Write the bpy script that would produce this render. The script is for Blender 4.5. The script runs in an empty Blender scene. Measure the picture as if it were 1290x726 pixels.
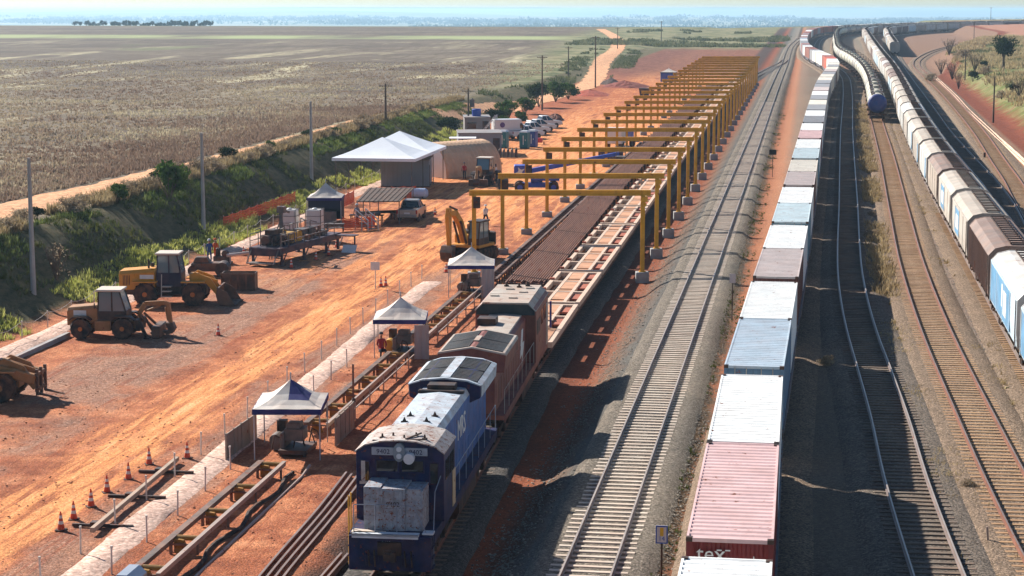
import bpy, math, random
import numpy as np
from mathutils import Vector, Matrix, Quaternion

random.seed(11)
RNG = np.random.default_rng(7)
SC = bpy.context.scene
COL = SC.collection
R = math.radians

# ---------------------------------------------------------------- camera measurements
# site frame: s runs along the main track (away from the camera), t to its right, z = 0 at the rail heads
F = 2508.0                      # focal length in photo pixels (70 mm equivalent)
HC = 18.95                      # camera height over the rail heads
TH = math.atan(371.0 / F)       # downward pitch against the (slightly climbing) yard
A = R(8.45)                     # heading of the main track
SA, CA = math.sin(A), math.cos(A)


def W(s, t, z=0.0):
    return Vector((s * SA + t * CA, s * CA - t * SA, z))


def ST(x, y):
    return x * SA + y * CA, x * CA - y * SA


def at(px, py, z=-1.0):
    """site coordinates (s, t) of a point of known height measured on the photo"""
    u = (px - 645) / F
    v = (py - 363) / F
    dy = math.cos(TH) - v * math.sin(TH)
    dz = -math.sin(TH) - v * math.cos(TH)
    k = (z - HC) / dz
    return ST(u * k, dy * k)


def smooth(a, b, x):
    f = np.clip((np.asarray(x, float) - a) / (b - a), 0, 1)
    return f * f * (3 - 2 * f)


def _hash(ix, iy, seed):
    n = (ix.astype(np.int64) * 374761393 + iy.astype(np.int64) * 668265263 + seed * 1442695041) & 0x7fffffff
    n = ((n ^ (n >> 13)) * 1274126177) & 0x7fffffff
    n = (n ^ (n >> 16)) & 0x7fffffff
    return n / 0x7fffffff


def vnoise(x, y, seed=0):
    x = np.asarray(x, float)
    y = np.asarray(y, float)
    ix = np.floor(x)
    iy = np.floor(y)
    fx = x - ix
    fy = y - iy
    fx = fx * fx * (3 - 2 * fx)
    fy = fy * fy * (3 - 2 * fy)
    a = _hash(ix, iy, seed)
    b = _hash(ix + 1, iy, seed)
    c = _hash(ix, iy + 1, seed)
    d = _hash(ix + 1, iy + 1, seed)
    return (a * (1 - fx) + b * fx) * (1 - fy) + (c * (1 - fx) + d * fx) * fy


def fbm(x, y, seed=0, octv=4):
    r = 0
    a = 0.5
    for k in range(octv):
        r = r + a * vnoise(np.asarray(x) * 2 ** k + 17 * k, np.asarray(y) * 2 ** k - 9 * k, seed + k)
        a *= 0.5
    return r


# ---------------------------------------------------------------- objects
def tag(o, label=None, cat=None, group=None, kind=None):
    if label:
        o['label'] = label
    if cat:
        o['category'] = cat
    if group:
        o['group'] = group
    if kind:
        o['kind'] = kind
    return o


def thing(name, label, cat, s, t, z=0.0, yaw=0.0, group=None):
    """Empty at the base of a thing; local +y points along the track, turned clockwise by yaw (rad)"""
    o = bpy.data.objects.new(name, None)
    o.empty_display_size = 0.3
    COL.objects.link(o)
    o.location = W(s, t, z)
    o.rotation_euler = (0, 0, -A - yaw)
    return tag(o, label, cat, group)


def copy_tree(o, parent=None, mats=None):
    c = o.copy()
    COL.objects.link(c)
    if parent is not None:
        c.parent = parent
    if mats:
        for sl in c.material_slots if c.type in ('MESH', 'FONT') else ():
            if sl.material and sl.material.name in mats:
                m = mats[sl.material.name]
                sl.link = 'OBJECT'
                sl.material = m
    for ch in list(o.children):
        copy_tree(ch, c, mats)
    return c


def place(o, s, t, z=0.0, yaw=0.0, label=None, group=None):
    o.location = W(s, t, z)
    o.rotation_euler = (0, 0, -A - yaw)
    if label:
        o['label'] = label
    if group:
        o['group'] = group
    return o


class MB:
    """collects shapes and links them as ONE mesh object"""

    def __init__(self):
        self.v = []
        self.f = []
        self.m = []

    def add(self, vs, fs, m=0):
        b = len(self.v)
        self.v.extend([tuple(p) for p in vs])
        for f in fs:
            self.f.append(tuple(b + i for i in f))
            self.m.append(m)
        return self

    def box(self, x0, x1, y0, y1, z0, z1, m=0):
        vs = [(x, y, z) for z in (z0, z1) for y in (y0, y1) for x in (x0, x1)]
        return self.add(vs, [(0, 2, 3, 1), (4, 5, 7, 6), (0, 1, 5, 4), (2, 6, 7, 3), (0, 4, 6, 2), (1, 3, 7, 5)], m)

    def cbox(self, c, d, m=0):
        return self.box(c[0] - d[0] / 2, c[0] + d[0] / 2, c[1] - d[1] / 2, c[1] + d[1] / 2, c[2] - d[2] / 2, c[2] + d[2] / 2, m)

    def bar(self, p, q, w, h=None, m=0):
        p = Vector(p)
        q = Vector(q)
        h = h or w
        d = (q - p).normalized()
        up = Vector((0, 0, 1)) if abs(d.z) < 0.95 else Vector((0, 1, 0))
        sx = d.cross(up).normalized() * w / 2
        sz = sx.cross(d).normalized() * h / 2
        vs = []
        for c in (p, q):
            vs += [c - sx - sz, c + sx - sz, c + sx + sz, c - sx + sz]
        return self.add(vs, [(0, 1, 2, 3), (7, 6, 5, 4), (0, 4, 5, 1), (1, 5, 6, 2), (2, 6, 7, 3), (3, 7, 4, 0)], m)

    def cyl(self, p, q, r0, r1=None, n=12, m=0, caps=True):
        r1 = r0 if r1 is None else r1
        p = Vector(p)
        q = Vector(q)
        d = (q - p).normalized()
        up = Vector((0, 0, 1)) if abs(d.z) < 0.95 else Vector((0, 1, 0))
        a = d.cross(up).normalized()
        b = a.cross(d).normalized()
        vs = []
        for c, r in ((p, r0), (q, r1)):
            for k in range(n):
                w = 2 * math.pi * k / n
                vs.append(c + a * math.cos(w) * r + b * math.sin(w) * r)
        fs = [(k, (k + 1) % n, n + (k + 1) % n, n + k) for k in range(n)]
        if caps:
            fs += [tuple(range(n - 1, -1, -1)), tuple(range(n, 2 * n))]
        return self.add(vs, fs, m)

    def loft(self, rings, m=0, caps=True, closed=True):
        n = len(rings[0])
        vs = [p for r in rings for p in r]
        fs = []
        for i in range(len(rings) - 1):
            for k in range(n if closed else n - 1):
                a = i * n + k
                b = i * n + (k + 1) % n
                fs.append((a, b, b + n, a + n))
        if caps and closed:
            fs += [tuple(range(n - 1, -1, -1)), tuple(range((len(rings) - 1) * n, len(rings) * n))]
        return self.add(vs, fs, m)

    def prism(self, poly, axis, a, b, m=0):
        """2D polygon extruded along axis: 'x' poly=(y,z), 'y' poly=(x,z), 'z' poly=(x,y)"""
        def P(u, v, w):
            return {'x': (w, u, v), 'y': (u, w, v), 'z': (u, v, w)}[axis]
        return self.loft([[P(u, v, a) for u, v in poly], [P(u, v, b) for u, v in poly]], m)

    def tube(self, pts, r, n=6, m=0):
        for p, q in zip(pts, pts[1:]):
            self.cyl(p, q, r, r, n, m)
        return self

    def build(self, name, mats, parent=None, smooth=False, bevel=0.0):
        me = bpy.data.meshes.new(name)
        me.from_pydata(self.v, [], self.f)
        for m in (mats if isinstance(mats, (list, tuple)) else [mats]):
            me.materials.append(m)
        if any(self.m):
            me.polygons.foreach_set('material_index', self.m)
        import bmesh
        bm = bmesh.new()
        bm.from_mesh(me)
        bmesh.ops.recalc_face_normals(bm, faces=bm.faces)
        bm.to_mesh(me)
        bm.free()
        if smooth:
            me.polygons.foreach_set('use_smooth', [True] * len(me.polygons))
        me.update()
        o = bpy.data.objects.new(name, me)
        COL.objects.link(o)
        if parent is not None:
            o.parent = parent
        if bevel:
            mod = o.modifiers.new('Bevel', 'BEVEL')
            mod.width = bevel
            mod.segments = 1
            mod.limit_method = 'ANGLE'
            mod.angle_limit = R(50)
        return o


def raw_mesh(name, verts, faces, mat, parent=None, smooth=False):
    me = bpy.data.meshes.new(name)
    verts = np.asarray(verts, np.float32)
    faces = np.asarray(faces, np.int32)
    k = faces.shape[1]
    me.vertices.add(len(verts))
    me.vertices.foreach_set('co', verts.ravel())
    me.loops.add(faces.size)
    me.loops.foreach_set('vertex_index', faces.ravel())
    me.polygons.add(len(faces))
    me.polygons.foreach_set('loop_start', np.arange(0, faces.size, k, dtype=np.int32))
    me.polygons.foreach_set('loop_total', np.full(len(faces), k, np.int32))
    if smooth:
        me.polygons.foreach_set('use_smooth', np.ones(len(faces), bool))
    for m in (mat if isinstance(mat, (list, tuple)) else [mat]):
        me.materials.append(m)
    me.update(calc_edges=True)
    me.validate()
    o = bpy.data.objects.new(name, me)
    COL.objects.link(o)
    if parent is not None:
        o.parent = parent
    return o


def text(s, size, mat, parent, loc, rot, name='lettering', ext=0.006, align='CENTER', serif=()):
    """raised lettering as a real mesh"""
    cu = bpy.data.curves.new(name, 'FONT')
    cu.body = s
    cu.size = size
    cu.extrude = ext
    cu.align_x = align
    cu.resolution_u = 2
    tmp = bpy.data.objects.new('tmp', cu)
    COL.objects.link(tmp)
    me = bpy.data.meshes.new_from_object(tmp.evaluated_get(bpy.context.evaluated_depsgraph_get()))
    bpy.data.objects.remove(tmp)
    bpy.data.curves.remove(cu)
    if serif:
        import bmesh
        bm = bmesh.new()
        bm.from_mesh(me)
        for a, b, z in serif:
            r = bmesh.ops.create_cube(bm, size=1.0)
            for v in r['verts']:
                v.co = Vector(((a + b) / 2 + v.co.x * (b - a), z + .02 + v.co.y * .035, v.co.z * (2 * ext + .002)))
        bm.to_mesh(me)
        bm.free()
    me.materials.clear()
    me.materials.append(mat)
    me.name = name
    o = bpy.data.objects.new(name, me)
    COL.objects.link(o)
    o.parent = parent
    o.location = loc
    o.rotation_euler = rot
    return o


# ---------------------------------------------------------------- materials
def lin(r, g, b):
    f = lambda c: (c / 255) / 12.92 if c <= 10.3 else ((c / 255 + 0.055) / 1.055) ** 2.4
    return (f(r), f(g), f(b), 1.0)


class NT:
    def __init__(self, m):
        m.use_nodes = True
        self.t = m.node_tree
        self.t.nodes.clear()

    def n(self, typ, **kw):
        nd = self.t.nodes.new(typ)
        for k, v in kw.items():
            if hasattr(nd, k) and k not in nd.inputs:
                setattr(nd, k, v)
            else:
                self.set(nd, k, v)
        return nd

    def set(self, nd, k, v):
        i = nd.inputs[int(k[1:])] if (k[0] == 'i' and k[1:].isdigit()) else nd.inputs[k]
        if isinstance(v, bpy.types.NodeSocket):
            self.t.links.new(v, i)
        else:
            i.default_value = v

    def mix(self, f, a, b, typ='MIX'):
        nd = self.t.nodes.new('ShaderNodeMix')
        nd.data_type = 'RGBA'
        nd.blend_type = typ
        for k, v in ((0, f), (6, a), (7, b)):
            if isinstance(v, bpy.types.NodeSocket):
                self.t.links.new(v, nd.inputs[k])
            else:
                nd.inputs[k].default_value = v
        return nd.outputs[2]

    def math(self, op, a, b=0.0, c=0.0, clamp=False):
        nd = self.t.nodes.new('ShaderNodeMath')
        nd.operation = op
        nd.use_clamp = clamp
        for k, v in enumerate((a, b, c)):
            if isinstance(v, bpy.types.NodeSocket):
                self.t.links.new(v, nd.inputs[k])
            else:
                nd.inputs[k].default_value = v
        return nd.outputs[0]

    def noise(self, vec, scale, detail=4, rough=0.6, dist=0.0, stretch=None):
        if stretch:
            mp = self.n('ShaderNodeMapping')
            self.set(mp, 'Vector', vec)
            mp.inputs['Scale'].default_value = stretch
            vec = mp.outputs[0]
        nd = self.n('ShaderNodeTexNoise')
        self.set(nd, 'Vector', vec)
        self.set(nd, 'Scale', scale)
        self.set(nd, 'Detail', detail)
        self.set(nd, 'Roughness', rough)
        self.set(nd, 'Distortion', dist)
        return nd.outputs[0]

    def stones(self, vec, scale, lo=.55, hi=1.5):
        """every pebble its own tone"""
        nd = self.t.nodes.new('ShaderNodeTexVoronoi')
        self.set(nd, 'Vector', vec)
        self.set(nd, 'Scale', scale)
        sp = self.n('ShaderNodeSeparateColor')
        self.t.links.new(nd.outputs['Color'], sp.inputs[0])
        return self.ramp(sp.outputs[0], [(0.0, (lo, lo, lo, 1)), (0.55, (1, 1, 1, 1)), (1.0, (hi, hi, hi, 1))]), nd.outputs['Distance']

    def ramp(self, fac, stops, interp='LINEAR'):
        nd = self.t.nodes.new('ShaderNodeValToRGB')
        cr = nd.color_ramp
        cr.interpolation = interp
        while len(cr.elements) < len(stops):
            cr.elements.new(0.5)
        for e, (p, c) in zip(cr.elements, stops):
            e.position = p
            e.color = c
        self.set(nd, 'Fac', fac)
        return nd.outputs[0]

    def rng(self, v, a, b, c=0.0, d=1.0, smoothstep=True):
        nd = self.t.nodes.new('ShaderNodeMapRange')
        nd.interpolation_type = 'SMOOTHSTEP' if smoothstep else 'LINEAR'
        for k, x in ((0, v), (1, a), (2, b), (3, c), (4, d)):
            if isinstance(x, bpy.types.NodeSocket):
                self.t.links.new(x, nd.inputs[k])
            else:
                nd.inputs[k].default_value = x
        return nd.outputs[0]

    def coord(self, which='Object'):
        return self.n('ShaderNodeTexCoord').outputs[which]

    def finish(self, color, rough=0.7, metal=0.0, bump=None, bstr=0.3, bdist=0.05, spec=0.3, alpha=None):
        p = self.n('ShaderNodeBsdfPrincipled')
        self.set(p, 'Base Color', color)
        self.set(p, 'Roughness', rough)
        self.set(p, 'Metallic', metal)
        self.set(p, 'Specular IOR Level', spec)
        if alpha is not None:
            self.set(p, 'Alpha', alpha)
        if bump is not None:
            b = self.n('ShaderNodeBump')
            self.set(b, 'Height', bump)
            self.set(b, 'Strength', bstr)
            self.set(b, 'Distance', bdist)
            self.set(p, 'Normal', b.outputs[0])
        o = self.n('ShaderNodeOutputMaterial')
        self.t.links.new(p.outputs[0], o.inputs[0])


MATS = {}


def sc(c, k):
    return (min(c[0] * k, 1), min(c[1] * k, 1), min(c[2] * k, 1), 1)


RUST = lin(120, 62, 38)
DUST = lin(176, 120, 86)


def paint(name, rgb, rough=0.55, metal=0.0, var=0.18, scale=1.2, rust=0.0, dust=0.0, rand=0.0, streak=0.0, spec=0.3, bump=0.0):
    """worn paint: tone variation, optional rust blotches, dust film and vertical streaks"""
    if name in MATS:
        return MATS[name]
    m = bpy.data.materials.new(name)
    t = NT(m)
    c = lin(*rgb)
    co = t.coord()
    info = t.n('ShaderNodeObjectInfo')
    off = t.n('ShaderNodeVectorMath', operation='MULTIPLY_ADD')
    t.set(off, 'i0', info.outputs['Random'])
    t.set(off, 'i1', (37.0, 53.0, 29.0))
    t.set(off, 'i2', co)
    v = off.outputs[0]
    n1 = t.noise(v, scale, 5, 0.65)
    col = t.mix(t.rng(n1, 0.3, 0.7), sc(c, 1 - var), sc(c, 1 + var))
    if rand:
        k = t.math('MULTIPLY_ADD', info.outputs['Random'], 2 * rand, 1 - rand)
        col = t.mix(1.0, col, t.n('ShaderNodeCombineColor', Red=k, Green=k, Blue=k).outputs[0], 'MULTIPLY')
    if streak:
        n3 = t.noise(v, 2.2, 3, 0.6, stretch=(2.0, 2.0, 0.12))
        col = t.mix(t.math('MULTIPLY', t.rng(n3, 0.5, 0.75), streak), col, sc(c, 0.45))
    if dust:
        n2 = t.noise(v, scale * 0.7 + 0.3, 4, 0.6)
        col = t.mix(t.math('MULTIPLY', t.rng(n2, 0.3, 0.75), dust), col, DUST)
    rg = rough
    if rust:
        n4 = t.noise(v, scale * 2.3, 8, 0.72)
        mk = t.rng(n4, 0.62 - rust * 0.25, 0.70 - rust * 0.2)
        col = t.mix(mk, col, RUST)
        rg = t.math('MULTIPLY_ADD', mk, 0.3, rough, clamp=True)
    bmp = t.noise(v, 35, 3) if bump else None
    t.finish(col, rg, metal, bmp, bump or 0.1, 0.02, spec)
    MATS[name] = m
    return m


def glass(name, rgb=(40, 52, 60), rough=0.08):
    if name in MATS:
        return MATS[name]
    m = bpy.data.materials.new(name)
    t = NT(m)
    t.finish(lin(*rgb), rough, 0.0, spec=0.8)
    MATS[name] = m
    return m


# ---------------------------------------------------------------- track lines
class Path:
    def __init__(self, pts, step=1.0):
        p = np.array(pts, float)
        P = np.vstack([2 * p[0] - p[1], p, 2 * p[-1] - p[-2]])
        # centripetal-like cubic through the points (monotone in s, so interpolate t over arc parameter)
        d = np.r_[0, np.cumsum(np.hypot(*(p[1:] - p[:-1]).T))]
        m = np.zeros_like(p)
        for i in range(len(p)):
            if i == 0:
                m[i] = (p[1] - p[0]) / (d[1] - d[0])
            elif i == len(p) - 1:
                m[i] = (p[-1] - p[-2]) / (d[-1] - d[-2])
            else:
                a = (p[i] - p[i - 1]) / (d[i] - d[i - 1])
                b = (p[i + 1] - p[i]) / (d[i + 1] - d[i])
                wa, wb = d[i + 1] - d[i], d[i] - d[i - 1]
                m[i] = (a * wa + b * wb) / (wa + wb)
        out = []
        for i in range(len(p) - 1):
            h = d[i + 1] - d[i]
            n = max(2, int(h / step))
            u = np.arange(n)[:, None] / n
            out.append((2 * u**3 - 3 * u**2 + 1) * p[i] + (u**3 - 2 * u**2 + u) * h * m[i] + (-2 * u**3 + 3 * u**2) * p[i + 1] + (u**3 - u**2) * h * m[i + 1])
        out.append(p[-1:])
        self.p = np.vstack(out)
        self.d = np.r_[0, np.cumsum(np.hypot(*(self.p[1:] - self.p[:-1]).T))]
        self.L = self.d[-1]

    def pos(self, d):
        return np.stack([np.interp(d, self.d, self.p[:, 0]), np.interp(d, self.d, self.p[:, 1])], -1)

    def head(self, d):
        """unit direction (ds, dt)"""
        a = self.pos(np.asarray(d, float) - 0.6)
        b = self.pos(np.asarray(d, float) + 0.6)
        v = b - a
        return v / np.linalg.norm(v, axis=-1, keepdims=True)

    def at_s(self, s):
        return float(np.interp(s, self.p[:, 0], self.d))

    def t(self, s):
        return float(np.interp(s, self.p[:, 0], self.p[:, 1]))


def arc(off, s0=865.0, t0=0.6, Rr=450.0, a0=1.0, a1=62.0, n=12):
    """far right-hand bend: points at radius Rr-off round the common centre"""
    out = []
    for k in range(n):
        w = R(a0 + (a1 - a0) * k / (n - 1))
        out.append((s0 + (Rr - off) * math.sin(w), t0 + Rr - (Rr - off) * math.cos(w)))
    return out


PK = Path([(20, -1.9), (40, -1.9), (54, -1.92), (66, -1.95), (79, -2.0), (93, -1.8), (105, -1.6), (120, -1.3), (146, -.86), (172, -.45), (214, .19), (245, .65), (295, 1.45), (360, 2.7), (410, 4.4), (443, 5.3), (470, 5.3), (500, 4.4), (535, 2.4), (573, .2), (610, -1.2), (650, -1.85), (750, -1.9), (810, -1.0)] + arc(0, t0=.6))
PM = Path([(30, -6.95), (150, -6.95), (300, -6.95), (450, -6.9), (560, -6.7), (650, -6.9), (750, -6.6), (810, -5.6)] + arc(-4.6, t0=.6))
PA = Path([(40, 5.8), (52, 5.2), (65, 4.6), (78, 4.15), (90, 3.95), (101, 3.65), (113, 3.3), (127, 3.1), (140, 3.1), (152, 3.25), (181, 3.75), (230, 4.5), (274, 5.2), (367, 7.0), (414, 7.75), (457, 8.2), (500, 7.6), (535, 6.2), (573, 4.4), (610, 3.1), (650, 2.6), (750, 2.6), (810, 3.4)] + arc(4.4, t0=.6))
PB = Path([(45, 9.2), (60, 8.75), (70, 8.35), (80, 8.05), (90, 7.85), (112, 7.5), (140, 7.5), (177, 8.1), (235, 9.2), (300, 10.15), (383, 11.6), (430, 11.9), (470, 11.6), (519, 10.4), (560, 8.9), (600, 8.4), (655, 8.8), (750, 9.6), (810, 10.6)] + arc(11.5, t0=.6))
PC = Path([(50, 11.9), (80, 12.0), (107, 12.1), (145, 12.35), (172, 12.5), (199, 12.7), (237, 13.2), (276, 13.9), (343, 15.4), (419, 16.9), (540, 18.4), (694, 20.6), (800, 22.3)] + arc(23.1, t0=.6, a0=2))
PD = Path([(120, 15.6), (140, 16.0), (167, 17.1), (185, 17.9), (200, 18.3), (233, 18.5), (276, 18.8), (340, 20), (450, 22), (560, 24.3), (647, 26.4), (750, 29), (820, 31.2)] + arc(32, t0=.6, a0=2))
PE = Path([(140, 18.3), (165, 18.9), (181, 19.6), (195, 20.2), (205, 20.7), (233, 21.7), (276, 23.3), (340, 25), (400, 26.2), (480, 27.2), (540, 28.2), (579, 30.2), (624, 34.2), (666, 38.9), (720, 46.5), (780, 57), (840, 70)])
PL = Path([(40, -13.55), (65, -13.75), (80, -14.15), (90, -14.5), (100, -14.8), (115, -15.0), (140, -15.1), (190, -15.4), (300, -15.7), (430, -15.2), (470, -13.4), (520, -9.9), (560, -7.6), (590, -7.0)])
# ================================================================ terrain
def zbank(s):
    return np.interp(s, [60, 200, 260, 330, 420, 600, 2000], [3.0, 3.0, 2.4, 1.3, 0.4, 0.2, 0.2])


def tbank(s):
    """foot of the cut slope"""
    return np.interp(s, [60, 220, 260, 300, 340, 420, 600], [-46.0, -46.0, -47.5, -49.5, -50.5, -52, -56])


_TR = np.vstack([p.p[::6] for p in (PK, PB, PC, PD, PE)])


def track_dist(s, t):
    s = np.asarray(s, float)
    t = np.asarray(t, float)
    out = np.full(s.shape, 1e9)
    flat_s, flat_t, o = s.ravel(), t.ravel(), out.ravel()
    sel = np.where((flat_t > 12) & (flat_t < 420) & (flat_s > 40) & (flat_s < 1500))[0]
    for i in range(0, len(sel), 4000):
        k = sel[i:i + 4000]
        d = (flat_s[k, None] - _TR[None, :, 0]) ** 2 + (flat_t[k, None] - _TR[None, :, 1]) ** 2
        o[k] = np.sqrt(d.min(1))
    return o.reshape(s.shape)


def H(s, t, rough=True):
    s = np.asarray(s, float)
    t = np.asarray(t, float)
    zb = zbank(s)
    tb = tbank(s)
    zy = -1.0 + smooth(330, 520, s) * 0.5
    # left of the trains: field, road shelf, cut slope, yard
    wob = (fbm(s * 0.11, t * 0 + 3.1, 5) - 0.45) * 2.2
    f = smooth(tb - 7.2 + wob, tb + 0.4 + wob * 0.4, t)
    z = zb * (1 - f) + zy * f
    # low strip of the loading track
    low = smooth(-16.9, -16.0, t) * (1 - smooth(425, 540, s))
    z = z * (1 - low) + (-1.3) * low
    # main track bench and the yard on the right
    m = smooth(-11.0, -9.1, t)
    gut = smooth(-5.0, -4.3, t) * (1 - smooth(-3.6, -2.6, t))
    z = z * (1 - m) + (-0.36 - 0.24 * gut) * m
    # grassy plateau right of the outermost track
    d = track_dist(s, t)
    right = smooth(5.0, 11.0, d) * (t > 16)
    # nothing rises inside the fan of tracks
    te = np.interp(s, PE.p[:, 0], PE.p[:, 1])
    right = right * smooth(1.0, 3.0, t - te)
    z = z + right * (2.3 + 0.9 * fbm(s * 0.02, t * 0.03, 21) + 0.012 * np.clip(t - 35, 0, 150))
    if rough:
        yard = (t < -16.5) & (t > tb - 2)
        a = fbm(s * 0.25, t * 0.8, 31) - 0.47
        b = fbm(s * 1.3, t * 2.3, 37) - 0.47
        k = np.where(yard, 0.16 * a + 0.08 * b, 0.10 * a + 0.05 * b)
        k = np.where(t < tb - 7, 0.28 * (fbm(s * 0.2, t * 0.2, 41) - 0.47), k)
        k = np.where((t > -12.5) & (t < 24), k * 0.3, k)
        z = z + k
    # the plain ends on a low rise, then drops to a hazy basin
    sr = 1040 + np.interp(t, [-300, -60, 40, 400], [0, 0, 130, 180])
    e = smooth(sr, sr + 1700, s)
    zp = -36 - 0.008 * s
    zp = zp + smooth(7500, 13000, s) * (105 * fbm(t / 3600 + 3.3, s / 4200, 51, 4) - 34)
    zp = zp + smooth(17000, 23000, s) * 150 * np.clip(fbm(t / 6500, s / 7000 + 2, 57, 4) - 0.26, 0, 1)
    return z * (1 - e) + zp * e


def grid_values():
    t = [-26000.]
    tl = np.concatenate([-np.geomspace(30000, 66, 70), np.arange(-65, -8, 0.45), np.arange(-8, 32, 0.6), np.geomspace(32.5, 30000, 72)])
    sv = [-60., -20, 20, 40]
    s = 48.0
    while s < 45000:
        sv.append(s)
        s += 0.5 if s < 130 else (0.5 + (s - 130) * 0.0062 if s < 1500 else (s - 1200) * 0.035)
    return np.array(sv), tl


def grid_mesh(name, S, T, Z, mat):
    ns, nt = S.shape
    v = np.stack([T, S, Z], -1).reshape(-1, 3)
    idx = np.arange(ns * nt).reshape(ns, nt)
    f = np.stack([idx[:-1, :-1], idx[:-1, 1:], idx[1:, 1:], idx[1:, :-1]], -1).reshape(-1, 4)
    o = raw_mesh(name, v, f, mat, smooth=True)
    o.rotation_euler = (0, 0, -A)
    return o


def ground_material():
    m = bpy.data.materials.new('ground')
    t = NT(m)
    co = t.coord()
    sx = t.n('ShaderNodeSeparateXYZ')
    t.set(sx, 'i0', co)
    T, S = sx.outputs[0], sx.outputs[1]
    big = t.noise(co, 0.12, 4, 0.6)
    mid = t.noise(co, 0.55, 5, 0.62)
    fine = t.noise(co, 5.5, 5, 0.7)
    grit = t.noise(co, 17.0, 4, 0.75)
    lane = t.noise(co, 0.8, 5, 0.62, 0.4, stretch=(1.0, 0.10, 1.0))
    lane2 = t.noise(co, 2.6, 4, 0.6, 0.3, stretch=(1.0, 0.07, 1.0))
    ctr = lambda n, k: t.math('MULTIPLY', t.math('SUBTRACT', n, 0.5), k)
    # --- yard: red earth, paler driven lanes, grey gravel
    earth = t.ramp(mid, [(0.28, lin(126, 70, 46)), (0.45, lin(154, 90, 60)), (0.58, lin(178, 112, 76)), (0.75, lin(202, 138, 98))])
    gravel = t.ramp(fine, [(0.25, lin(98, 76, 64)), (0.5, lin(142, 112, 94)), (0.75, lin(180, 150, 130))])
    bright = t.ramp(lane2, [(0.3, lin(198, 118, 68)), (0.55, lin(220, 148, 92)), (0.75, lin(230, 172, 120))])
    Tw = t.math('ADD', T, ctr(lane, 7.0))
    gm = t.math('MAXIMUM', t.rng(t.math('ABSOLUTE', t.math('ADD', Tw, 36.4)), 4.2, 2.4), t.math('MULTIPLY', t.rng(t.math('ABSOLUTE', t.math('ADD', Tw, 25.6)), 2.2, 1.0), 0.85))
    gm = t.math('MULTIPLY', gm, t.rng(S, 172, 135))
    gm = t.math('MULTIPLY', gm, t.rng(big, 0.36, 0.5))
    yard = t.mix(t.math('MULTIPLY', gm, 0.72), earth, gravel)
    bm = t.rng(t.math('ABSOLUTE', t.math('ADD', Tw, 29.6)), 2.3, 0.7)
    bm = t.math('MULTIPLY', bm, t.rng(lane2, 0.30, 0.52))
    bm2 = t.math('MULTIPLY', t.rng(S, 120, 150), t.math('MULTIPLY', t.rng(lane, t.rng(S, 170, 230, 0.44, 0.32), t.rng(S, 170, 230, 0.6, 0.48)), t.rng(T, -43, -38)))
    bm = t.math('MAXIMUM', bm, t.math('MULTIPLY', bm2, 0.9))
    yard = t.mix(t.math('MULTIPLY', bm, 0.95), yard, bright)
    rut = t.math('MULTIPLY', t.rng(t.noise(co, 3.4, 3, 0.55, 0.6, stretch=(1.0, 0.05, 1.0)), 0.53, 0.63), t.rng(lane, 0.4, 0.55))
    yard = t.mix(t.math('MULTIPLY', rut, 0.6), yard, lin(138, 70, 45))
    deep = t.math('MULTIPLY', t.rng(S, 300, 380), t.rng(S, 470, 410))
    yard = t.mix(t.math('MULTIPLY', deep, t.rng(mid, 0.36, 0.52, 0.0, 0.75)), yard, lin(150, 80, 52))
    yard = t.mix(t.math('MULTIPLY', t.rng(S, 420, 520), 0.85), yard, t.mix(t.rng(mid, 0.4, 0.6), lin(92, 56, 46), lin(118, 78, 64)))
    # --- field beyond the dirt road
    fld = t.ramp(t.noise(co, 0.018, 5, 0.62, 1.2), [(0.3, lin(84, 72, 62)), (0.48, lin(104, 90, 76)), (0.6, lin(120, 106, 88)), (0.8, lin(98, 86, 72))])
    sw = t.noise(co, 0.013, 3, 0.5, 2.6, stretch=(2.0, 0.24, 1.0))
    wv = t.math('MULTIPLY', t.rng(sw, 0.54, 0.64), t.rng(sw, 0.78, 0.67))
    wv = t.math('MULTIPLY', wv, t.rng(t.noise(co, 0.05, 4, 0.65, stretch=(1.0, .3, 1.0)), 0.36, 0.6))
    fld = t.mix(t.math('MULTIPLY', t.math('MULTIPLY', wv, 0.95), t.rng(S, 900, 500)), fld, lin(182, 170, 136))
    fld = t.mix(t.math('MULTIPLY', t.math('MULTIPLY', t.rng(t.noise(co, 0.03, 4, .6, 1.0, stretch=(1, .5, 1)), 0.45, 0.6), 0.6), t.rng(S, 480, 300)), fld, lin(150, 136, 110))
    row = t.noise(co, 0.5, 3, 0.6, 0.5, stretch=(1.0, 0.10, 1.0))
    fld = t.mix(t.math('MULTIPLY', t.rng(row, 0.42, 0.66), 0.6), fld, lin(82, 68, 48))
    fld = t.mix(t.math('MULTIPLY', t.rng(t.noise(co, 1.3, 4, 0.7), 0.5, 0.7), t.math('MULTIPLY', t.rng(S, 420, 200), 0.6)), fld, lin(150, 138, 114))
    fld = t.mix(t.math('MULTIPLY', t.rng(t.noise(co, 0.010, 2, 0.5, stretch=(1, .25, 1)), 0.68, 0.72), 0.5), fld, lin(112, 122, 76))
    gl = t.math('MULTIPLY', t.rng(S, 800, 830), t.rng(S, 900, 860))
    fld = t.mix(t.math('MULTIPLY', gl, t.rng(t.noise(co, 0.012, 3, 0.6, stretch=(1, .3, 1)), 0.35, 0.55)), fld, lin(150, 156, 108))
    # --- green waste ground between field and yard far away
    scr = t.ramp(t.noise(co, 0.09, 5, 0.65, 0.5), [(0.3, lin(70, 78, 48)), (0.45, lin(100, 102, 66)), (0.58, lin(142, 132, 98)), (0.72, lin(112, 98, 70))])
    # --- cut slope
    slope = t.ramp(t.noise(co, 1.6, 5, 0.7, stretch=(1.0, 0.5, 1.0)), [(0.3, lin(66, 64, 40)), (0.5, lin(94, 86, 58)), (0.62, lin(112, 96, 68)), (0.8, lin(96, 106, 58))])
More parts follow.
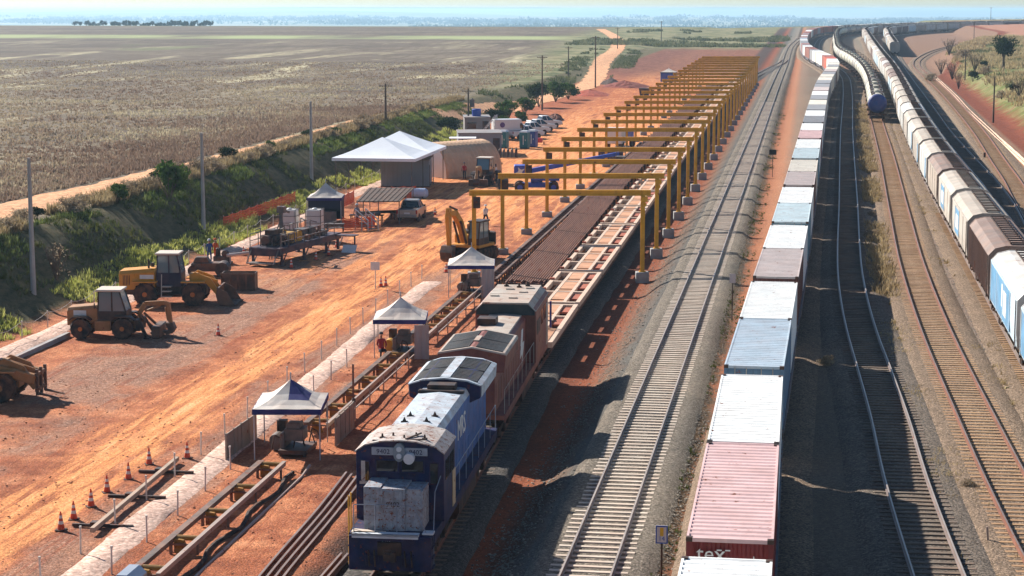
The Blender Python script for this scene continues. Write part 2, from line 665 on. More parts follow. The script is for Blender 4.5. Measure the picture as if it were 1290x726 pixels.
    # --- ground between the tracks
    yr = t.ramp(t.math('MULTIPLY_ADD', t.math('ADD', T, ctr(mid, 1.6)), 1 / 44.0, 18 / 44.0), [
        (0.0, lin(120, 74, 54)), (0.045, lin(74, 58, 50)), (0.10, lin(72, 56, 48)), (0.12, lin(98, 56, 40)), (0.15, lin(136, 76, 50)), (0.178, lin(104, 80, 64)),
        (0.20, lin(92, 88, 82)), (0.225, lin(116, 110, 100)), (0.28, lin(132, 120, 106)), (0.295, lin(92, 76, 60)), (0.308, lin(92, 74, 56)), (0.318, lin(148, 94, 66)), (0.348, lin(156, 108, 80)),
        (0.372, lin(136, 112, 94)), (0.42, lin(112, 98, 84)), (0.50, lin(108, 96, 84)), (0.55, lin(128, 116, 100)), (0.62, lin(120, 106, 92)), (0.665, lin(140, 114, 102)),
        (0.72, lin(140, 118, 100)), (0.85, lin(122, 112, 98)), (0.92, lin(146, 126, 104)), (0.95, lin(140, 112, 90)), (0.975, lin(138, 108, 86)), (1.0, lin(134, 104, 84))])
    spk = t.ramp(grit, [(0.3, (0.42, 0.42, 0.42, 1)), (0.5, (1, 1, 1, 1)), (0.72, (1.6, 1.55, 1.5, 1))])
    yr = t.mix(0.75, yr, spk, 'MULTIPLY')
    # --- plateau on the right
    te = t.math('ADD', t.math('ADD', t.rng(S, 480, 860, 0.0, 48.0, False), t.rng(S, 200, 480, 0.0, 4.4, False)), 25.0)
    pl = t.ramp(t.noise(co, 0.10, 5, 0.65, 0.4), [(0.3, lin(76, 84, 46)), (0.45, lin(102, 108, 60)), (0.6, lin(134, 128, 86)), (0.75, lin(124, 100, 76))])
    cut = t.ramp(mid, [(0.3, lin(104, 54, 38)), (0.5, lin(124, 68, 48)), (0.7, lin(94, 52, 40))])
    pl = t.mix(t.math('MULTIPLY', t.rng(t.math('ADD', T, ctr(big, 20.)), 72, 84), 1.0), pl, lin(164, 118, 96))
    pr = t.mix(t.rng(t.math('ADD', t.math('SUBTRACT', T, te), ctr(mid, 7)), 3.0, 6.0), cut, pl)
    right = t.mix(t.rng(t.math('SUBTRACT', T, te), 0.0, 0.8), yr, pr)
    # --- assemble from left to right
    Td = t.math('ADD', T, ctr(mid, 2.0))
    tb = t.math('ADD', t.rng(S, 220, 340, -46.0, -50.5, False), 0.0)
    far_field = t.rng(t.math('ADD', Td, ctr(big, 24.)), t.rng(S, 400, 900, -70, -120, False), t.rng(S, 400, 900, -60, -95, False))
    fs = t.mix(t.math('MULTIPLY', far_field, t.rng(S, 330, 420)), fld, scr)
    left = t.mix(t.rng(t.math('SUBTRACT', Td, tb), -8.2, -7.0), fs, slope)
    slope_end = t.math('MULTIPLY', t.rng(t.math('SUBTRACT', Td, tb), -1.2, 0.2), 1.0)
    left = t.mix(slope_end, left, yard)
    grn = t.math('MULTIPLY', t.math('MULTIPLY', t.rng(t.math('ADD', S, ctr(big, 120.)), 690, 740), t.rng(t.math('ADD', T, ctr(big, 30.)), 6, -8)), t.rng(t.math('ADD', T, ctr(big, 40.)), t.rng(S, 600, 1000, -80, -120, False), t.rng(S, 600, 1000, -60, -90, False)))
    left = t.mix(grn, left, scr)
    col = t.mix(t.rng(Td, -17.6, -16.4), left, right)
    # --- basin far away
    bas = t.ramp(t.noise(co, 0.0011, 5, 0.6, 0.4, stretch=(0.6, 0.35, 1.0)), [(0.34, lin(70, 84, 52)), (0.48, lin(120, 118, 82)), (0.58, lin(150, 140, 108)), (0.66, lin(84, 98, 60))])
    col = t.mix(t.rng(S, 1080, 1300), col, bas)
    peb, pd = t.stones(co, 13.0)
    col = t.mix(t.math('MULTIPLY', t.rng(S, 420, 120), t.rng(T, -50, -45, 0.1, 0.62)), col, peb, 'MULTIPLY')
    col = t.mix(0.45, col, t.ramp(fine, [(0.3, (0.62, 0.62, 0.62, 1)), (0.5, (1, 1, 1, 1)), (0.7, (1.3, 1.3, 1.3, 1))]), 'MULTIPLY')
    h = t.math('ADD', t.math('MULTIPLY', fine, 0.7), t.math('SUBTRACT', t.math('MULTIPLY', grit, 0.5), t.math('MULTIPLY', pd, 0.9)))
    t.finish(col, 0.95, 0, h, 0.55, 0.07, 0.1)
    return m


SV, TV = grid_values()
TT, SS = np.meshgrid(TV, SV)
ground = grid_mesh('terrain', SS, TT, H(SS, TT), ground_material())
tag(ground, 'red earth yard, dry field and far basin', None, None, 'structure')


def hz(s, t):
    return float(H(np.array([float(s)]), np.array([float(t)]))[0])


# ================================================================ strips laid on the ground
def strip_material(name, stops, scale=6.0, bump=0.4, grit=18.0):
    m = bpy.data.materials.new(name)
    t = NT(m)
    co = t.coord()
    a = t.noise(co, scale, 5, 0.7)
    b = t.noise(co, 0.5, 4, 0.6)
    g = t.noise(co, grit, 4, 0.75)
    col = t.ramp(a, [(p, lin(*c)) for p, c in stops])
    col = t.mix(0.5, col, t.ramp(b, [(0.3, (0.75, 0.75, 0.75, 1)), (0.7, (1.25, 1.22, 1.2, 1))]), 'MULTIPLY')
    peb, pd = t.stones(co, grit * .5, .45, 1.6)
    col = t.mix(0.8 if grit > 20 else 0.5, col, peb, 'MULTIPLY')
    t.finish(col, 0.95, 0, t.math('SUBTRACT', g, pd), bump, 0.06, 0.1)
    return m


def strip(name, path, d0, d1, prof, mat, kind='structure', label=None, cat=None, step=1.0, onground=None, wob=0.0):
    """sheet following a path; prof = [(offset, z)], onground adds z to the terrain"""
    n = max(2, int((d1 - d0) / step))
    d = np.linspace(d0, d1, n)
    p = path.pos(d)
    h = path.head(d)
    nrm = np.stack([-h[:, 1], h[:, 0]], -1)   # to the right of (ds,dt): (-dt... ) in (s,t)
    S = []
    T = []
    Z = []
    for k, (o, z) in enumerate(prof):
        oo = o + (wob * (fbm(d * 0.35, d * 0 + k * 7.7, 61) - 0.47) if wob and k in (0, len(prof) - 1) else 0)
        s = p[:, 0] + nrm[:, 0] * oo
        t = p[:, 1] + nrm[:, 1] * oo
        S.append(s)
        T.append(t)
        rough = 0.05 * (fbm(s * 2.1, t * 2.7, 71 + k) - 0.47) * (0 < k < len(prof) - 1) if 'ballast' in name and k in (1, len(prof) - 2) else 0
        Z.append((H(s, t) + z) if onground else np.full(n, float(z)) + rough)
    o = grid_mesh(name, np.array(S).T, np.array(T).T, np.array(Z).T, mat)
    return tag(o, label, cat, None, kind)


M_BAL = strip_material('ballast_grey', [(0.25, (68, 63, 56)), (0.45, (112, 103, 92)), (0.6, (138, 127, 113)), (0.8, (174, 160, 144))], 13, 0.8, 30)
M_BALW = strip_material('ballast_warm', [(0.25, (78, 64, 54)), (0.45, (118, 100, 84)), (0.6, (144, 124, 104)), (0.8, (178, 156, 134))], 11, 0.7, 28)
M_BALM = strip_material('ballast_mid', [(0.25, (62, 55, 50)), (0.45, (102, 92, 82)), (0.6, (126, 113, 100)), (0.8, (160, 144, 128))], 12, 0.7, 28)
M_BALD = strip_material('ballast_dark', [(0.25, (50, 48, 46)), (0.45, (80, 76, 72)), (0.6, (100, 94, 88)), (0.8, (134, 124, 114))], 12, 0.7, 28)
M_ROAD = strip_material('dirt_road', [(0.3, (184, 130, 94)), (0.5, (206, 154, 114)), (0.7, (220, 172, 132))], 1.4, 0.25, 9)
M_PATH = strip_material('footpath', [(0.3, (168, 134, 118)), (0.5, (198, 166, 148)), (0.7, (216, 188, 170))], 4.0, 0.3, 16)

RO = Path([(60, -58.8), (140, -58.4), (170, -56.6), (195, -55.6), (260, -56.5), (330, -52.5), (380, -49.2), (424, -47.3), (470, -50.0), (540, -56), (600, -60.4), (660, -63.6), (760, -72), (900, -88), (1060, -110)])
strip('dirt_road', RO, 0, RO.L - 1, [(-2.5, 0.05), (-1.2, 0.09), (0, 0.10), (1.2, 0.09), (2.5, 0.05)], M_ROAD, onground=True, wob=1.6, step=1.5)
WP = Path([(55, -24.55), (64, -24.6), (80, -24.95), (101, -25.3), (108, -25.4), (120, -25.7), (136, -25.8)])
strip('footpath', WP, 0, WP.L - 0.5, [(-.75, -0.03), (-.62, 0.035), (0, 0.055), (.62, 0.035), (.75, -0.03)], M_PATH, onground=True, wob=0.5, step=0.5)
WB = Path([(80, -44.2), (104, -44.2), (150, -44.6), (200, -45.0), (216, -45.1)])
strip('footpath', WB, 0, WB.L - 0.5, [(-.9, -0.03), (-.75, 0.035), (0, 0.06), (.75, 0.035), (.9, -0.03)], M_PATH, onground=True, wob=0.4, step=0.7)
PJ = Path([(120, -18.5), (200, -19.2), (300, -19.4), (420, -19.4)])
# pale drainage channel at the foot of the red cut on the right
DC = Path([(176, 23.4), (205, 24.0), (236, 24.75), (290, 25.5), (340, 26.3), (384, 27.4), (430, 28.2), (478, 28.9)])
M_CONC = strip_material('concrete', [(0.3, (170, 160, 148)), (0.5, (190, 180, 168)), (0.7, (206, 198, 186))], 3, 0.15, 12)
M_CHAN = strip_material('channel_concrete', [(0.3, (206, 160, 134)), (0.5, (226, 186, 160)), (0.7, (236, 204, 180))], 3, 0.15, 12)
strip('drainage_channel', DC, 0, DC.L - 0.5, [(-.34, -0.05), (-.32, .22), (-.18, .22), (-.12, .06), (.12, .06), (.18, .22), (.32, .22), (.34, -0.05)], M_CHAN, kind=None, onground=True,
      label='pale concrete drainage channel along the red cut at the right', cat='drainage channel')


# ================================================================ tracks
M_RAILW = paint('rail_worn', (128, 112, 104), 0.5, 0.2, 0.2, 0.6, rust=0.15)
M_RAILTOP = paint('rail_polished', (172, 158, 146), 0.45, 0.35, 0.12, 0.6)
M_RAILR = paint('rail_rusty', (120, 78, 60), 0.7, 0.1, 0.25, 0.8, rust=0.2)
M_SLC = paint('sleeper_concrete', (186, 172, 156), 0.85, 0, 0.16, 0.9, dust=0.25, rand=0.1)
M_SLW = paint('sleeper_weathered', (158, 126, 92), 0.9, 0, 0.22, 0.8, dust=0.3, rand=0.1)
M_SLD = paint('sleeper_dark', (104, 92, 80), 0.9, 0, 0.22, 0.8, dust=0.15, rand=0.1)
RPROF = [(-.070, -.17), (.070, -.17), (.070, -.155), (.014, -.140), (.014, -.045), (.036, -.035), (.036, -.002), (.028, 0), (-.028, 0), (-.036, -.002), (-.036, -.035), (-.014, -.045), (-.014, -.140), (-.070, -.155)]


def rail_mesh(name, path, d0, d1, off, z, mats, parent=None, step=2.0, scale=1.0):
    n = max(2, int((d1 - d0) / step))
    d = d0 + (d1 - d0) * (np.linspace(0, 1, n) ** 1.25)
    p = path.pos(d)
    h = path.head(d)
    nr = np.stack([-h[:, 1], h[:, 0]], -1)
    rings = []
    for i in range(n):
        r = []
        for (a, b) in RPROF:
            q = p[i] + nr[i] * (off + a * scale)
            w = W(q[0], q[1], (z(p[i][0]) if callable(z) else z) + b * scale)
            r.append(w)
        rings.append(r)
    mb = MB()
    k = len(RPROF)
    mb.loft(rings, 0)
    # polished running surface
    for j in range((n - 1) * k):
        if j % k in (7,):
            mb.m[j] = 1
    return mb.build(name, mats, parent)


def sleeper_mesh(path, d0, d1, z, mats, parent, pitch=0.6, L=2.7, wd=.25, jitter=0.0, skip=0.0):
    mb = MB()
    d = d0
    while d < d1:
        if random.random() >= skip:
            p = path.pos(np.array([d]))[0]
            h = path.head(np.array([d]))[0]
            c = W(p[0], p[1], z(p[0]) if callable(z) else z)
            hd = Vector((h[0] * SA + h[1] * CA, h[0] * CA - h[1] * SA, 0))
            nr = Vector((hd.y, -hd.x, 0))
            yawj = random.uniform(-jitter, jitter)
            hd2 = (hd + nr * yawj).normalized()
            nr2 = Vector((hd2.y, -hd2.x, 0))
            l2 = L / 2 * random.uniform(0.98, 1.02)
            w2 = wd / 2
            zz = random.uniform(-.012, .004)
            vs = []
            for (a, b, e) in ((-l2, -w2, -.16), (l2, -w2, -.16), (l2, w2, -.16), (-l2, w2, -.16), (-l2, -w2 * .8, 0), (l2, -w2 * .8, 0), (l2, w2 * .8, 0), (-l2, w2 * .8, 0)):
                q = c + nr2 * a + hd2 * b
                vs.append((q.x, q.y, q.z + e + zz))
            mb.add(vs, [(4, 5, 6, 7), (0, 1, 5, 4), (1, 2, 6, 5), (2, 3, 7, 6), (3, 0, 4, 7)])
        d += pitch
    o = mb.build('sleepers', mats, parent)
    return tag(o, kind='stuff')


def railway(path, d0, d1, z, label, slp, sl_end, bal, prof, rails=None, ds=None, jitter=0.01, skip=0.0, ballast_label=None):
    e = bpy.data.objects.new('railway_track', None)
    COL.objects.link(e)
    tag(e, label, 'railway track', 'tracks of the railway yard')
    rails = rails or [M_RAILW, M_RAILTOP]
    rail_mesh('rail', path, d0, d1, -.835, z, rails, e)
    rail_mesh('rail', path, d0, d1, .835, z, rails, e)
    sleeper_mesh(path, d0, sl_end, (lambda q: z(q) - .165) if callable(z) else z - .165, slp, e, jitter=jitter, skip=skip)
    if bal:
        strip('ballast_bed', path, d0, d1, prof, bal, step=1.0, wob=0.1)
    return e


full = lambda zt, wl, zl, wr, zr: [(-wl, zl), (-1.9, zt), (-1.5, zt + .02), (-.6, zt - .01), (0, zt), (.6, zt - .01), (1.5, zt + .02), (1.9, zt), (wr, zr)]
railway(PM, PM.at_s(45), PM.L - 1, 0, 'pale main track with concrete sleepers between the gantries and the containers', M_SLC, 330, M_BAL, [(-2.7, -.72), (-1.9, -.20), (-1.5, -.18), (-.6, -.21), (0, -.20), (.6, -.21), (1.5, -.18), (1.9, -.20), (2.5, -.66)])
railway(PK, PK.at_s(40), PK.L - 1, 0, 'track carrying the long row of shipping containers', M_SLD, 60, M_BALW, full(-.21, 2.5, -.75, 2.6, -.40))
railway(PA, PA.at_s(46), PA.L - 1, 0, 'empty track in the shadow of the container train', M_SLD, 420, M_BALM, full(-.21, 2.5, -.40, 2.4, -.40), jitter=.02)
railway(PB, PB.at_s(46), PB.L - 1, 0, 'rusty empty track with brown sleepers ending under the tank cars', M_SLW, 330, M_BALW, full(-.19, 2.3, -.40, 2.3, -.40), rails=[M_RAILR, M_RAILW], jitter=.02)
railway(PC, PC.at_s(80), PC.L - 1, 0, 'track under the long train of grain hoppers', M_SLW, 128, M_BALW, full(-.21, 2.4, -.40, 2.4, -.40))
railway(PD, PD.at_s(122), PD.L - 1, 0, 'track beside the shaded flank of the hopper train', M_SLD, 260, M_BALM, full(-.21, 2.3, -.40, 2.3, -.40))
railway(PE, PE.at_s(142), PE.L - 1, 0, 'outermost empty track beside the drainage channel', M_SLW, 320, M_BALW, full(-.19, 2.3, -.40, 2.6, -.40), rails=[M_RAILR, M_RAILW])
ZL = lambda q: float(np.interp(q, [0, 425, 540, 700], [-.9, -.9, .01, .01]))
railway(PL, PL.at_s(42), PL.L - 1, ZL, 'sunken loading track under the locomotives and yellow gantries', M_SLD, 90, None, None, rails=[M_RAILR, M_RAILW])
strip('ballast_bed', PL, PL.at_s(42), PL.at_s(430), full(-1.09, 2.2, -1.4, 2.2, -1.4), M_BALD, step=1.2, wob=0.5)
strip('ballast_bed', PL, PL.at_s(429), PL.at_s(540), [(-2.4, -.1), (-1.7, .22), (0, .24), (1.7, .22), (2.4, -.1)], M_BALD, step=2.0, onground=True)
# ================================================================ shared paints
STEEL_D = paint('dark_steel', (54, 50, 48), 0.6, 0.3, 0.25, 1.5, rust=0.2, dust=0.25)
WHEEL = paint('wheel_steel', (84, 70, 62), 0.5, 0.5, 0.25, 2.0, rust=0.3)
BLACK = paint('black_rubber', (30, 29, 28), 0.85, 0, 0.2, 3, dust=0.35)
WHITE_L = paint('white_lettering', (214, 212, 206), 0.6, 0, 0.1, 3)
CHROME = paint('lock_steel', (150, 146, 140), 0.4, 0.5, 0.15, 3)


def bogie_mb(y, axles=(-.9, .9), gauge=.8, wr=.43, mb=None, frame=True):
    mb = mb or MB()
    for a in axles:
        for sx in (-1, 1):
            mb.cyl((sx * (gauge - .06), y + a, wr), (sx * (gauge + .07), y + a, wr), wr, wr, 16, 1)
            mb.cyl((sx * (gauge + .07), y + a, wr), (sx * (gauge + .16), y + a, wr), .17, .14, 8, 0)
        mb.cyl((-gauge, y + a, wr), (gauge, y + a, wr), .08, .08, 8, 0)
    if frame:
        lo, hi = min(axles), max(axles)
        for sx in (-1, 1):
            x = sx * (gauge + .22)
            mb.prism([(y + lo - .35, .52), (y + lo - .25, .64), (y - .5, .64), (y - .35, .78), (y + .35, .78), (y + .5, .64), (y + hi + .25, .64), (y + hi + .35, .52), (y + hi - .2, .44), (y + .4, .26), (y - .4, .26), (y + lo + .2, .44)], 'x', x - .07, x + .07, 0)
            for k in (-.18, 0, .18):
                mb.cyl((x + sx * .05, y + k, .30), (x + sx * .05, y + k, .62), .07, .07, 6, 0)
        mb.box(-gauge - .2, gauge + .2, y - .2, y + .2, .45, .72, 0)
    return mb


# ================================================================ containers
CONT = {
    'white': ((236, 236, 230), 'white'), 'cream': ((214, 206, 190), 'cream'), 'bluegrey': ((174, 190, 200), 'blue grey'), 'paleblue': ((190, 206, 208), 'pale blue'),
    'pink': ((212, 176, 172), 'faded pink'), 'rosegrey': ((188, 174, 168), 'rose grey'), 'brown': ((128, 78, 66), 'brown'), 'red': ((186, 84, 62), 'red'), 'grey': ((140, 142, 144), 'grey'), 'oxide': ((150, 84, 70), 'rusty red'),
}
CM = {k: paint('container_' + k, v[0], 0.62, 0, 0.11, 0.9, rust=0.05 if k in ('white', 'paleblue', 'grey', 'bluegrey') else 0.10, dust=0.14, streak=0.25, rand=0.06) for k, v in CONT.items()}
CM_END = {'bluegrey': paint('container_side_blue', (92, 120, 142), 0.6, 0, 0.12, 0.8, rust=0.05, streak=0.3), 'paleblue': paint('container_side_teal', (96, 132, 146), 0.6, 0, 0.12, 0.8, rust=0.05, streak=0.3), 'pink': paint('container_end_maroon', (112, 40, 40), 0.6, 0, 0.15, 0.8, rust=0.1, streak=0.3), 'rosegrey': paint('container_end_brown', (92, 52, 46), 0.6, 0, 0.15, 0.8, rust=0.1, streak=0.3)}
CL, CWD, CH = 12.19, 2.44, 2.62


def wave(n, L, amp, flat=.5):
    """trapezoid corrugation: list of (pos, depth)"""
    out = []
    p = L / n
    for k in range(n):
        b = k * p
        out += [(b, 0), (b + p * .30, 0), (b + p * .5, -amp), (b + p * .80, -amp)]
    out.append((L, 0))
    return out


def container_body(detail=True):
    mb = MB()
    hw, L, Hh = CWD / 2, CL, CH
    e = .10
    if detail:
        sd = [(e + y, d) for y, d in wave(42, L - 2 * e, .04)]
        for sx in (-1, 1):
            vs = []
            for y, d in sd:
                x = sx * (hw - .01 + d)
                vs += [(x, y, .16), (x, y, Hh - .10)]
            n = len(sd)
            mb.add(vs, [(2 * i, 2 * i + 2, 2 * i + 3, 2 * i + 1) for i in range(n - 1)], 0)
        rf = [(e + y, d) for y, d in wave(28, L - 2 * e, .035)]
        vs = []
        for y, d in rf:
            vs += [(-hw + .05, y, Hh - .012 + d), (hw - .05, y, Hh - .012 + d)]
        mb.add(vs, [(2 * i, 2 * i + 2, 2 * i + 3, 2 * i + 1) for i in range(len(rf) - 1)], 2)
        ew = [(-hw + .08 + x, d) for x, d in wave(9, 2 * hw - .16, .04)]
        for y0, sg in ((L - .03, 1),):
            vs = []
            for x, d in ew:
                vs += [(x, y0 + sg * d, .16), (x, y0 + sg * d, Hh - .1)]
            mb.add(vs, [(2 * i, 2 * i + 2, 2 * i + 3, 2 * i + 1) for i in range(len(ew) - 1)], 1)
        # frame rails and corner posts
        for sx in (-1, 1):
            mb.box(sx * hw - (.07 if sx > 0 else 0), sx * hw + (.07 if sx < 0 else 0), .14, L - .14, Hh - .11, Hh - .008, 2)
            mb.box(sx * hw - (.07 if sx > 0 else 0), sx * hw + (.07 if sx < 0 else 0), .14, L - .14, 0, .16, 0)
            for y in (0, L - .12):
                mb.box(sx * hw - (.14 if sx > 0 else 0), sx * hw + (.14 if sx < 0 else 0), y, y + .12, .12, Hh - .12, 0)
        for y in (.004, L - .10):
            mb.box(-hw + .15, hw - .15, y, y + .10, Hh - .12, Hh - .006, 2)
            mb.box(-hw + .15, hw - .15, y, y + .10, 0, .16, 0)
        mb.box(-hw + .08, hw - .08, .1, L - .1, .05, .15, 0)
        mb.box(-hw + .09, hw - .09, .14, L - .14, Hh - .17, Hh - .13, 0)
    else:
        mb.box(-hw, hw, 0, L, 0, Hh - .02, 0)
        mb.add([(-hw, 0, Hh - .01), (hw, 0, Hh - .01), (hw, L, Hh - .01), (-hw, L, Hh - .01)], [(0, 1, 2, 3)], 2)
        mb.add([(-hw, -.01, 0.02), (hw, -.01, 0.02), (hw, -.01, Hh - .03), (-hw, -.01, Hh - .03)], [(0, 1, 2, 3)], 1)
    return mb


PLACEH = [paint('container_side', (180, 180, 180)), paint('container_end', (160, 160, 160)), paint('container_roof', (200, 200, 200))]


def proto_container(kind):
    """near containers with parts: doors with lock bars or a ribbed end, corner castings"""
    root = bpy.data.objects.new('shipping_container', None)
    COL.objects.link(root)
    tag(root, 'x', 'container', 'containers on the train')
    container_body(True).build('body', PLACEH, root)
    hw = CWD / 2
    if kind == 'doors':
        for sx in (-1, 1):
            d = MB()
            x0, x1 = (-hw + .15, -.01) if sx < 0 else (.01, hw - .15)
            d.box(x0, x1, .03, .07, .17, CH - .13, 0)
            for k in range(4):
                z = .35 + k * .56
                d.box(x0 + .06, x1 - .06, .015, .03, z, z + .40, 0)
            od = d.build('door', [PLACEH[1]], root)
            for fx in (.28, .72):
                lb = MB()
                x = x0 + (x1 - x0) * fx
                lb.cyl((x, -.01, .10), (x, -.01, CH - .08), .02, .02, 6)
                lb.box(x - .05, x + .05, -.03, .02, 1.0, 1.12)
                lb.build('lock_bar', [CHROME], od)
    else:
        ew = [(-hw + .14 + x, d) for x, d in wave(9, 2 * hw - .28, .04)]
        e = MB()
        vs = []
        for x, d in ew:
            vs += [(x, .03 - d, .16), (x, .03 - d, CH - .12)]
        e.add(vs, [(2 * i, 2 * i + 2, 2 * i + 3, 2 * i + 1) for i in range(len(ew) - 1)])
        e.build('end_wall', [PLACEH[1]], root)
    for sx in (-1, 1):
        for y in (-.004, CL - .174):
            c = MB()
            x = sx * (hw - .085)
            c.box(x - .09, x + .09, y, y + .178, CH - .12, CH + .004)
            c.box(x - .04, x + .04, y + .05, y + .12, CH + .002, CH + .008)
            c.build('corner_casting', [STEEL_D], root)
    return root


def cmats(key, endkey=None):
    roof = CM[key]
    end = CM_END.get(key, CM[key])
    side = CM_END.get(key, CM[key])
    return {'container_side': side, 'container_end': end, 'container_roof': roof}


P_DOOR = proto_container('doors')
P_RIB = proto_container('ribs')
far_body = container_body(False).build('shipping_container', PLACEH)
tag(far_body, 'x', 'container', 'containers on the train')

# container flat wagon -----------------------------------------------------------------
FLAT_P = paint('flat_wagon_paint', (72, 84, 94), 0.65, 0.1, 0.2, 0.8, rust=0.25, dust=0.3)


def flat_mb(L=24.7, mb=None):
    mb = mb or MB()
    for sx in (-1, 1):
        x = sx * 1.22
        mb.prism([(.1, 1.05), (.1, 1.2), (L - .1, 1.2), (L - .1, 1.05), (L - 4.5, .95), (L - 6.5, .62), (6.5, .62), (4.5, .95)], 'x', x - .06, x + .06, 0)
    mb.box(-.25, .25, -.1, L + .1, .72, 1.14, 0)
    for k in range(13):
        y = .25 + k * (L - .5) / 12
        mb.box(-1.16, 1.16, y - .12, y + .12, 1.0, 1.19, 0)
    mb.box(-.16, .16, -.55, -.1, .82, 1.05, 0)
    mb.box(-.16, .16, L + .1, L + .55, .82, 1.05, 0)
    return mb


def proto_flat(detail=True):
    L = 24.7
    if not detail:
        mb = flat_mb(L)
        bogie_mb(2.6, mb=mb)
        bogie_mb(L - 2.6, mb=mb)
        o = mb.build('container_wagon', [FLAT_P, WHEEL])
        return tag(o, 'x', 'flat wagon', 'container wagons')
    root = bpy.data.objects.new('container_wagon', None)
    COL.objects.link(root)
    tag(root, 'x', 'flat wagon', 'container wagons')
    flat_mb(L).build('frame', [FLAT_P, WHEEL], root)
    for y in (2.6, L - 2.6):
        bogie_mb(y).build('bogie', [STEEL_D, WHEEL], root)
    return root


P_FLAT = proto_flat(True)
P_FLAT2 = proto_flat(False)


def along(path, d, length):
    """pose of a vehicle whose near end is at d: its ends sit on the line"""
    a = path.pos(np.array([d]))[0]
    b = path.pos(np.array([d + length]))[0]
    v = b - a
    return a[0], a[1], math.atan2(v[1], v[0])


ORD = ['nearest', 'second', 'third', 'fourth', 'fifth', 'sixth', 'seventh', 'eighth', 'ninth', 'tenth', 'eleventh', 'twelfth', 'thirteenth', 'fourteenth', 'fifteenth', 'sixteenth', 'seventeenth', 'eighteenth', 'nineteenth', 'twentieth',
       'twenty-first', 'twenty-second', 'twenty-third', 'twenty-fourth', 'twenty-fifth', 'twenty-sixth', 'twenty-seventh', 'twenty-eighth', 'twenty-ninth', 'thirtieth', 'thirty-first', 'thirty-second', 'thirty-third', 'thirty-fourth', 'thirty-fifth', 'thirty-sixth', 'thirty-seventh', 'thirty-eighth', 'thirty-ninth', 'fortieth']
ORD += ['forty-' + x for x in ('first', 'second', 'third', 'fourth', 'fifth', 'sixth', 'seventh', 'eighth', 'ninth')] + ['fiftieth']
ORD += ['fifty-' + x for x in ('first', 'second', 'third', 'fourth', 'fifth', 'sixth', 'seventh', 'eighth', 'ninth')] + ['sixtieth']


def nth(i):
    return ORD[i] if i < len(ORD) else str(i + 1) + 'th'


NEARC = [('grey', 'white'), ('pink', 'white'), ('bluegrey', 'white'), ('rosegrey', 'white'), ('paleblue', 'white'), ('rosegrey', 'cream'), ('paleblue', 'white'), ('pink', 'white'), ('grey', 'white'), ('grey', 'cream'), ('grey', 'white'),
         ('rosegrey', 'grey'), ('grey', 'cream'), ('cream', 'grey'), ('rosegrey', 'cream'), ('grey', 'cream'), ('white', 'white'), ('red', 'oxide'), ('white', 'cream'), ('white', 'grey')]
s0 = 27.9
dk = PK.at_s(s0)
i = 0
first = [True, True, True, True, True]
while dk + 26 < PK.L:
    s, t, yaw = along(PK, dk, 24.7)
    near = i < 9
    pr = P_FLAT if near else P_FLAT2
    use = pr if (i == 0 or i == 9) else copy_tree(pr)
    place(use, s, t, 0, yaw, '%s container flat wagon of the container train counted from the camera' % nth(i))
    pair = NEARC[i] if i < len(NEARC) else (random.choice(['grey', 'brown', 'white', 'oxide', 'bluegrey', 'brown']), random.choice(['grey', 'white', 'oxide', 'brown']))
    for j in (0, 1):
        key = pair[j]
        if near:
            src = P_RIB if (key in ('pink', 'rosegrey', 'white')) else P_DOOR
        else:
            src = far_body
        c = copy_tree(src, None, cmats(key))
        if near and i == 1 and j == 0:
            TEX = c
        off = .08 + j * 12.36
        ss, tt = s + off * math.cos(yaw), t + off * math.sin(yaw)
        where = 'near' if j == 0 else 'far'
        place(c, ss, tt, 1.22, yaw, '%s shipping container on the %s half of the %s container wagon' % (CONT[key][1], where, nth(i)))
    dk += 26.45
    i += 1
for o in (P_DOOR, P_RIB, far_body):
    for ch in list(o.children):
        for g in list(ch.children):
            bpy.data.objects.remove(g)
        bpy.data.objects.remove(ch)
    bpy.data.objects.remove(o)
TEX['label'] = 'faded pink ribbed container with maroon end reading tex'
rx = (math.pi / 2, 0, 0)
text('tex', .62, WHITE_L, TEX, (-.52, -.035, 1.98), rx, ext=.004, serif=[(-.36, -.20, .0), (.16, .32, .0), (.40, .54, .0), (.16, .30, .29), (.40, .54, .29)])
mbx = MB()
mbx.box(.66, .69, -.039, -.031, 1.55, 2.15, 0)
mbx.box(.60, .75, -.039, -.031, 1.80, 1.83, 0)
mbx.build('stencil', [WHITE_L], TEX)

# ================================================================ grain hoppers
HP = {
    'bluewhite': ((178, 198, 208), 'pale blue and white'), 'brown': ((104, 82, 74), 'dusty brown'), 'cream': ((182, 174, 162), 'cream'), 'white': ((192, 192, 186), 'off white'), 'beige': ((170, 158, 144), 'dusty beige'),
}
HPM = {k: paint('hopper_' + k, v[0], 0.65, 0, 0.13, 0.45, rust=0.08, dust=0.14, streak=0.4, rand=0.08) for k, v in HP.items()}
HRM = {k: paint('hopper_roof_' + k, v, 0.75, 0, 0.18, 0.5, rust=0.06, dust=0.18, rand=0.1) for k, v in {'pale': (164, 156, 144), 'brown': (118, 102, 94), 'white': (188, 186, 180)}.items()}
BLUEP = paint('hopper_blue_panel', (96, 146, 178), 0.6, 0, 0.2, 0.7, dust=0.15, streak=0.3)
HB = [paint('hopper_side', (190, 190, 190)), paint('hopper_roof', (180, 180, 180)), STEEL_D]
HL = 16.6


def hopper_section(y, k=1.0):
    return [(-.55 * k, y, .75), (-1.46, y, 1.35 + (1 - k) * .8), (-1.53, y, 2.2), (-1.53, y, 3.72), (-1.16, y, 4.14), (-.55, y, 4.30), (.55, y, 4.30), (1.16, y, 4.14), (1.53, y, 3.72), (1.53, y, 2.2), (1.46, y, 1.35 + (1 - k) * .8), (.55 * k, y, .75)]


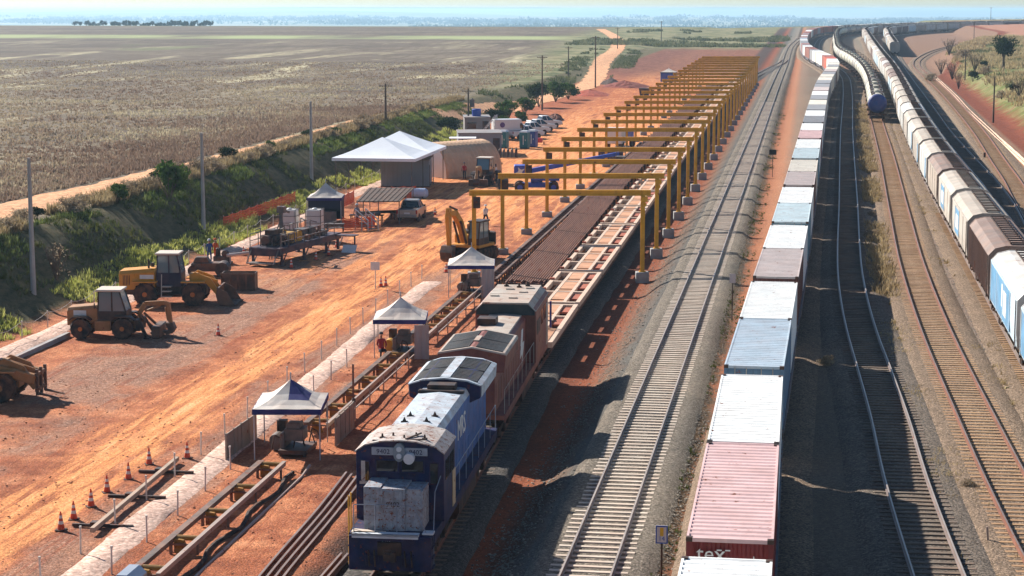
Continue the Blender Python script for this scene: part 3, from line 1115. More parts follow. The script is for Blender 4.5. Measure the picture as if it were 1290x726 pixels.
def hopper_body(ribs, detail=True):
    mb = MB()
    ys = [.35, .55, HL - .55, HL - .35]
    rings = [hopper_section(.45), hopper_section(HL - .45)]
    n = 12
    vs = rings[0] + rings[1]
    fs = []
    ms = []
    for k in range(n):
        b = (k + 1) % n
        mb.add([vs[k], vs[b], vs[n + b], vs[n + k]], [(0, 1, 2, 3)], 1 if k in (3, 4, 5, 6, 7) else (2 if k == 11 else 0))
    mb.add(rings[0], [tuple(range(n - 1, -1, -1))], 2)
    mb.add(rings[1], [tuple(range(n))], 2)
    # dark end hoods: rim plates over both ends
    for y in (.45, HL - .45):
        mb.loft([[(x * 1.012, y - .06, z + .025 if z > 3 else z) for x, _, z in hopper_section(0)], [(x * 1.012, y + .06, z + .025 if z > 3 else z) for x, _, z in hopper_section(0)]], 1)
    if detail:
        if ribs:
            for sx in (-1, 1):
                for k in range(26):
                    y = .8 + k * (HL - 1.6) / 25
                    mb.box(sx * 1.53 - .005, sx * 1.53 + sx * .05 + .005, y - .05, y + .05, 1.45, 3.70, 0)
        else:
            for sx in (-1, 1):
                for k in range(5):
                    y = .6 + k * (HL - 1.2) / 4
                    mb.box(sx * 1.53 - .004, sx * 1.53 + sx * .03 + .004, y - .06, y + .06, 1.4, 3.71, 0)
                mb.box(sx * 1.52 - .03, sx * 1.52 + .03, .5, HL - .5, 3.66, 3.78, 0)
    return mb


def hopper_parts(root, ribs):
    hopper_body(ribs).build('body', HB, root)
    w = MB()       # roof walk and long hatch with its cross clamps
    w.box(-.12, .52, 1.0, HL - 1.0, 4.31, 4.40, 0)
    for k in range(14):
        y = 1.2 + k * (HL - 2.4) / 13
        w.box(-.26, .66, y - .05, y + .05, 4.40, 4.47, 1)
    for x in (-.24, .64):
        w.box(x - .02, x + .02, 1.0, HL - 1.0, 4.36, 4.44, 1)
    w.build('roof_hatch', [HB[1], STEEL_D], root)
    f = MB()
    f.box(-.28, .28, -.35, HL + .35, .78, 1.12, 0)
    f.box(-1.4, 1.4, .1, .3, .92, 1.10, 0)
    f.box(-1.4, 1.4, HL - .3, HL - .1, .92, 1.10, 0)
    for y in (.30, HL - .30):
        for x in (-1.0, 1.0):
            f.bar((x, y, 1.0), (x, y, 3.7), .07)
        f.bar((-1.0, y, 1.1), (1.0, y, 3.4), .06)
    f.build('underframe', [STEEL_D], root)
    for y0 in (4.3, 7.6, 10.9):
        b = MB()
        b.loft([[(-1.3, y0, 1.35), (1.3, y0, 1.35), (1.3, y0 + 2.6, 1.35), (-1.3, y0 + 2.6, 1.35)], [(-.5, y0 + .8, .45), (.5, y0 + .8, .45), (.5, y0 + 1.8, .45), (-.5, y0 + 1.8, .45)]], 0)
        b.build('discharge_chute', [HB[0]], root)
    for y in (2.0, HL - 2.0):
        bogie_mb(y).build('bogie', [STEEL_D, WHEEL], root)
    ld = MB()
    for sx in (-1,):
        for x in (sx * 1.55,):
            for y in (.75, 1.1):
                ld.bar((x, y, 1.2), (x, y, 3.7), .04)
            for k in range(8):
                ld.bar((x, .75, 1.4 + k * .3), (x, 1.1, 1.4 + k * .3), .03)
    ld.build('ladder', [STEEL_D], root)


def proto_hopper(ribs):
    root = bpy.data.objects.new('hopper_wagon', None)
    COL.objects.link(root)
    tag(root, 'x', 'hopper wagon', 'grain hoppers in the long train')
    hopper_parts(root, ribs)
    return root


def proto_hopper_far():
    mb = hopper_body(False, False)
    mb.box(-.12, .52, 1.0, HL - 1.0, 4.31, 4.42, 2)
    for k in range(9):
        y = 1.2 + k * (HL - 2.4) / 8
        mb.box(-.3, .7, y - .08, y + .08, 4.40, 4.47, 2)
    mb.box(-.28, .28, -.35, HL + .35, .78, 1.12, 2)
    for y in (2.0, HL - 2.0):
        for a in (-.9, .9):
            for sx in (-1, 1):
                mb.cyl((sx * .74, y + a, .43), (sx * .9, y + a, .43), .43, .43, 8, 2)
        mb.box(-1.05, 1.05, y - 1.2, y + 1.2, .4, .75, 2)
    o = mb.build('hopper_wagon', HB)
    return tag(o, 'x', 'hopper wagon', 'grain hoppers in the long train')


P_H0, P_H1, P_H2 = proto_hopper(False), proto_hopper(True), proto_hopper_far()
SEQ = [('bluewhite', 'white'), ('bluewhite', 'white'), ('brown', 'brown'), ('cream', 'pale'), ('cream', 'pale'), ('beige', 'brown'), ('white', 'pale'), ('cream', 'pale'), ('white', 'pale'), ('cream', 'pale'), ('white', 'white'), ('white', 'pale')]


def panel(root, y0, y1, z0, z1, m, name='painted_panel', d=.004):
    p = MB()
    p.box(-1.53 - .012 - d, -1.53 + .01, y0, y1, z0, z1, 0)
    return p.build(name, [m], root)


def run_hoppers(path, d0, pitch, nnear, seq, tmpl, group, nmax=99):
    d = d0
    i = 0
    while d + HL < path.L - 2 and i < nmax:
        s, t, yaw = along(path, d, HL)
        k, r = seq[i] if i < len(seq) else (random.choice(['white', 'cream', 'beige', 'white', 'brown', 'bluewhite']), random.choice(['pale', 'pale', 'white', 'brown']))
        src = (P_H1 if k == 'brown' else P_H0) if i < nnear else P_H2
        c = copy_tree(src, None, {'hopper_side': HPM[k], 'hopper_roof': HRM[r]})
        place(c, s, t, 0, yaw, tmpl % (nth(i), HP[k][1]), group)
        if i < nnear:
            if k == 'bluewhite':
                panel(c, .6 + 3.5, HL - .9, 1.55, 3.6, BLUEP)
                panel(c, 6.2, 7.9, 1.9, 3.2, WHITE_L, 'white_emblem', .012)
                panel(c, 8.4, 9.0, 2.2, 3.4, WHITE_L, 'white_emblem', .012)
            elif k == 'cream' and i < 6:
                panel(c, 8.4, 13.0, 1.7, 3.5, BLUEP)
                panel(c, 9.3, 11.8, 2.1, 3.1, WHITE_L, 'white_emblem', .012)
            elif i in (6, 7, 8):
                panel(c, 3.0, 5.0, 1.6, 3.5, BLUEP)
        d += pitch
        i += 1
    return i


run_hoppers(PC, PC.at_s(118.3) - 2 * 17.75, 17.75, 11, SEQ, '%s grain hopper counted along the long train, %s', 'grain hoppers in the long train')
run_hoppers(PD, PD.at_s(628), 17.75, 0, [('beige', 'pale'), ('white', 'pale'), ('beige', 'pale'), ('cream', 'pale')], '%s hopper of the far right string, %s', 'hoppers of the far string at right', 40)
for o in (P_H0, P_H1, P_H2):
    for ch in list(o.children):
        bpy.data.objects.remove(ch)
    bpy.data.objects.remove(o)

# ================================================================ tank cars
TK = paint('tank_cream', (190, 186, 168), 0.6, 0, 0.2, 0.6, rust=0.16, dust=0.12, streak=0.6)
TK2 = paint('tank_grey', (160, 156, 148), 0.6, 0, 0.18, 0.6, rust=0.2, dust=0.12, streak=0.6)
TKB = paint('tank_blue', (34, 62, 128), 0.5, 0, 0.12, 0.8, dust=0.15)
TKW = paint('tank_band', (206, 210, 212), 0.55, 0, 0.08, 0.8, dust=0.1)
TKP = paint('tank_shell', (200, 200, 200))


def tank_shell(L, blue=False):
    mb = MB()
    r, zc, n = 1.42, 2.62, 22
    prof = [(.25, .0), (.28, .55), (.36, .95), (.5, 1.22), (.75, r), (1.2, r), (L - 1.2, r), (L - .75, r), (L - .5, 1.22), (L - .36, .95), (L - .28, .55), (L - .25, .0)]
    rings = [[(rr * math.cos(2 * math.pi * k / n), y, zc + rr * math.sin(2 * math.pi * k / n)) for k in range(n)] for y, rr in prof]
    for a in range(len(rings) - 1):
        m = 1 if (blue and a < 4) else (2 if (blue and a == 4) else 0)
        mb.loft([rings[a], rings[a + 1]], m, caps=False)
    return mb


def tank_parts(root, L, blue):
    tank_shell(L, blue).build('tank', [TKP, TKB, TKW], root, smooth=True)
    d = MB()
    d.cyl((0, L / 2, 3.95), (0, L / 2, 4.32), .5, .45, 14)
    d.cyl((0, L / 2, 4.32), (0, L / 2, 4.40), .3, .2, 10)
    d.build('dome', [TKP], root)
    wk = MB()
    for k in (-1, 1):
        wk.box(k * .62 - .16, k * .62 + .16, 1.4, L - 1.4, 4.02, 4.08)
    for y in np.arange(1.6, L - 1.4, 1.5):
        wk.bar((-.9, y, 3.75), (-.6, y, 4.02), .06)
        wk.bar((.9, y, 3.75), (.6, y, 4.02), .06)
    wk.box(-1.0, 1.0, L / 2 - .9, L / 2 - .75, 4.02, 4.12)
    wk.box(-1.0, 1.0, L / 2 + .75, L / 2 + .9, 4.02, 4.12)
    for y in (L / 2 - 1.0, L / 2 + 1.0):
        for x in (-.95, .95):
            wk.bar((x, y, 4.05), (x, y, 4.9), .05)
        wk.bar((-.95, y, 4.9), (.95, y, 4.9), .05)
    wk.build('walkway', [STEEL_D], root)
    f = MB()
    f.box(-.3, .3, -.3, L + .3, .8, 1.14)
    for y in (.05, L - .25):
        f.box(-1.4, 1.4, y, y + .2, .85, 1.12)
    for y in (1.6, L - 1.6):
        f.box(-1.1, 1.1, y - .4, y + .4, 1.1, 1.55)
    for y in (1.8, L / 2, L - 1.8):
        f.loft([[(1.44 * math.cos(w), y + o, 2.62 + 1.44 * math.sin(w)) for w in np.linspace(0, 2 * math.pi, 20, endpoint=False)] for o in (-.05, .05)], 0)
    f.build('underframe', [STEEL_D], root)
    for y in (1.7, L - 1.7):
        bogie_mb(y).build('bogie', [STEEL_D, WHEEL], root)


def proto_tank(L=12.6, blue=False):
    root = bpy.data.objects.new('tank_wagon', None)
    COL.objects.link(root)
    tag(root, 'x', 'tank wagon', 'tank wagons')
    tank_parts(root, L, blue)
    return root


P_T1, P_T2 = proto_tank(12.6, True), proto_tank(12.6, False)
d = PB.at_s(304)
i = 0
while d + 13 < PB.L - 3:
    s, t, yaw = along(PB, d, 12.6)
    c = P_T1 if i == 0 else copy_tree(P_T2, None, None)
    tm = TK if random.random() < .75 else TK2
    for ch in c.children:
        for sl in ch.material_slots:
            if sl.material == TKP:
                sl.link = 'OBJECT'
                sl.material = tm
    place(c, s, t, 0, yaw, 'front cream tank wagon with a blue end and white ring' if i == 0 else '%s dirty cream tank wagon behind the blue ended one' % nth(i), 'tank wagons')
    d += 13.7
    i += 1
for ch in list(P_T2.children):
    bpy.data.objects.remove(ch)
bpy.data.objects.remove(P_T2)
# ================================================================ locomotives
L_BLUE = paint('loco_navy', (18, 34, 72), 0.55, 0, 0.3, 1.6, rust=0.14, dust=0.10, streak=0.5, spec=0.2)
L_BLUE2 = paint('loco_mid_blue', (52, 92, 146), 0.6, 0, 0.25, 1.2, rust=0.12, dust=0.14, streak=0.6, spec=0.2)
L_ROOF = paint('loco_roof_white', (176, 188, 196), 0.8, 0, 0.2, 1.6, rust=0.22, dust=0.3, streak=0.4, spec=0.15)
L_WHITE = paint('loco_dirty_white', (142, 150, 158), 0.65, 0, 0.25, 3.6, rust=0.36, dust=0.2, streak=0.7)
L_EDGE = paint('loco_edge_white', (206, 210, 214), 0.5, 0, 0.1, 1.5, dust=0.15)
L_RED = paint('loco_brown_red', (116, 62, 56), 0.6, 0, 0.22, 0.8, rust=0.12, dust=0.3, streak=0.4)
L_DARK = paint('loco_black', (34, 34, 36), 0.6, 0.1, 0.3, 1.5, rust=0.15, dust=0.25)
L_GRILL = paint('loco_grille', (44, 50, 54), 0.7, 0.2, 0.2, 2.0, dust=0.08, bump=0.6)
L_DUST = paint('loco_roof_dusty', (170, 160, 148), 0.75, 0, 0.18, 0.8, rust=0.14, dust=0.4)
L_CABR = paint('cab_roof_rusted', (178, 172, 166), 0.8, 0, 0.24, 2.2, rust=0.38, dust=0.35, spec=0.15)
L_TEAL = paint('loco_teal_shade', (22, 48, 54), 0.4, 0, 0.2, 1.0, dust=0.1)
LAMP = glass('lamp_glass', (196, 204, 210), 0.15)
WIN = glass('window_glass', (26, 34, 40), 0.06)
YELL = paint('safety_yellow', (206, 150, 40), 0.6, 0, 0.15, 1.5, rust=0.12, dust=0.2)


def handrail(mb, pts, r=.017):
    mb.tube(pts, r, 6)


def bogie3(y, parent):
    mb = MB()
    for a in (-1.75, 0, 1.75):
        for sx in (-1, 1):
            mb.cyl((sx * .74, y + a, .5), (sx * .87, y + a, .5), .5, .5, 20, 1)
            mb.cyl((sx * .98, y + a, .5), (sx * 1.12, y + a, .5), .19, .17, 10, 0)
    for sx in (-1, 1):
        x = sx * 1.02
        mb.prism([(y - 2.4, .55), (y - 2.3, .85), (y + 2.3, .85), (y + 2.4, .55), (y + 2.1, .45), (y + 1.3, .62), (y + .5, .62), (y, .45), (y - .5, .62), (y - 1.3, .62), (y - 2.1, .45)], 'x', x - .08, x + .08, 0)
        for k in (-.9, .9):
            mb.cyl((x + sx * .06, y + k, .42), (x + sx * .06, y + k, .84), .12, .12, 8, 0)
    return mb.build('bogie', [L_DARK, WHEEL], parent)


def loco_under(root, L, col):
    f = MB()
    f.box(-1.45, 1.45, .55, L - .55, 1.45, 1.65, 0)
    f.box(-.4, .4, .2, L - .2, 1.0, 1.45, 1)
    for sx in (-1, 1):
        f.box(sx * 1.45 - .02, sx * 1.45 + .02, .8, L - .8, 1.30, 1.655, 0)
        for k in range(9):
            f.box(sx * 1.3 - .08, sx * 1.3 + .08, 3.0 + k * 1.35, 3.5 + k * 1.35, 1.15, 1.45, 1)
    f.build('platform', [col, L_DARK], root)
    t = MB()
    t.prism([(-1.3, .55), (-1.42, .8), (-1.42, 1.3), (1.42, 1.3), (1.42, .8), (1.3, .55)], 'y', L / 2 - 2.3, L / 2 + 2.3, 0)
    t.cyl((1.0, L / 2 - 4.0, 1.1), (1.0, L / 2 - 2.5, 1.1), .2, .2, 10, 0)
    t.build('fuel_tank', [L_DARK], root)
    bogie3(3.9, root)
    bogie3(L - 3.9, root)


def coupler(root, y, sg):
    c = MB()
    c.box(-.14, .14, min(y, y - sg * .5), max(y, y - sg * .5), .88, 1.12)
    c.box(-.2, .2, min(y, y - sg * .28), max(y, y - sg * .28) + .0, .82, 1.2)
    c.box(.1, .26, min(y - sg * .28, y - sg * .5), max(y - sg * .28, y - sg * .5), .84, 1.18)
    c.build('coupler', [L_DARK], root, bevel=.02)


def roof_loft(xs, L0, L1):
    return


def blue_loco():
    s, t, yaw = along(PL, PL.at_s(63.9), 17.8)
    root = thing('locomotive', 'front blue diesel locomotive with dirty white nose and number 9402', 'locomotive', s, t, -.9, yaw)
    L = 18.2
    loco_under(root, L, L_BLUE)
    # front sill and snow plough plate
    p = MB()
    p.box(-1.42, 1.42, .35, .55, .42, 1.62)
    p.box(-1.42, -1.1, .55, .95, .5, 1.45)
    p.box(1.1, 1.42, .55, .95, .5, 1.45)
    for x in (-.62, .62):
        p.box(x - .22, x + .22, .30, .36, .62, 1.02)
    p.build('pilot_plate', [L_BLUE], root, bevel=.015)
    e = MB()
    e.box(-1.30, .98, .30, .66, 1.622, 1.70)
    e.box(-1.30, .98, .30, .36, 1.56, 1.70)
    e.box(1.08, 1.46, .55, .95, 1.66, 1.72)
    e.build('white_edge', [L_EDGE], root)
    text('9402', .17, WHITE_L, root, (-.12, .342, 1.34), (math.pi / 2, 0, 0))
    coupler(root, .42, 1)
    h = MB()
    for x in (-.75, -.55, .5, .72):
        h.tube([(x, .36, 1.12), (x + .05, .16, .95), (x + .08, .14, .62)], .03)
    h.build('brake_hose', [L_DARK], root)
    # nose: tall dirty white box with three door panels
    n = MB()
    n.box(-1.02, -.42, 1.02, 2.4, 1.65, 3.16)
    n.box(-.42, .42, .98, 2.4, 1.65, 3.12)
    n.box(.42, 1.02, 1.02, 2.4, 1.65, 3.05)
    for x in (-.72, .72):
        for z in (1.8, 2.3, 2.75):
            n.box(x - .24, x + .24, 1.005, 1.03, z, z + .38)
    n.box(-.34, .34, .955, .985, 1.75, 2.45)
    n.box(-.34, .34, .955, .985, 2.72, 3.05)
    n.build('nose', [L_WHITE], root, bevel=.03)
    text('9402', .24, L_DARK, root, (0, .972, 2.50), (math.pi / 2, 0, 0))
    # cab with cambered roof
    cb = MB()
    prof = [(-1.55, 1.65), (-1.55, 4.05), (-1.2, 4.30), (-.6, 4.44), (0, 4.48), (.6, 4.44), (1.2, 4.30), (1.55, 4.05), (1.55, 1.65)]
    cb.prism(prof, 'y', 2.4, 5.0)
    cb.build('cab', [L_BLUE], root, bevel=.02)
    r = MB()
    up = [(x * 1.02, z + .05) for x, z in prof[1:-1]]
    dn = [(x * 1.02, z + .004) for x, z in prof[1:-1]][::-1]
    r.prism(up + dn, 'y', 2.32, 5.05)
    r.build('cab_roof', [L_CABR], root)
    rr = MB()
    for x, y in ((-.7, 2.9), (-.35, 3.1), (.1, 2.75), (.45, 3.2), (.8, 2.9)):
        rr.cyl((x, y, 4.45), (x, y, 4.62), .05, .03, 6)
        rr.box(x - .09, x + .09, y - .05, y + .05, 4.43, 4.5)
    rr.bar((-1.0, 2.6, 4.42), (.9, 2.55, 4.52), .05)
    rr.bar((.2, 2.5, 4.53), (.6, 3.4, 4.56), .05)
    rr.build('roof_aerial', [L_DARK], root)
    for x0, x1 in ((-.98, -.17), (.17, .98)):
        nb = MB()
        nb.box(x0, x1, 2.33, 2.42, 3.98, 4.25)
        ob = nb.build('number_board', [paint('number_board_grey', (150, 160, 170), .5, 0, .1, 2, dust=.1)], root)
        text('9402', .24, L_BLUE, ob, ((x0 + x1) / 2, 2.324, 4.03), (math.pi / 2, 0, 0))
    hl = MB()
    hl.loft([[(.21 * math.cos(w), y, 4.10 + .33 * math.sin(w)) for w in np.linspace(0, 2 * math.pi, 18, endpoint=False)] for y in (2.24, 2.42)])
    oh = hl.build('headlight', [paint('headlight_ring', (120, 132, 142), .5, .3, .1, 2)], root)
    for z in (4.22, 3.97):
        q = MB()
        q.cyl((0, 2.20, z), (0, 2.26, z), .09, .11, 12)
        q.build('lamp', [LAMP], oh)
    bl = MB()
    bl.cyl((.36, 2.12, 3.90), (.36, 2.36, 3.92), .19, .19, 14)
    bl.build('side_lamp', [L_EDGE], root)
    for (x0, x1, z0, z1, m) in ((-.82, -.08, 3.40, 3.78, WIN), (.08, .82, 3.40, 3.78, WIN), (-1.34, -1.08, 3.05, 3.72, WIN), (1.08, 1.34, 3.0, 3.72, WIN)):
        wn = MB()
        wn.box(x0 - .05, x1 + .05, 2.375, 2.42, z0 - .05, z1 + .05)
        ow = wn.build('window_frame', [L_BLUE], root)
        g = MB()
        g.box(x0, x1, 2.366, 2.39, z0, z1)
        g.build('pane', [m], ow)
    bd = MB()
    bd.box(-1.36, -1.22, 2.35, 2.37, 3.02, 3.75)
    bd.box(-1.42, -1.05, 2.33, 2.38, 2.93, 3.03)
    bd.build('window_blind', [L_CABR], root)
    for sx in (-1, 1):
        sw = MB()
        for y0, y1 in ((2.75, 3.55), (3.75, 4.6)):
            sw.box(sx * 1.55 - .02, sx * 1.55 + .02, y0, y1, 3.05, 3.75)
        sw.build('side_window', [WIN], root)
        dr = MB()
        dr.box(sx * 1.55 - .025, sx * 1.55 + .025, 4.45 if sx < 0 else 4.3, 4.95, 1.7, 3.0)
        dr.build('cab_door', [paint('cab_door_buff', (176, 158, 126), .6, 0, .2, 1, rust=.2, dust=.2)], root)
    # long hood
    hd = MB()
    hp = [(-1.0, 1.65), (-1.0, 4.05), (-.84, 4.32), (0, 4.40), (.84, 4.32), (1.0, 4.05), (1.0, 1.65)]
    hd.prism(hp, 'y', 5.0, 17.4)
    for y in np.arange(5.6, 12.2, .82):
        for sx in (-1, 1):
            hd.box(sx * 1.0 - .015, sx * 1.0 + .015, y, y + .74, 1.8, 2.55)
    hd.build('hood', [L_BLUE2], root, bevel=.015)
    rf = MB()
    rf.prism([(-.99, 4.10), (-.90, 4.26), (-.84, 4.355), (0, 4.435), (.84, 4.355), (.90, 4.26), (.99, 4.10), (0, 4.3)], 'y', 5.06, 12.6)
    rf.build('hood_roof', [L_ROOF], root)
    tp = MB()
    for x, y in ((-.45, 5.9), (.35, 6.0), (-.4, 6.9), (.5, 7.0)):
        tp.prism([(x - .09, 4.38), (x + .09, 4.38), (x, 4.58)], 'y', y - .04, y + .04)
        tp.box(x - .12, x + .12, y - .08, y + .08, 4.36, 4.42)
    tp.build('lifting_lug', [L_DARK], root)
    ex = MB()
    ex.box(-.55, .55, 11.6, 12.3, 4.38, 4.64)
    ex.box(-.85, .95, 11.3, 11.62, 4.36, 4.48)
    ex.build('exhaust_stack', [L_DARK], root, bevel=.02)
    # radiator wings overhanging both sides
    rw = MB()
    wp = [(-1.42, 3.95), (-1.45, 4.47), (-.9, 4.65), (0, 4.73), (.9, 4.65), (1.45, 4.47), (1.42, 3.95), (1.0, 3.75), (-1.0, 3.75)]
    rw.prism(wp, 'y', 12.6, 17.3)
    orw = rw.build('radiator_housing', [L_BLUE], root, bevel=.02)
    ed = MB()
    for y0, y1 in ((12.52, 12.72), (17.2, 17.36)):
        ed.prism([(-1.47, 4.48), (-.9, 4.68), (0, 4.76), (.9, 4.68), (1.47, 4.48), (1.42, 4.45), (.9, 4.62), (0, 4.70), (-.9, 4.62), (-1.42, 4.45)], 'y', y0, y1)
    for sx in (-1, 1):
        ed.prism([(sx * 1.455, 3.97), (sx * 1.49, 4.47), (sx * 1.30, 4.57), (sx * 1.28, 4.52), (sx * 1.43, 4.45)], 'y', 12.7, 17.2)
    ed.box(-.20, .20, 12.7, 17.2, 4.71, 4.77)
    ed.build('roof_trim', [L_ROOF], orw)
    for sx in (-1, 1):
        for y0, y1 in ((12.8, 14.8), (15.0, 17.1)):
            g = MB()
            x0, x1 = sorted((sx * .24, sx * 1.26))
            z0 = 4.75 if sx > 0 else 4.59
            z1 = 4.59 if sx > 0 else 4.75
            g.prism([(x0, z0), (x1, z1), (x1, z1 - .08), (x0, z0 - .08)], 'y', y0, y1)
            for k in range(8):
                yy = y0 + .1 + k * (y1 - y0 - .2) / 7
                g.prism([(x0 + .03, z0 + .012), (x1 - .03, z1 + .012), (x1 - .03, z1 - .01), (x0 + .03, z0 - .01)], 'y', yy - .02, yy + .02)
            g.build('radiator_grille', [L_GRILL], orw)
    text('MRS', 1.15, WHITE_L, root, (1.012, 10.3, 2.95), (math.pi / 2, 0, math.pi / 2))
    text('MRS', 1.15, WHITE_L, root, (-1.012, 10.3, 2.95), (math.pi / 2, 0, -math.pi / 2))
    # handrails
    hr = MB()
    for sx in (-1, 1):
        pts = [(sx * 1.42, 5.2, 2.7), (sx * 1.42, 17.3, 2.7)]
        handrail(hr, pts)
        for y in np.arange(5.2, 17.4, 1.73):
            handrail(hr, [(sx * 1.42, y, 1.65), (sx * 1.42, y, 2.7)])
    handrail(hr, [(-1.30, .66, 1.65), (-1.30, .66, 2.62), (-.4, .62, 2.66), (.55, .62, 2.66), (.78, .62, 2.6), (1.2, .66, 1.7)])
    handrail(hr, [(1.42, .9, .5), (1.42, .9, 1.75), (1.36, 1.6, 2.9), (1.45, 2.3, 3.3)])
    for x in (-.55, .2):
        handrail(hr, [(x, .62, 1.65), (x, .62, 2.66)])
    hr.build('handrail', [paint('handrail_grey_blue', (120, 134, 150), .5, 0, .15, 2, dust=.2)], root)
    sd = MB()
    handrail(sd, [(-1.46, .62, .5), (-1.46, .62, 2.95)], .028)
    handrail(sd, [(-1.46, 1.0, .5), (-1.46, 1.0, 2.95)], .028)
    sd.build('grab_rail', [YELL], root)
    st = MB()
    for z in (.5, .85, 1.2):
        st.box(-1.47, -1.12, .5, .95, z, z + .05)
        st.box(1.12, 1.47, .5, .95, z, z + .05)
    st.build('step', [L_BLUE], root)
    dk = MB()
    dk.prism([(-1.38, .5), (-.5, .52), (-.2, .75), (-1.38, 1.0)], 'z', 1.656, 1.70)
    dk.build('deck_plank', [paint('bleached_board', (206, 186, 168), .8, 0, .12, 2)], root)
    return root


def red_loco():
    s, t, yaw = along(PL, PL.at_s(83.4), 19.0)
    root = thing('locomotive', 'brown red diesel locomotive behind the blue one, cab at its far end', 'locomotive', s, t, -.9, yaw)
    L = 20.4
    loco_under(root, L, L_RED)
    coupler(root, .42, 1)
    bd = MB()
    bd.prism([(-1.0, 1.65), (-1.0, 3.9), (-.8, 4.05), (.8, 4.05), (1.0, 3.9), (1.0, 1.65)], 'y', .9, 13.2)
    for y in np.arange(1.3, 12.6, .95):
        for sx in (-1, 1):
            bd.box(sx * 1.0 - .02, sx * 1.0 + .02, y, y + .85, 1.85, 2.9)
    bd.build('hood', [L_RED], root, bevel=.02)
    rw = MB()
    rw.prism([(-1.42, 3.5), (-1.5, 4.25), (-1.45, 4.34), (0, 4.60), (1.45, 4.34), (1.5, 4.25), (1.42, 3.5)], 'y', .85, 5.4)
    orw = rw.build('radiator_housing', [L_RED], root, bevel=.02)
    for sx in (-1, 1):
        for y0, y1 in ((1.05, 3.1), (3.2, 5.25)):
            g = MB()
            x0, x1 = sorted((sx * .16, sx * 1.36))
            za, zb_ = (4.60, 4.38) if sx > 0 else (4.38, 4.60)
            g.prism([(x0, za + .01), (x1, zb_ + .01), (x1, zb_ - .08), (x0, za - .08)], 'y', y0, y1)
            for k in range(8):
                yy = y0 + .1 + k * (y1 - y0 - .2) / 7
                g.prism([(x0 + .03, za + .022), (x1 - .03, zb_ + .022), (x1 - .03, zb_ - .01), (x0 + .03, za - .01)], 'y', yy - .02, yy + .02)
            g.build('radiator_grille', [L_GRILL], orw)
    ed = MB()
    ed.box(-.12, .12, 2.4, 3.6, 4.58, 4.65)
    for y0, y1 in ((.78, .92), (5.3, 5.45)):
        ed.prism([(-1.52, 4.28), (-1.47, 4.37), (0, 4.63), (1.47, 4.37), (1.52, 4.28), (1.4, 4.30), (0, 4.56), (-1.4, 4.30)], 'y', y0, y1)
    for sx in (-1, 1):
        ed.prism([(sx * 1.50, 4.2), (sx * 1.53, 4.28), (sx * 1.46, 4.38), (sx * 1.36, 4.40), (sx * 1.42, 4.3)], 'y', .9, 5.35)
    ed.build('roof_trim', [L_DUST], orw)
    rf = MB()
    rf.prism([(-.86, 3.98), (-.80, 4.08), (0, 4.12), (.80, 4.08), (.86, 3.98), (0, 4.02)], 'y', 5.5, 13.1)
    rf.build('hood_roof', [L_DUST], root)
    ex = MB()
    ex.box(-.95, -.05, 9.6, 10.6, 4.08, 4.42)
    ex.build('exhaust_stack', [L_DARK], root, bevel=.02)
    # raised equipment bay with cab behind
    cb = MB()
    cb.prism([(-1.52, 1.65), (-1.52, 4.3), (-1.15, 4.62), (1.15, 4.62), (1.52, 4.3), (1.52, 1.65)], 'y', 13.2, 19.2)
    cb.build('cab', [L_RED], root, bevel=.02)
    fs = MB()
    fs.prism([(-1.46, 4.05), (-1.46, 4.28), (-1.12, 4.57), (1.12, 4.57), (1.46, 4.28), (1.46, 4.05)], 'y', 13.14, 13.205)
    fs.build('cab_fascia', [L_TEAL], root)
    rf = MB()
    rf.prism([(-1.54, 4.27), (-1.17, 4.62), (-1.15, 4.68), (1.15, 4.68), (1.17, 4.62), (1.54, 4.27), (1.5, 4.24), (1.14, 4.60), (-1.14, 4.60), (-1.5, 4.24)], 'y', 13.1, 16.0)
    rf.prism([(-1.54, 4.27), (-1.17, 4.62), (-1.15, 4.68), (1.15, 4.68), (1.17, 4.62), (1.54, 4.27), (1.5, 4.24), (1.14, 4.60), (-1.14, 4.60), (-1.5, 4.24)], 'y', 16.08, 19.3)
    for x, y in ((-.8, 15.2), (.2, 14.6), (-.3, 17.6), (.7, 18.0), (.5, 16.6)):
        rf.box(x - .2, x + .2, y - .15, y + .15, 4.68, 4.74)
    rf.build('cab_roof', [L_DUST], root)
    hn = MB()
    for x, y in ((-.6, 18.6), (.1, 18.3), (.5, 18.8)):
        hn.cyl((x, y, 4.68), (x, y, 4.92), .07, .05, 8)
        hn.box(x - .12, x + .12, y - .06, y + .06, 4.68, 4.76)
    hn.build('horn', [L_DARK], root)
    for sx in (-1, 1):
        sw = MB()
        for y0, y1 in ((15.6, 16.5), (17.0, 17.9)):
            sw.box(sx * 1.52 - .02, sx * 1.52 + .02, y0, y1, 3.2, 3.95)
        sw.build('side_window', [WIN], root)
        dr = MB()
        dr.box(sx * 1.52 - .025, sx * 1.52 + .025, 18.2, 19.0, 1.7, 3.9)
        dr.build('cab_door', [L_DUST], root)
        lv = MB()
        for y0 in (6.2, 8.0, 13.6):
            lv.box(sx * (1.0 if y0 < 13 else 1.52) - .02, sx * (1.0 if y0 < 13 else 1.52) + .02, y0, y0 + 1.5, 3.0, 3.7)
        lv.build('louvre_panel', [L_DARK], root)
        em = MB()
        xx = sx * 1.012
        em.prism([(10.6, 2.3), (11.3, 3.6), (11.9, 3.6), (11.6, 2.9), (12.4, 2.9), (11.4, 1.9), (11.5, 2.4)], 'x', xx - .012, xx + .012)
        em.build('white_emblem', [WHITE_L], root)
    ns = MB()
    ns.box(-1.0, 1.0, 19.2, 20.0, 1.65, 3.2)
    ns.build('nose', [L_RED], root, bevel=.04)
    hr = MB()
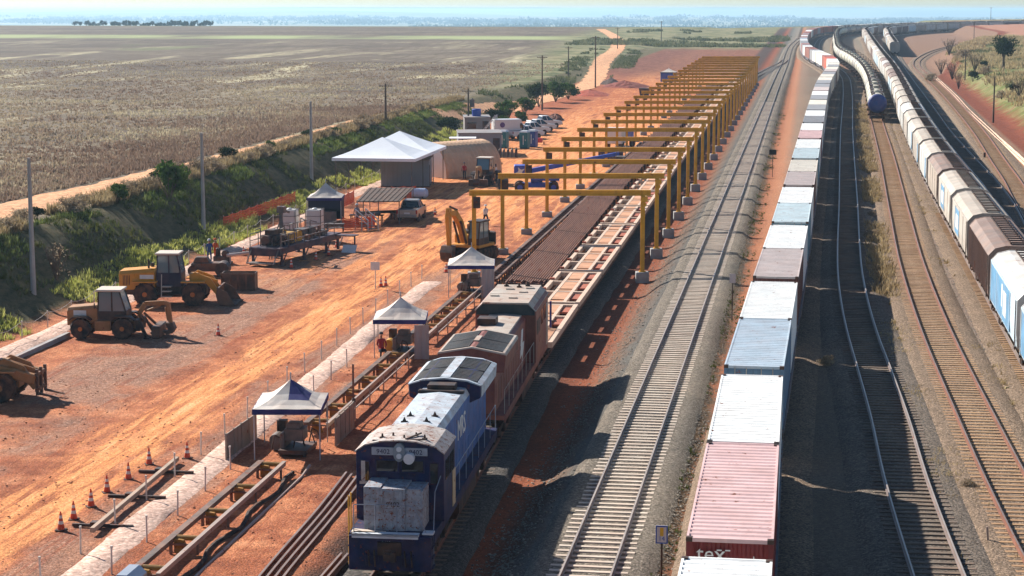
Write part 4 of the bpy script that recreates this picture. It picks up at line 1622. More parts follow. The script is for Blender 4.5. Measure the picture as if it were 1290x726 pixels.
    for sx in (-1, 1):
        handrail(hr, [(sx * 1.42, 1.0, 2.7), (sx * 1.42, 13.1, 2.7)])
        for y in np.arange(1.0, 13.2, 1.73):
            handrail(hr, [(sx * 1.42, y, 1.65), (sx * 1.42, y, 2.7)])
    hr.build('handrail', [L_DUST], root)
    return root


blue_loco()
red_loco()

# ================================================================ rail-carrying flat wagons
FR_W = paint('frame_dusty_white', (206, 182, 160), 0.75, 0, 0.14, 1.0, rust=0.10, dust=0.35)
FR_D = paint('deck_pink_boards', (196, 146, 112), 0.85, 0, 0.18, 0.9, dust=0.5)
FR_R = paint('deck_rust_red', (160, 84, 62), 0.8, 0, 0.2, 0.9, rust=0.2, dust=0.3)
ST_B = paint('stanchion_blue', (38, 44, 110), 0.6, 0, 0.15, 1.5, dust=0.1)


def rail_flat(first):
    L = 13.4
    root = bpy.data.objects.new('rail_wagon', None)
    COL.objects.link(root)
    tag(root, 'x', 'flat wagon', 'open frame wagons under the gantries')
    f = MB()
    for sx in (-1, 1):
        f.box(sx * 1.36 - .13, sx * 1.36 + .13, 0, L, .92, 1.24, 0)
    for y in (.14, L / 3, 2 * L / 3, L - .14):
        f.box(-1.23, 1.23, y - .14, y + .14, .95, 1.22, 0)
    for x in (-.52, .52):
        f.box(x - .10, x + .10, .28, L - .28, .98, 1.215, 0)
    f.box(-.25, .25, -.4, L + .4, .7, .95, 1)
    f.box(-1.23, 1.23, .1, L - .1, .60, .68, 1)
    f.build('frame', [FR_W, STEEL_D], root)
    for k in range(3):
        y0 = k * L / 3
        d = MB()
        d.box(-.40, .40, y0 + 1.3, y0 + L / 3 - .3, 1.02, 1.20, 0)
        d.box(-.40, .40, y0 + .45, y0 + .85, 1.02, 1.20, 0)
        d.box(.62, 1.22, y0 + 2.2, y0 + L / 3 - .3, .98, 1.10, 1)
        d.build('deck_plate', [FR_D, FR_R], root)
    wh = MB()
    bogie_mb(2.0, mb=wh)
    bogie_mb(L - 2.0, mb=wh)
    wh.build('bogie', [STEEL_D, WHEEL], root)
    for k in range(3):
        b = MB()
        b.box(-1.5, -1.2, .35 + k * L / 3, .55 + k * L / 3, 1.24, 1.38)
        b.build('stop_block', [FR_R], root)
    if first:
        dk = MB()
        for q in range(24):
            dk.box(-1.22, 1.22, .3 + q * .17, .3 + q * .17 + .16, 1.225, 1.265 + .006 * (q % 3))
        dk.build('plank_deck', [FR_D], root)
        for (x, y) in ((-1.1, 5.0), (-.75, 5.0), (.15, 4.6), (.85, 4.6), (.4, 4.9)):
            p = MB()
            p.bar((x, y, 1.2), (x, y, 2.75), .11)
            p.build('stanchion', [ST_B], root)
        p = MB()
        p.bar((-1.2, 4.6, 1.75), (1.2, 4.6, 1.62), .06)
        p.build('cross_bar', [STEEL_D], root)
    return root


RF0, RF1 = rail_flat(True), rail_flat(False)
d = PL.at_s(105.0)
i = 0
while d < PL.at_s(445):
    s, t, yaw = along(PL, d, 13.4)
    c = RF0 if i == 0 else (RF1 if i == 1 else copy_tree(RF1))
    place(c, s, t, -.9, yaw, 'plank decked flat wagon with blue stanchions just behind the red locomotive' if i == 0 else '%s dusty open frame wagon behind the plank decked one, under the gantries' % nth(i - 1).replace('nearest', 'first'))
    d += 14.2
    i += 1
# ================================================================ gantries
G_Y = paint('gantry_yellow', (204, 148, 34), 0.55, 0, 0.14, 0.8, rust=0.05, dust=0.06, streak=0.25)
CONC = paint('concrete_block', (150, 150, 148), 0.9, 0, 0.16, 1.2, dust=0.3)
CONC_P = paint('concrete_pole', (156, 156, 152), 0.85, 0, 0.12, 0.8, dust=0.1)
WOOD_P = paint('wooden_pole', (92, 78, 66), 0.9, 0, 0.2, 1.0)
SPAN = 11.9


def gantry():
    r = bpy.data.objects.new('gantry', None)
    COL.objects.link(r)
    tag(r, 'x', 'gantry', 'yellow gantries over the loading track')
    for x in (0, -SPAN):
        p = MB()
        p.box(x - .15, x + .15, -.13, -.09, 0, 5.42)
        p.box(x - .15, x + .15, .09, .13, 0, 5.42)
        p.box(x - .06, x + .06, -.09, .09, 0, 5.42)
        p.box(x - .24, x + .24, -.24, .24, 0, .05)
        p.build('post', [G_Y], r)
        f = MB()
        f.box(x - .46, x + .46, -.46, .46, -.9, 0)
        f.build('footing', [CONC], r, bevel=.04)
    b = MB()
    b.box(-SPAN - .35, .55, -.15, .15, 5.77, 5.82)
    b.box(-SPAN - .35, .55, -.15, .15, 5.42, 5.47)
    b.box(-SPAN - .35, .55, -.05, .05, 5.47, 5.77)
    for x in np.arange(-SPAN, .5, SPAN / 6):
        b.box(x - .03, x + .03, -.14, .14, 5.47, 5.77)
    b.build('beam', [G_Y], r)
    h = MB()
    h.box(-.12, .32, -.32, .32, 5.0, 5.36)
    h.cyl((.1, -.2, 4.8), (.1, .2, 4.8), .16, .16, 10)
    h.bar((.1, 0, 4.7), (.1, 0, 4.2), .05)
    h.build('hoist', [G_Y], r)
    k = MB()
    k.box(-SPAN - .05, -SPAN + .45, -.3, -.16, 4.55, 5.35)
    k.cyl((-SPAN + .2, -.32, 4.95), (-SPAN + .2, -.40, 4.95), .2, .2, 10)
    k.build('control_box', [STEEL_D], r)
    return r


g0 = gantry()
for k in range(24):
    s = 139.5 + 13.25 * k
    o = g0 if k == 0 else copy_tree(g0)
    x = s * SA + (-11.4) * CA
    y = s * CA - (-11.4) * SA
    o.location = (x, y, -.10 - .9 + .9 * .0)
    o.rotation_euler = (0, 0, 0)
    o['label'] = '%s yellow portal gantry of the row over the loading track' % nth(k)
    o.location.z = -.55

# ================================================================ long rails
def rail_single(name, path, d0, d1, off, z, label, group, mats, step=3.0, sc_=1.0):
    o = rail_mesh(name, path, d0, d1, off, z, mats, None, step, sc_)
    return tag(o, label, 'rail', group)


PJ2 = Path([(131, -18.65), (170, -19.2), (205, -19.7), (260, -20.0), (340, -20.1), (440, -20.0)])
RAILB = paint('rail_bundle_rust', (124, 88, 74), 0.75, 0.1, 0.2, 0.25, rust=0.25, dust=0.3, rand=0.18)
for k in range(17):
    st = random.uniform(.3, 2.2)
    rail_single('long_rail', PJ2, st, PJ2.L - random.uniform(1, 18), -1.36 + k * .17, -.35, 'rusty long rail lying in the broad bundle beside the open wagons', 'rusty long rails in the bundle', [RAILB, RAILB], 4.0, 1.0)
rk = thing('rail_rack', 'dark steel rack of cross bearers under the rusty rail bundle', 'rack', 131, -18.65, 0)
inv = Matrix.LocRotScale(rk.location, rk.rotation_euler, None).inverted()
for d in np.arange(1.5, PJ2.L, 4.5):
    p = PJ2.pos(np.array([d]))[0]
    q = W(p[0], p[1], 0)
    n = Vector((CA, -SA, 0))
    L_ = lambda v_: inv @ v_
    sup = MB()
    sup.bar(L_(q - n * 1.6 + Vector((0, 0, -.62))), L_(q + n * 1.6 + Vector((0, 0, -.62))), .22, .2)
    for e in (-1.5, 1.5):
        sup.bar(L_(q + n * e + Vector((0, 0, -1.25))), L_(q + n * e + Vector((0, 0, -.3))), .14)
    sup.build('bearer', [STEEL_D], rk)

PS = Path([(48, -17.0), (65, -17.95), (74, -18.15), (79.5, -18.4)])
for k in range(4):
    rail_single('long_rail', PS, 0, PS.L - .3 * k, -.42 + k * .28, -.86, 'worn steel rail, one of four laid side by side left of the blue locomotive', 'four rails beside the blue locomotive', [RAILB, M_RAILW], 1.5, 1.25)
PS2 = Path([(48, -16.3), (62, -16.25), (68, -16.2)])
for k in range(2):
    rail_single('long_rail', PS2, 0, PS2.L, -.12 + k * .24, -1.0, 'short worn rail, one of two lying close to the blue locomotive', 'two rails close to the blue locomotive', [RAILB, M_RAILW], 1.5, 1.2)

# ================================================================ roller conveyors
CV_B = paint('conveyor_beam', (96, 84, 76), 0.6, 0.2, 0.2, 1.0, rust=0.25, dust=0.4)
CV_R = paint('conveyor_light_rail', (164, 148, 136), 0.55, 0.2, 0.15, 1.0, rust=0.15, dust=0.3)
CV_Y = paint('roller_yellow', (156, 112, 40), 0.6, 0, 0.25, 1.0, rust=0.3, dust=0.4)


def conveyor(s0, s1, label, t0=-21.35, dark=False, wide=1.0):
    r = thing('roller_conveyor', label, 'conveyor', s0, t0, -1.0)
    L = s1 - s0
    for x, w, m, nm in ((-wide, .20, CV_B, 'side_beam'), (0, .10, CV_R if not dark else CV_B, 'side_rail')):
        b = MB()
        b.box(x - w / 2, x + w / 2, 0, L, .42, .58)
        b.box(x - w / 2 - .03, x + w / 2 + .03, 0, L, .58, .62)
        b.build(nm, [m], r)
    n = int(L / (3.4 if not dark else 1.1))
    for k in range(n + 1):
        y = .6 + k * (L - 1.2) / max(n, 1)
        g = MB()
        g.bar((-wide, y, 0), (-wide, y, .42), .1)
        g.bar((0, y, 0), (0, y, .42), .08)
        g.bar((-wide, y, .36), (0, y, .36), .07)
        if not dark:
            g.build('stand', [CV_B], r)
            q = MB()
            q.cyl((-wide + .12, y + .35, .52), (-.08, y + .35, .52), .10, .10, 10)
            q.prism([(-wide + .1, .02), (-wide + .1, .55), (-.55, .5), (-.35, .02)], 'y', y + .05, y + .20)
            q.build('roller', [CV_Y], r)
        else:
            g.bar((-wide, y, .45), (0, y, .45), .12)
            g.build('stand', [STEEL_D], r)
    return r


c1 = conveyor(62.5, 79.0, 'roller conveyor with yellow supports from the silver hood to the nearest canopy')
hd = MB()
hd.loft([[(x, y, z) for x, z in ((-1.35, 0), (-1.35, .55), (-1.1, .8), (-.75, .8), (-.5, .55), (-.5, 0))] for y in (-1.0, .35)], 0)
hd.build('end_hood', [paint('galvanised_sheet', (176, 182, 188), .35, .5, .1, 1.0, dust=.15)], c1, bevel=.03)
conveyor(86.5, 105.0, 'roller conveyor between the nearest and the second blue edged canopy')
conveyor(110.3, 127.5, 'roller conveyor between the second and the third blue edged canopy')
conveyor(133.5, 262.0, 'dark roller ladder along the left edge of the rusty rail bundle', -20.95, True, .75)
# guard rails beside the conveyors
def rail_fence(s0, s1, t, label, h=1.0):
    r = thing('guard_rail', label, 'guard rail', s0, t, -1.0)
    L = s1 - s0
    for z in (h * .55, h):
        b = MB()
        b.bar((0, 0, z), (0, L, z), .05)
        b.build('bar', [CV_R], r)
    for k in range(int(L / 3.2) + 1):
        p = MB()
        p.bar((0, k * 3.2, 0), (0, k * 3.2, h), .06)
        p.build('post', [CV_R], r)


rail_fence(87, 104.5, -20.9, 'pale tube guard rail right of the conveyor behind the nearest canopy')
rail_fence(111.5, 127.5, -20.9, 'pale tube guard rail right of the conveyor behind the second canopy')
hb_ = thing('hand_bar', 'thin pale pipe lying along the conveyor near the silver hood', 'pipe', 62.5, -20.6, -1.1)
q = MB()
q.tube([(0, 0, .12), (0, 9, .10), (.05, 16.2, .14), (.1, 17.4, .35)], .06)
q.build('pipe', [CV_R], hb_)
hs = MB()
hp_ = [W(64 + k * 1.1, -21.0 + .18 * math.sin(k * 1.3), -.97 + .02 * (k % 2)) for k in range(15)]
hs.tube(hp_, .09, 6)
tag(hs.build('black_hose', [BLACK]), 'black hose snaking between the two conveyor lines', 'hose')

# ================================================================ canopies over the work stations
TENT_W = paint('canopy_cloth', (206, 196, 184), 0.85, 0, 0.10, 0.8, dust=0.28)
TENT_B = paint('canopy_blue', (26, 36, 104), 0.75, 0, 0.14, 1.0, dust=0.1)
TENT_P = paint('tent_pole', (176, 178, 180), 0.5, 0.3, 0.1, 1.0)
PLY = paint('sheet_screen', (148, 142, 130), 0.8, 0, 0.2, 0.7, rust=0.05, dust=0.3, streak=0.4)
MACH = paint('machine_grey', (92, 96, 96), 0.55, 0.2, 0.25, 1.0, rust=0.1, dust=0.3)
MACH_D = paint('machine_dark', (48, 48, 50), 0.6, 0.2, 0.25, 1.0, rust=0.1, dust=0.3)
MACH_Y = paint('machine_yellow', (190, 146, 52), 0.6, 0, 0.2, 1.0, rust=0.15, dust=0.3)


def canopy(x, y, w, dpt, eave, peak, label, rot=0.0, sag=.0, blue_gore=False, walls=False, z=-1.0, cloth=None):
    s, t = ST(x, y)
    r = thing('canopy', label, 'canopy', s, t, z, -A + rot)
    N = 10
    mb = MB()
    vs = []
    for i in range(N + 1):
        for j in range(N + 1):
            u = -1 + 2 * i / N
            v = -1 + 2 * j / N
            k = max(abs(u), abs(v))
            zz = eave + (peak - eave) * (1 - k) ** 1.25
            zz -= sag * math.sin(k * math.pi) * (1 - abs(abs(u) - abs(v)))
            zz += random.uniform(-.018, .018)
            vs.append((u * w / 2, v * dpt / 2, zz))
    top = len(vs)
    fs = []
    ms = []
    for i in range(N):
        for j in range(N):
            a = i * (N + 1) + j
            u = -1 + 2 * (i + .5) / N
            v = -1 + 2 * (j + .5) / N
            b = 1 if (blue_gore and -.05 < u < .62 and -.56 < v < .3 and max(abs(u), abs(v)) < .6) else 0
            mb.add([vs[a], vs[a + N + 1], vs[a + N + 2], vs[a + 1]], [(0, 1, 2), (0, 2, 3)] if u * v > 0 else [(0, 1, 3), (1, 2, 3)], b)
    for i in range(N):
        for j in range(N):
            a = i * (N + 1) + j
            q = [Vector(vs[k]) - Vector((0, 0, .012)) for k in (a, a + N + 1, a + N + 2, a + 1)]
            uv = (-1 + 2 * (i + .5) / N) * (-1 + 2 * (j + .5) / N)
            mb.add(q, [(2, 1, 0), (3, 2, 0)] if uv > 0 else [(3, 1, 0), (3, 2, 1)], 0)
    mb.build('canopy_roof', [cloth or TENT_W, TENT_B], r, smooth=False)
    va = MB()
    hh = .24
    for (x0, y0, x1, y1) in ((-1, -1, 1, -1), (1, -1, 1, 1), (1, 1, -1, 1), (-1, 1, -1, -1)):
        a = Vector((x0 * w / 2, y0 * dpt / 2, eave))
        b = Vector((x1 * w / 2, y1 * dpt / 2, eave))
        va.bar(a - Vector((0, 0, hh / 2)), b - Vector((0, 0, hh / 2)), .02, hh)
    va.build('valance', [TENT_B if cloth is None else cloth], r)
    for sx in (-1, 1):
        for sy in (-1, 1):
            p = MB()
            p.bar((sx * (w / 2 - .06), sy * (dpt / 2 - .06), 0), (sx * (w / 2 - .06), sy * (dpt / 2 - .06), eave), .05)
            p.build('pole', [TENT_P], r)
    cp = MB()
    cp.bar((0, 0, eave + .2), (0, 0, peak + .28), .05)
    cp.build('centre_mast', [TENT_P], r)
    return r


def xy(s, t):
    w = W(s, t)
    return w.x, w.y


T1 = canopy(*xy(83.4, -22.2), 2.95, 3.6, 2.25, 3.25, 'nearest square canopy, sagging dirty cloth with a dark blue roof patch', 0.0, .10, True)
T2 = canopy(*xy(107.8, -22.3), 2.9, 3.2, 2.15, 3.2, 'second square canopy with pointed beige roof and blue valance', 0.0, .05)
T3 = canopy(*xy(130.3, -22.1), 3.1, 3.4, 2.15, 3.2, 'third square canopy with blue valance beside the excavator', 0.0, .05)


def screen(s0, t0, s1, t1, h, label, mat=PLY):
    a = W(s0, t0, -1.0)
    b = W(s1, t1, -1.0)
    mb = MB()
    mb.bar(a + Vector((0, 0, h / 2)), b + Vector((0, 0, h / 2)), .05, h)
    n = 4
    for k in range(n + 1):
        c = a.lerp(b, k / n)
        mb.bar(c, c + Vector((0, 0, h + .03)), .09)
    return tag(mb.build('sheet_screen', [mat]), label, 'screen')


screen(81.3, -24.55, 85.6, -24.45, 1.15, 'grey sheet screen at the left side of the nearest canopy')
screen(84.6, -20.5, 88.3, -20.55, 1.25, 'buff sheet screen at the right side of the nearest canopy')


def machine(s, t, label, seed, s1=1.0):
    rnd = random.Random(seed)
    r = thing('rail_welding_machine', label, 'machine', s, t, -1.0)
    b = MB()
    b.box(-.9 * s1, .35, -1.0, 1.0, .12, .30)
    for x in (-.8 * s1, .25):
        for y in (-.85, .85):
            b.bar((x, y, 0), (x, y, .2), .14)
    b.build('base_frame', [MACH_D], r)
    h = MB()
    h.box(-.75, .1, -.55, .35, .62, 1.15)
    h.prism([(-.5, 1.15), (.3, 1.15), (.15, 1.4), (-.4, 1.4)], 'x', -.65, -.05)
    h.box(-.9, -.7, -.7, .5, .3, 1.0)
    h.build('weld_head', [MACH], r, bevel=.03)
    m = MB()
    m.cyl((-1.25, -.2, .55), (-1.25, .5, .55), .26, .26, 14)
    m.box(-1.45, -1.05, -.1, .4, .1, .35)
    m.build('motor', [MACH_Y if seed % 2 else MACH], r)
    for k in range(4):
        p = MB()
        x, y = rnd.uniform(-1.3, .1), rnd.uniform(-1, .9)
        p.tube([(x, y, .3), (x + .1, y + .1, .9), (x + .3, y + .3, .75), (x + .45, y + .35, .25)], .03)
        p.build('hose', [BLACK], r)
    c = MB()
    c.box(-1.4, -1.0, .7, 1.1, .1, 1.25)
    c.box(-1.37, -1.03, .69, .71, .7, 1.1)
    c.build('control_cabinet', [MACH_D], r, bevel=.02)
    return r


machine(83.2, -21.6, 'dark welding machine under the nearest canopy', 2)
machine(107.6, -21.7, 'grey and yellow welding machine under the second canopy', 3)
machine(130.0, -21.5, 'grey welding machine under the third canopy', 4)
for (s, t, lb) in ((105.9, -20.6, 'grey cloth screen hung at the front of the second canopy'), (128.6, -20.6, 'grey cloth screen hung at the front of the third canopy')):
    p = MB()
    a = W(s, t, -1.0)
    vs = []
    for k in range(9):
        vs += [(a.x - .55 + k * .1, a.y + .04 * math.sin(k * 1.9), a.z + .05), (a.x - .55 + k * .1, a.y + .03 * math.sin(k * 1.9), a.z + 1.95)]
    p.add(vs, [(2 * k, 2 * k + 2, 2 * k + 3, 2 * k + 1) for k in range(8)])
    o = p.build('cloth_screen', [paint('grey_cloth', (164, 162, 160), .85, 0, .1, 1, dust=.25)])
    md = o.modifiers.new('Solid', 'SOLIDIFY')
    md.thickness = .02
    tag(o, lb, 'screen')
# mast and crossbar beside the nearest canopy
r = thing('mast', 'rusty thin mast beside the buff screen of the nearest canopy', 'mast', 89.0, -20.7, -1.0)
q = MB()
q.bar((0, 0, 0), (0, 0, 2.9), .08)
q.build('pole', [RAILB], r)
q = MB()
q.bar((0, 0, 1.2), (.05, -.1, 1.2), .16)
q.build('bracket', [STEEL_D], r)

# ================================================================ cones, stakes, ropes
ORANGE = paint('cone_orange', (206, 66, 36), 0.5, 0, 0.12, 3, dust=0.25)
CONEW = paint('cone_band', (216, 210, 200), 0.5, 0, 0.1, 3, dust=0.2)


def cone():
    r = bpy.data.objects.new('traffic_cone', None)
    COL.objects.link(r)
    tag(r, 'x', 'traffic cone', 'traffic cones')
    b = MB()
    b.box(-.19, .19, -.19, .19, 0, .035)
    b.build('base', [BLACK], r)
    c = MB()
    zs = [(.03, .14), (.24, .105), (.36, .085), (.46, .068), (.57, .05), (.72, .025)]
    for k in range(5):
        c.cyl((0, 0, zs[k][0]), (0, 0, zs[k + 1][0]), zs[k][1], zs[k + 1][1], 14, 1 if k in (1, 3) else 0, caps=(k == 4))
    c.build('cone_body', [ORANGE, CONEW], r)
    return r


CONES = [(188, 584, 'bright orange cone beside the far end of the timber beam'), (236, 578, 'orange cone between the path and the end of the timber beam'), (162, 604, 'orange cone, second in the row left of the timber beam, behind the leaning one'), (135, 621, 'orange cone standing beside the middle of the timber beam'),
         (115, 640, 'faded dark cone left of the near crossbar of the timber beam'), (93, 655, 'orange cone, last but one of the row towards the camera'), (77, 668, 'orange cone, nearest of the row to the camera'),
         (275, 422, 'lone cone on the earth right of the backhoe loader'), (367, 337, 'cone at the near corner of the drilling platform'), (398, 327, 'cone at the right side of the drilling platform'), (424, 312, 'cone on red earth behind the drilling platform'),
         (480, 361, 'left one of two cones by the paper sign'), (486, 360, 'right one of two cones by the paper sign'), (319, 362, 'pale cone beside the dark steel skip'), (562, 343, 'cone at the tracks of the excavator'), (548, 271, 'cone on the open ground right of the pickup'), (307, 322, 'cone left of the drilling platform'), (414, 322, 'cone right of the drilling platform by the board')]
CN = cone()
for k, (px, py, lb) in enumerate(CONES):
    s, t = at(px, py)
    o = CN if k == 0 else copy_tree(CN)
    place(o, s, t, hz(s, t), random.uniform(0, 1.5), lb)

STK = paint('stake_white', (206, 200, 190), 0.7, 0, 0.1, 2, dust=0.3)


def stake():
    r = bpy.data.objects.new('marker_stake', None)
    COL.objects.link(r)
    tag(r, 'x', 'stake', 'stakes')
    b = MB()
    b.cyl((0, 0, -.1), (.02, .01, 1.0), .035, .03, 8)
    b.build('rod', [STK], r)
    b = MB()
    b.cyl((.02, .01, .93), (.02, .01, 1.02), .045, .045, 8)
    b.build('cap', [STK], r)
    return r


SK = stake()
first_ = True
k = 0
for s in np.arange(62.6, 137, 3.9):
    for side, off in (('left', -.95), ('right', .95)):
        t = float(np.interp(s, WP.p[:, 0], WP.p[:, 1])) + off
        if side == 'right' and (81 < s < 88 or s > 104):
            continue
        s_ = s + (1.7 if side == 'right' else 0)
        o = SK if first_ else copy_tree(SK)
        first_ = False
        k += 1
        place(o, s_, t, hz(s_, t), random.uniform(0, 3), '%s white stake counted along the %s edge of the pink gravel path' % (nth(int((s - 62.6) / 3.9)), side), 'stakes along the gravel path')
for k, s in enumerate(np.arange(101, 214, 4.1)):
    o = copy_tree(SK)
    t = float(np.interp(s, WB.p[:, 0], WB.p[:, 1])) - .95
    place(o, s, t, hz(s, t), random.uniform(0, 3), '%s white fence post of the rope line below the grassy bank' % nth(k), 'white posts of the rope line')
ROPE = paint('rope', (196, 188, 176), 0.8, 0, 0.1, 3)
mb = MB()
for s in np.arange(101, 209, 4.1):
    pts = []
    for u in (0, .25, .5, .75, 1):
        ss = s + 4.1 * u
        t = float(np.interp(ss, WB.p[:, 0], WB.p[:, 1])) - .95
        pts.append(W(ss, t, hz(ss, t) + .95 - .22 * math.sin(u * math.pi)))
    mb.tube(pts, .014, 5)
tag(mb.build('rope', [ROPE]), 'slack pale rope strung along the white posts below the bank', 'rope')

# timber beam with crossbars on the gravel
r = thing('timber_beam', 'long weathered beam on three crossbars beside the row of cones', 'beam', 68.8, -26.0, hz(69, -26), -.04)
b = MB()
b.box(-.09, .09, 0, 11.6, .16, .34)
b.build('beam', [paint('weathered_timber', (170, 150, 130), .85, 0, .2, 1, dust=.3)], r, bevel=.01)
for y in (1.2, 5.6, 9.8):
    c = MB()
    c.box(-1.15, 1.2, y - .06, y + .06, .05, .16)
    c.box(-.42, -.14, y - .16, y + .16, .05, .26)
    c.build('crossbar', [STEEL_D], r)
# kerb beam by the backhoe
r = thing('kerb_beam', 'low concrete kerb running from the left edge to the backhoe loader', 'kerb', 97, -42.75, -1.05)
b = MB()
for k in range(7):
    b.box(-.13, .13, k * 1.9, k * 1.9 + 1.87, 0, .32)
b.build('kerb', [CONC], r)

# ================================================================ signs and small posts
def sign(s, t, z, h, w, hh, label, face, marks=None, post=STEEL_D, yaw=0.0):
    r = thing('sign', label, 'sign', s, t, z, yaw)
    p = MB()
    p.cyl((0, 0, 0), (0, 0, h), .035, .035, 8)
    p.build('post', [post], r)
    b = MB()
    b.box(-w / 2, w / 2, -.06, -.035, h - hh, h)
    ob = b.build('board', [face], r)
    if marks:
        marks(ob, h, hh, w)
    return r


SG_W = paint('sign_white', (206, 206, 204), 0.6, 0, 0.08, 2, dust=0.1)
SG_B = paint('sign_black', (24, 24, 26), 0.6, 0, 0.1, 2)
SG_BL = paint('sign_blue', (60, 92, 170), 0.6, 0, 0.08, 2)
SG_Y = paint('sign_yellow', (214, 176, 60), 0.6, 0, 0.08, 2)


def marks_blue(o, h, hh, w):
    m = MB()
    for (x0, x1, z0, z1) in ((-w / 2, w / 2, h - .05, h), (-w / 2, w / 2, h - hh, h - hh + .04), (-w / 2, -w / 2 + .04, h - hh + .04, h - .05), (w / 2 - .04, w / 2, h - hh + .04, h - .05)):
        m.box(x0, x1, -.066, -.058, z0, z1)
    m.build('border', [SG_BL], o)
    m = MB()
    m.box(-.06, .06, -.066, -.058, h - .36, h - .08)
    m.build('mark', [SG_Y], o)
    text('14', .22, SG_BL, o, (0, -.062, h - hh + .10), (math.pi / 2, 0, 0))


s, t = at(833, 740, -.8)
sign(s, t, -.8, 2.15, .40, .62, 'blue and white numbered sign on a dark post nearest the camera', SG_W, marks_blue)
s, t = at(922, 407, -.75)
sign(s, t, -.75, 3.0, .36, .56, 'plain white plate on a tall dark post beside the main track', SG_W)
s, t = at(973, 225, -.75)
sign(s, t, -.75, 3.1, .78, .55, 'black board on a thin post between main track and containers', SG_B)
s, t = at(473, 364)
sign(s, t, -1.0, 1.85, .62, .55, 'white paper notice on a stake left of the third canopy', SG_W, post=STK)
# shunting marker and stone by the right tracks
s, t = at(1246, 695, -.6)
r = thing('switch_stand', 'small pale switch stand on the ballast at the lower right', 'switch stand', s, t, -.62)
b = MB()
b.box(-.34, .34, -.12, .12, 0, .08)
b.build('base', [CV_R], r)
b = MB()
b.bar((-.02, 0, .08), (-.10, 0, .92), .07)
b.build('lever', [CV_R], r)
s, t = at(1269, 497, -.6)
b = MB()
b.loft([[(-.16, -.12, 0), (.16, -.12, 0), (.16, .12, 0), (-.16, .12, 0)], [(-.12, -.09, .5), (.12, -.09, .5), (.12, .09, .48), (-.12, .09, .5)]], 0)
o = b.build('marker_stone', [paint('lichen_stone', (158, 142, 100), .9, 0, .2, 3)], bevel=.02)
o.location = W(s, t, -.72)
tag(o, 'stubby weathered marker stone between the right hand tracks', 'marker stone')
s, t = at(1240, 203, -.6)
b = MB()
b.box(-.12, .12, -.12, .12, 0, 1.1)
o = b.build('marker_post', [MACH_D], bevel=.02)
o.location = W(s, t, -.7)
tag(o, 'short dark post on the pale gravel beside the outer track', 'post')


# ================================================================ poles
def pole(s, t, z, h, label, mat, r0=.17, r1=.10, arm=True, extra=None):
    r = thing('utility_pole', label, 'utility pole', s, t, z, 0, 'utility poles')
    p = MB()
    p.cyl((0, 0, -.4), (0, 0, h), r0, r1, 10)
    p.build('shaft', [mat], r)
    if arm:
        a = MB()
        a.bar((-.9, 0, h - .35), (.9, 0, h - .35), .09)
        a.bar((-.45, 0, h - .35), (0, 0, h - .85), .04)
        a.bar((.45, 0, h - .35), (0, 0, h - .85), .04)
        a.build('cross_arm', [WOOD_P], r)
        for x in (-.8, -.3, .3, .8):
            i_ = MB()
            i_.cyl((x, 0, h - .3), (x, 0, h - .12), .05, .035, 8)
            i_.build('insulator', [CONC], r)
    if extra:
        extra(r, h)
    return r


def transformer(r, h):
    q = MB()
    q.cyl((.55, 0, h - 2.6), (.55, 0, h - 1.5), .36, .36, 14)
    q.cyl((.55, 0, h - 1.5), (.55, 0, h - 1.35), .2, .1, 8)
    q.build('transformer', [MACH], r)


for (px, pyb, pyt, lb) in ((43, 391, 222, 'slim pale concrete pole at the left, nearest of three below the bank'), (257, 306, 186, 'slim pale concrete pole below the bank behind the wheel loader'), (393, 246, 150, 'slim pale concrete pole below the bank behind the blue gazebo')):
    s, t = at(px, pyb)
    X, Y = W(s, t).x, W(s, t).y
    dep = Y * math.cos(TH) + (HC + 1) * math.sin(TH)
    pole(s, t, hz(s, t), (pyb - pyt) * dep / F / math.cos(TH), lb, CONC_P, .19, .11, False)
for (px, pyb, pyt, z, lb, ex) in ((590, 156, 98, .6, 'dark pole carrying a transformer behind the white van', transformer), (683, 135, 66, -.4, 'tall thin pole on the red earth right of the roadside bushes', None), (750, 108, 43, -.3, 'tall thin pole beside the pale bend of the dirt road', None), (716, 95, 56, .2, 'thin pole in the field left of the road bend', None),
                                (778, 62, 35, .2, 'distant thin pole beyond the road bend', None), (833, 51, 26, .2, 'farthest thin pole on the plain, left of the gantries', None), (486, 160, 112, 1.8, 'thin pole behind the white marquee', None)):
    s, t = at(px, pyb, z)
    dep = W(s, t).y * math.cos(TH) + (HC - z) * math.sin(TH)
    pole(s, t, hz(s, t), (pyb - pyt) * dep / F, lb, WOOD_P, .17, .1, True, ex)
for (px, pyb, pyt, z, lb) in ((1252, 130, 72, 2.6, 'thin pole on the red cut left of the round tree'), (1227, 45, 16, 3.0, 'tall pole on the far right plateau before the distant wagons'), (1216, 88, 50, 2.6, 'thin pole among the bare bushes on the right'), (1248, 26, 10, 3.0, 'distant pole top above the far wagons at right')):
    s, t = at(px, pyb, z)
    dep = W(s, t).y * math.cos(TH) + (HC - z) * math.sin(TH)
    pole(s, t, hz(s, t), (pyb - pyt) * dep / F, lb, WOOD_P, .15, .09, px in (1227, 1248))
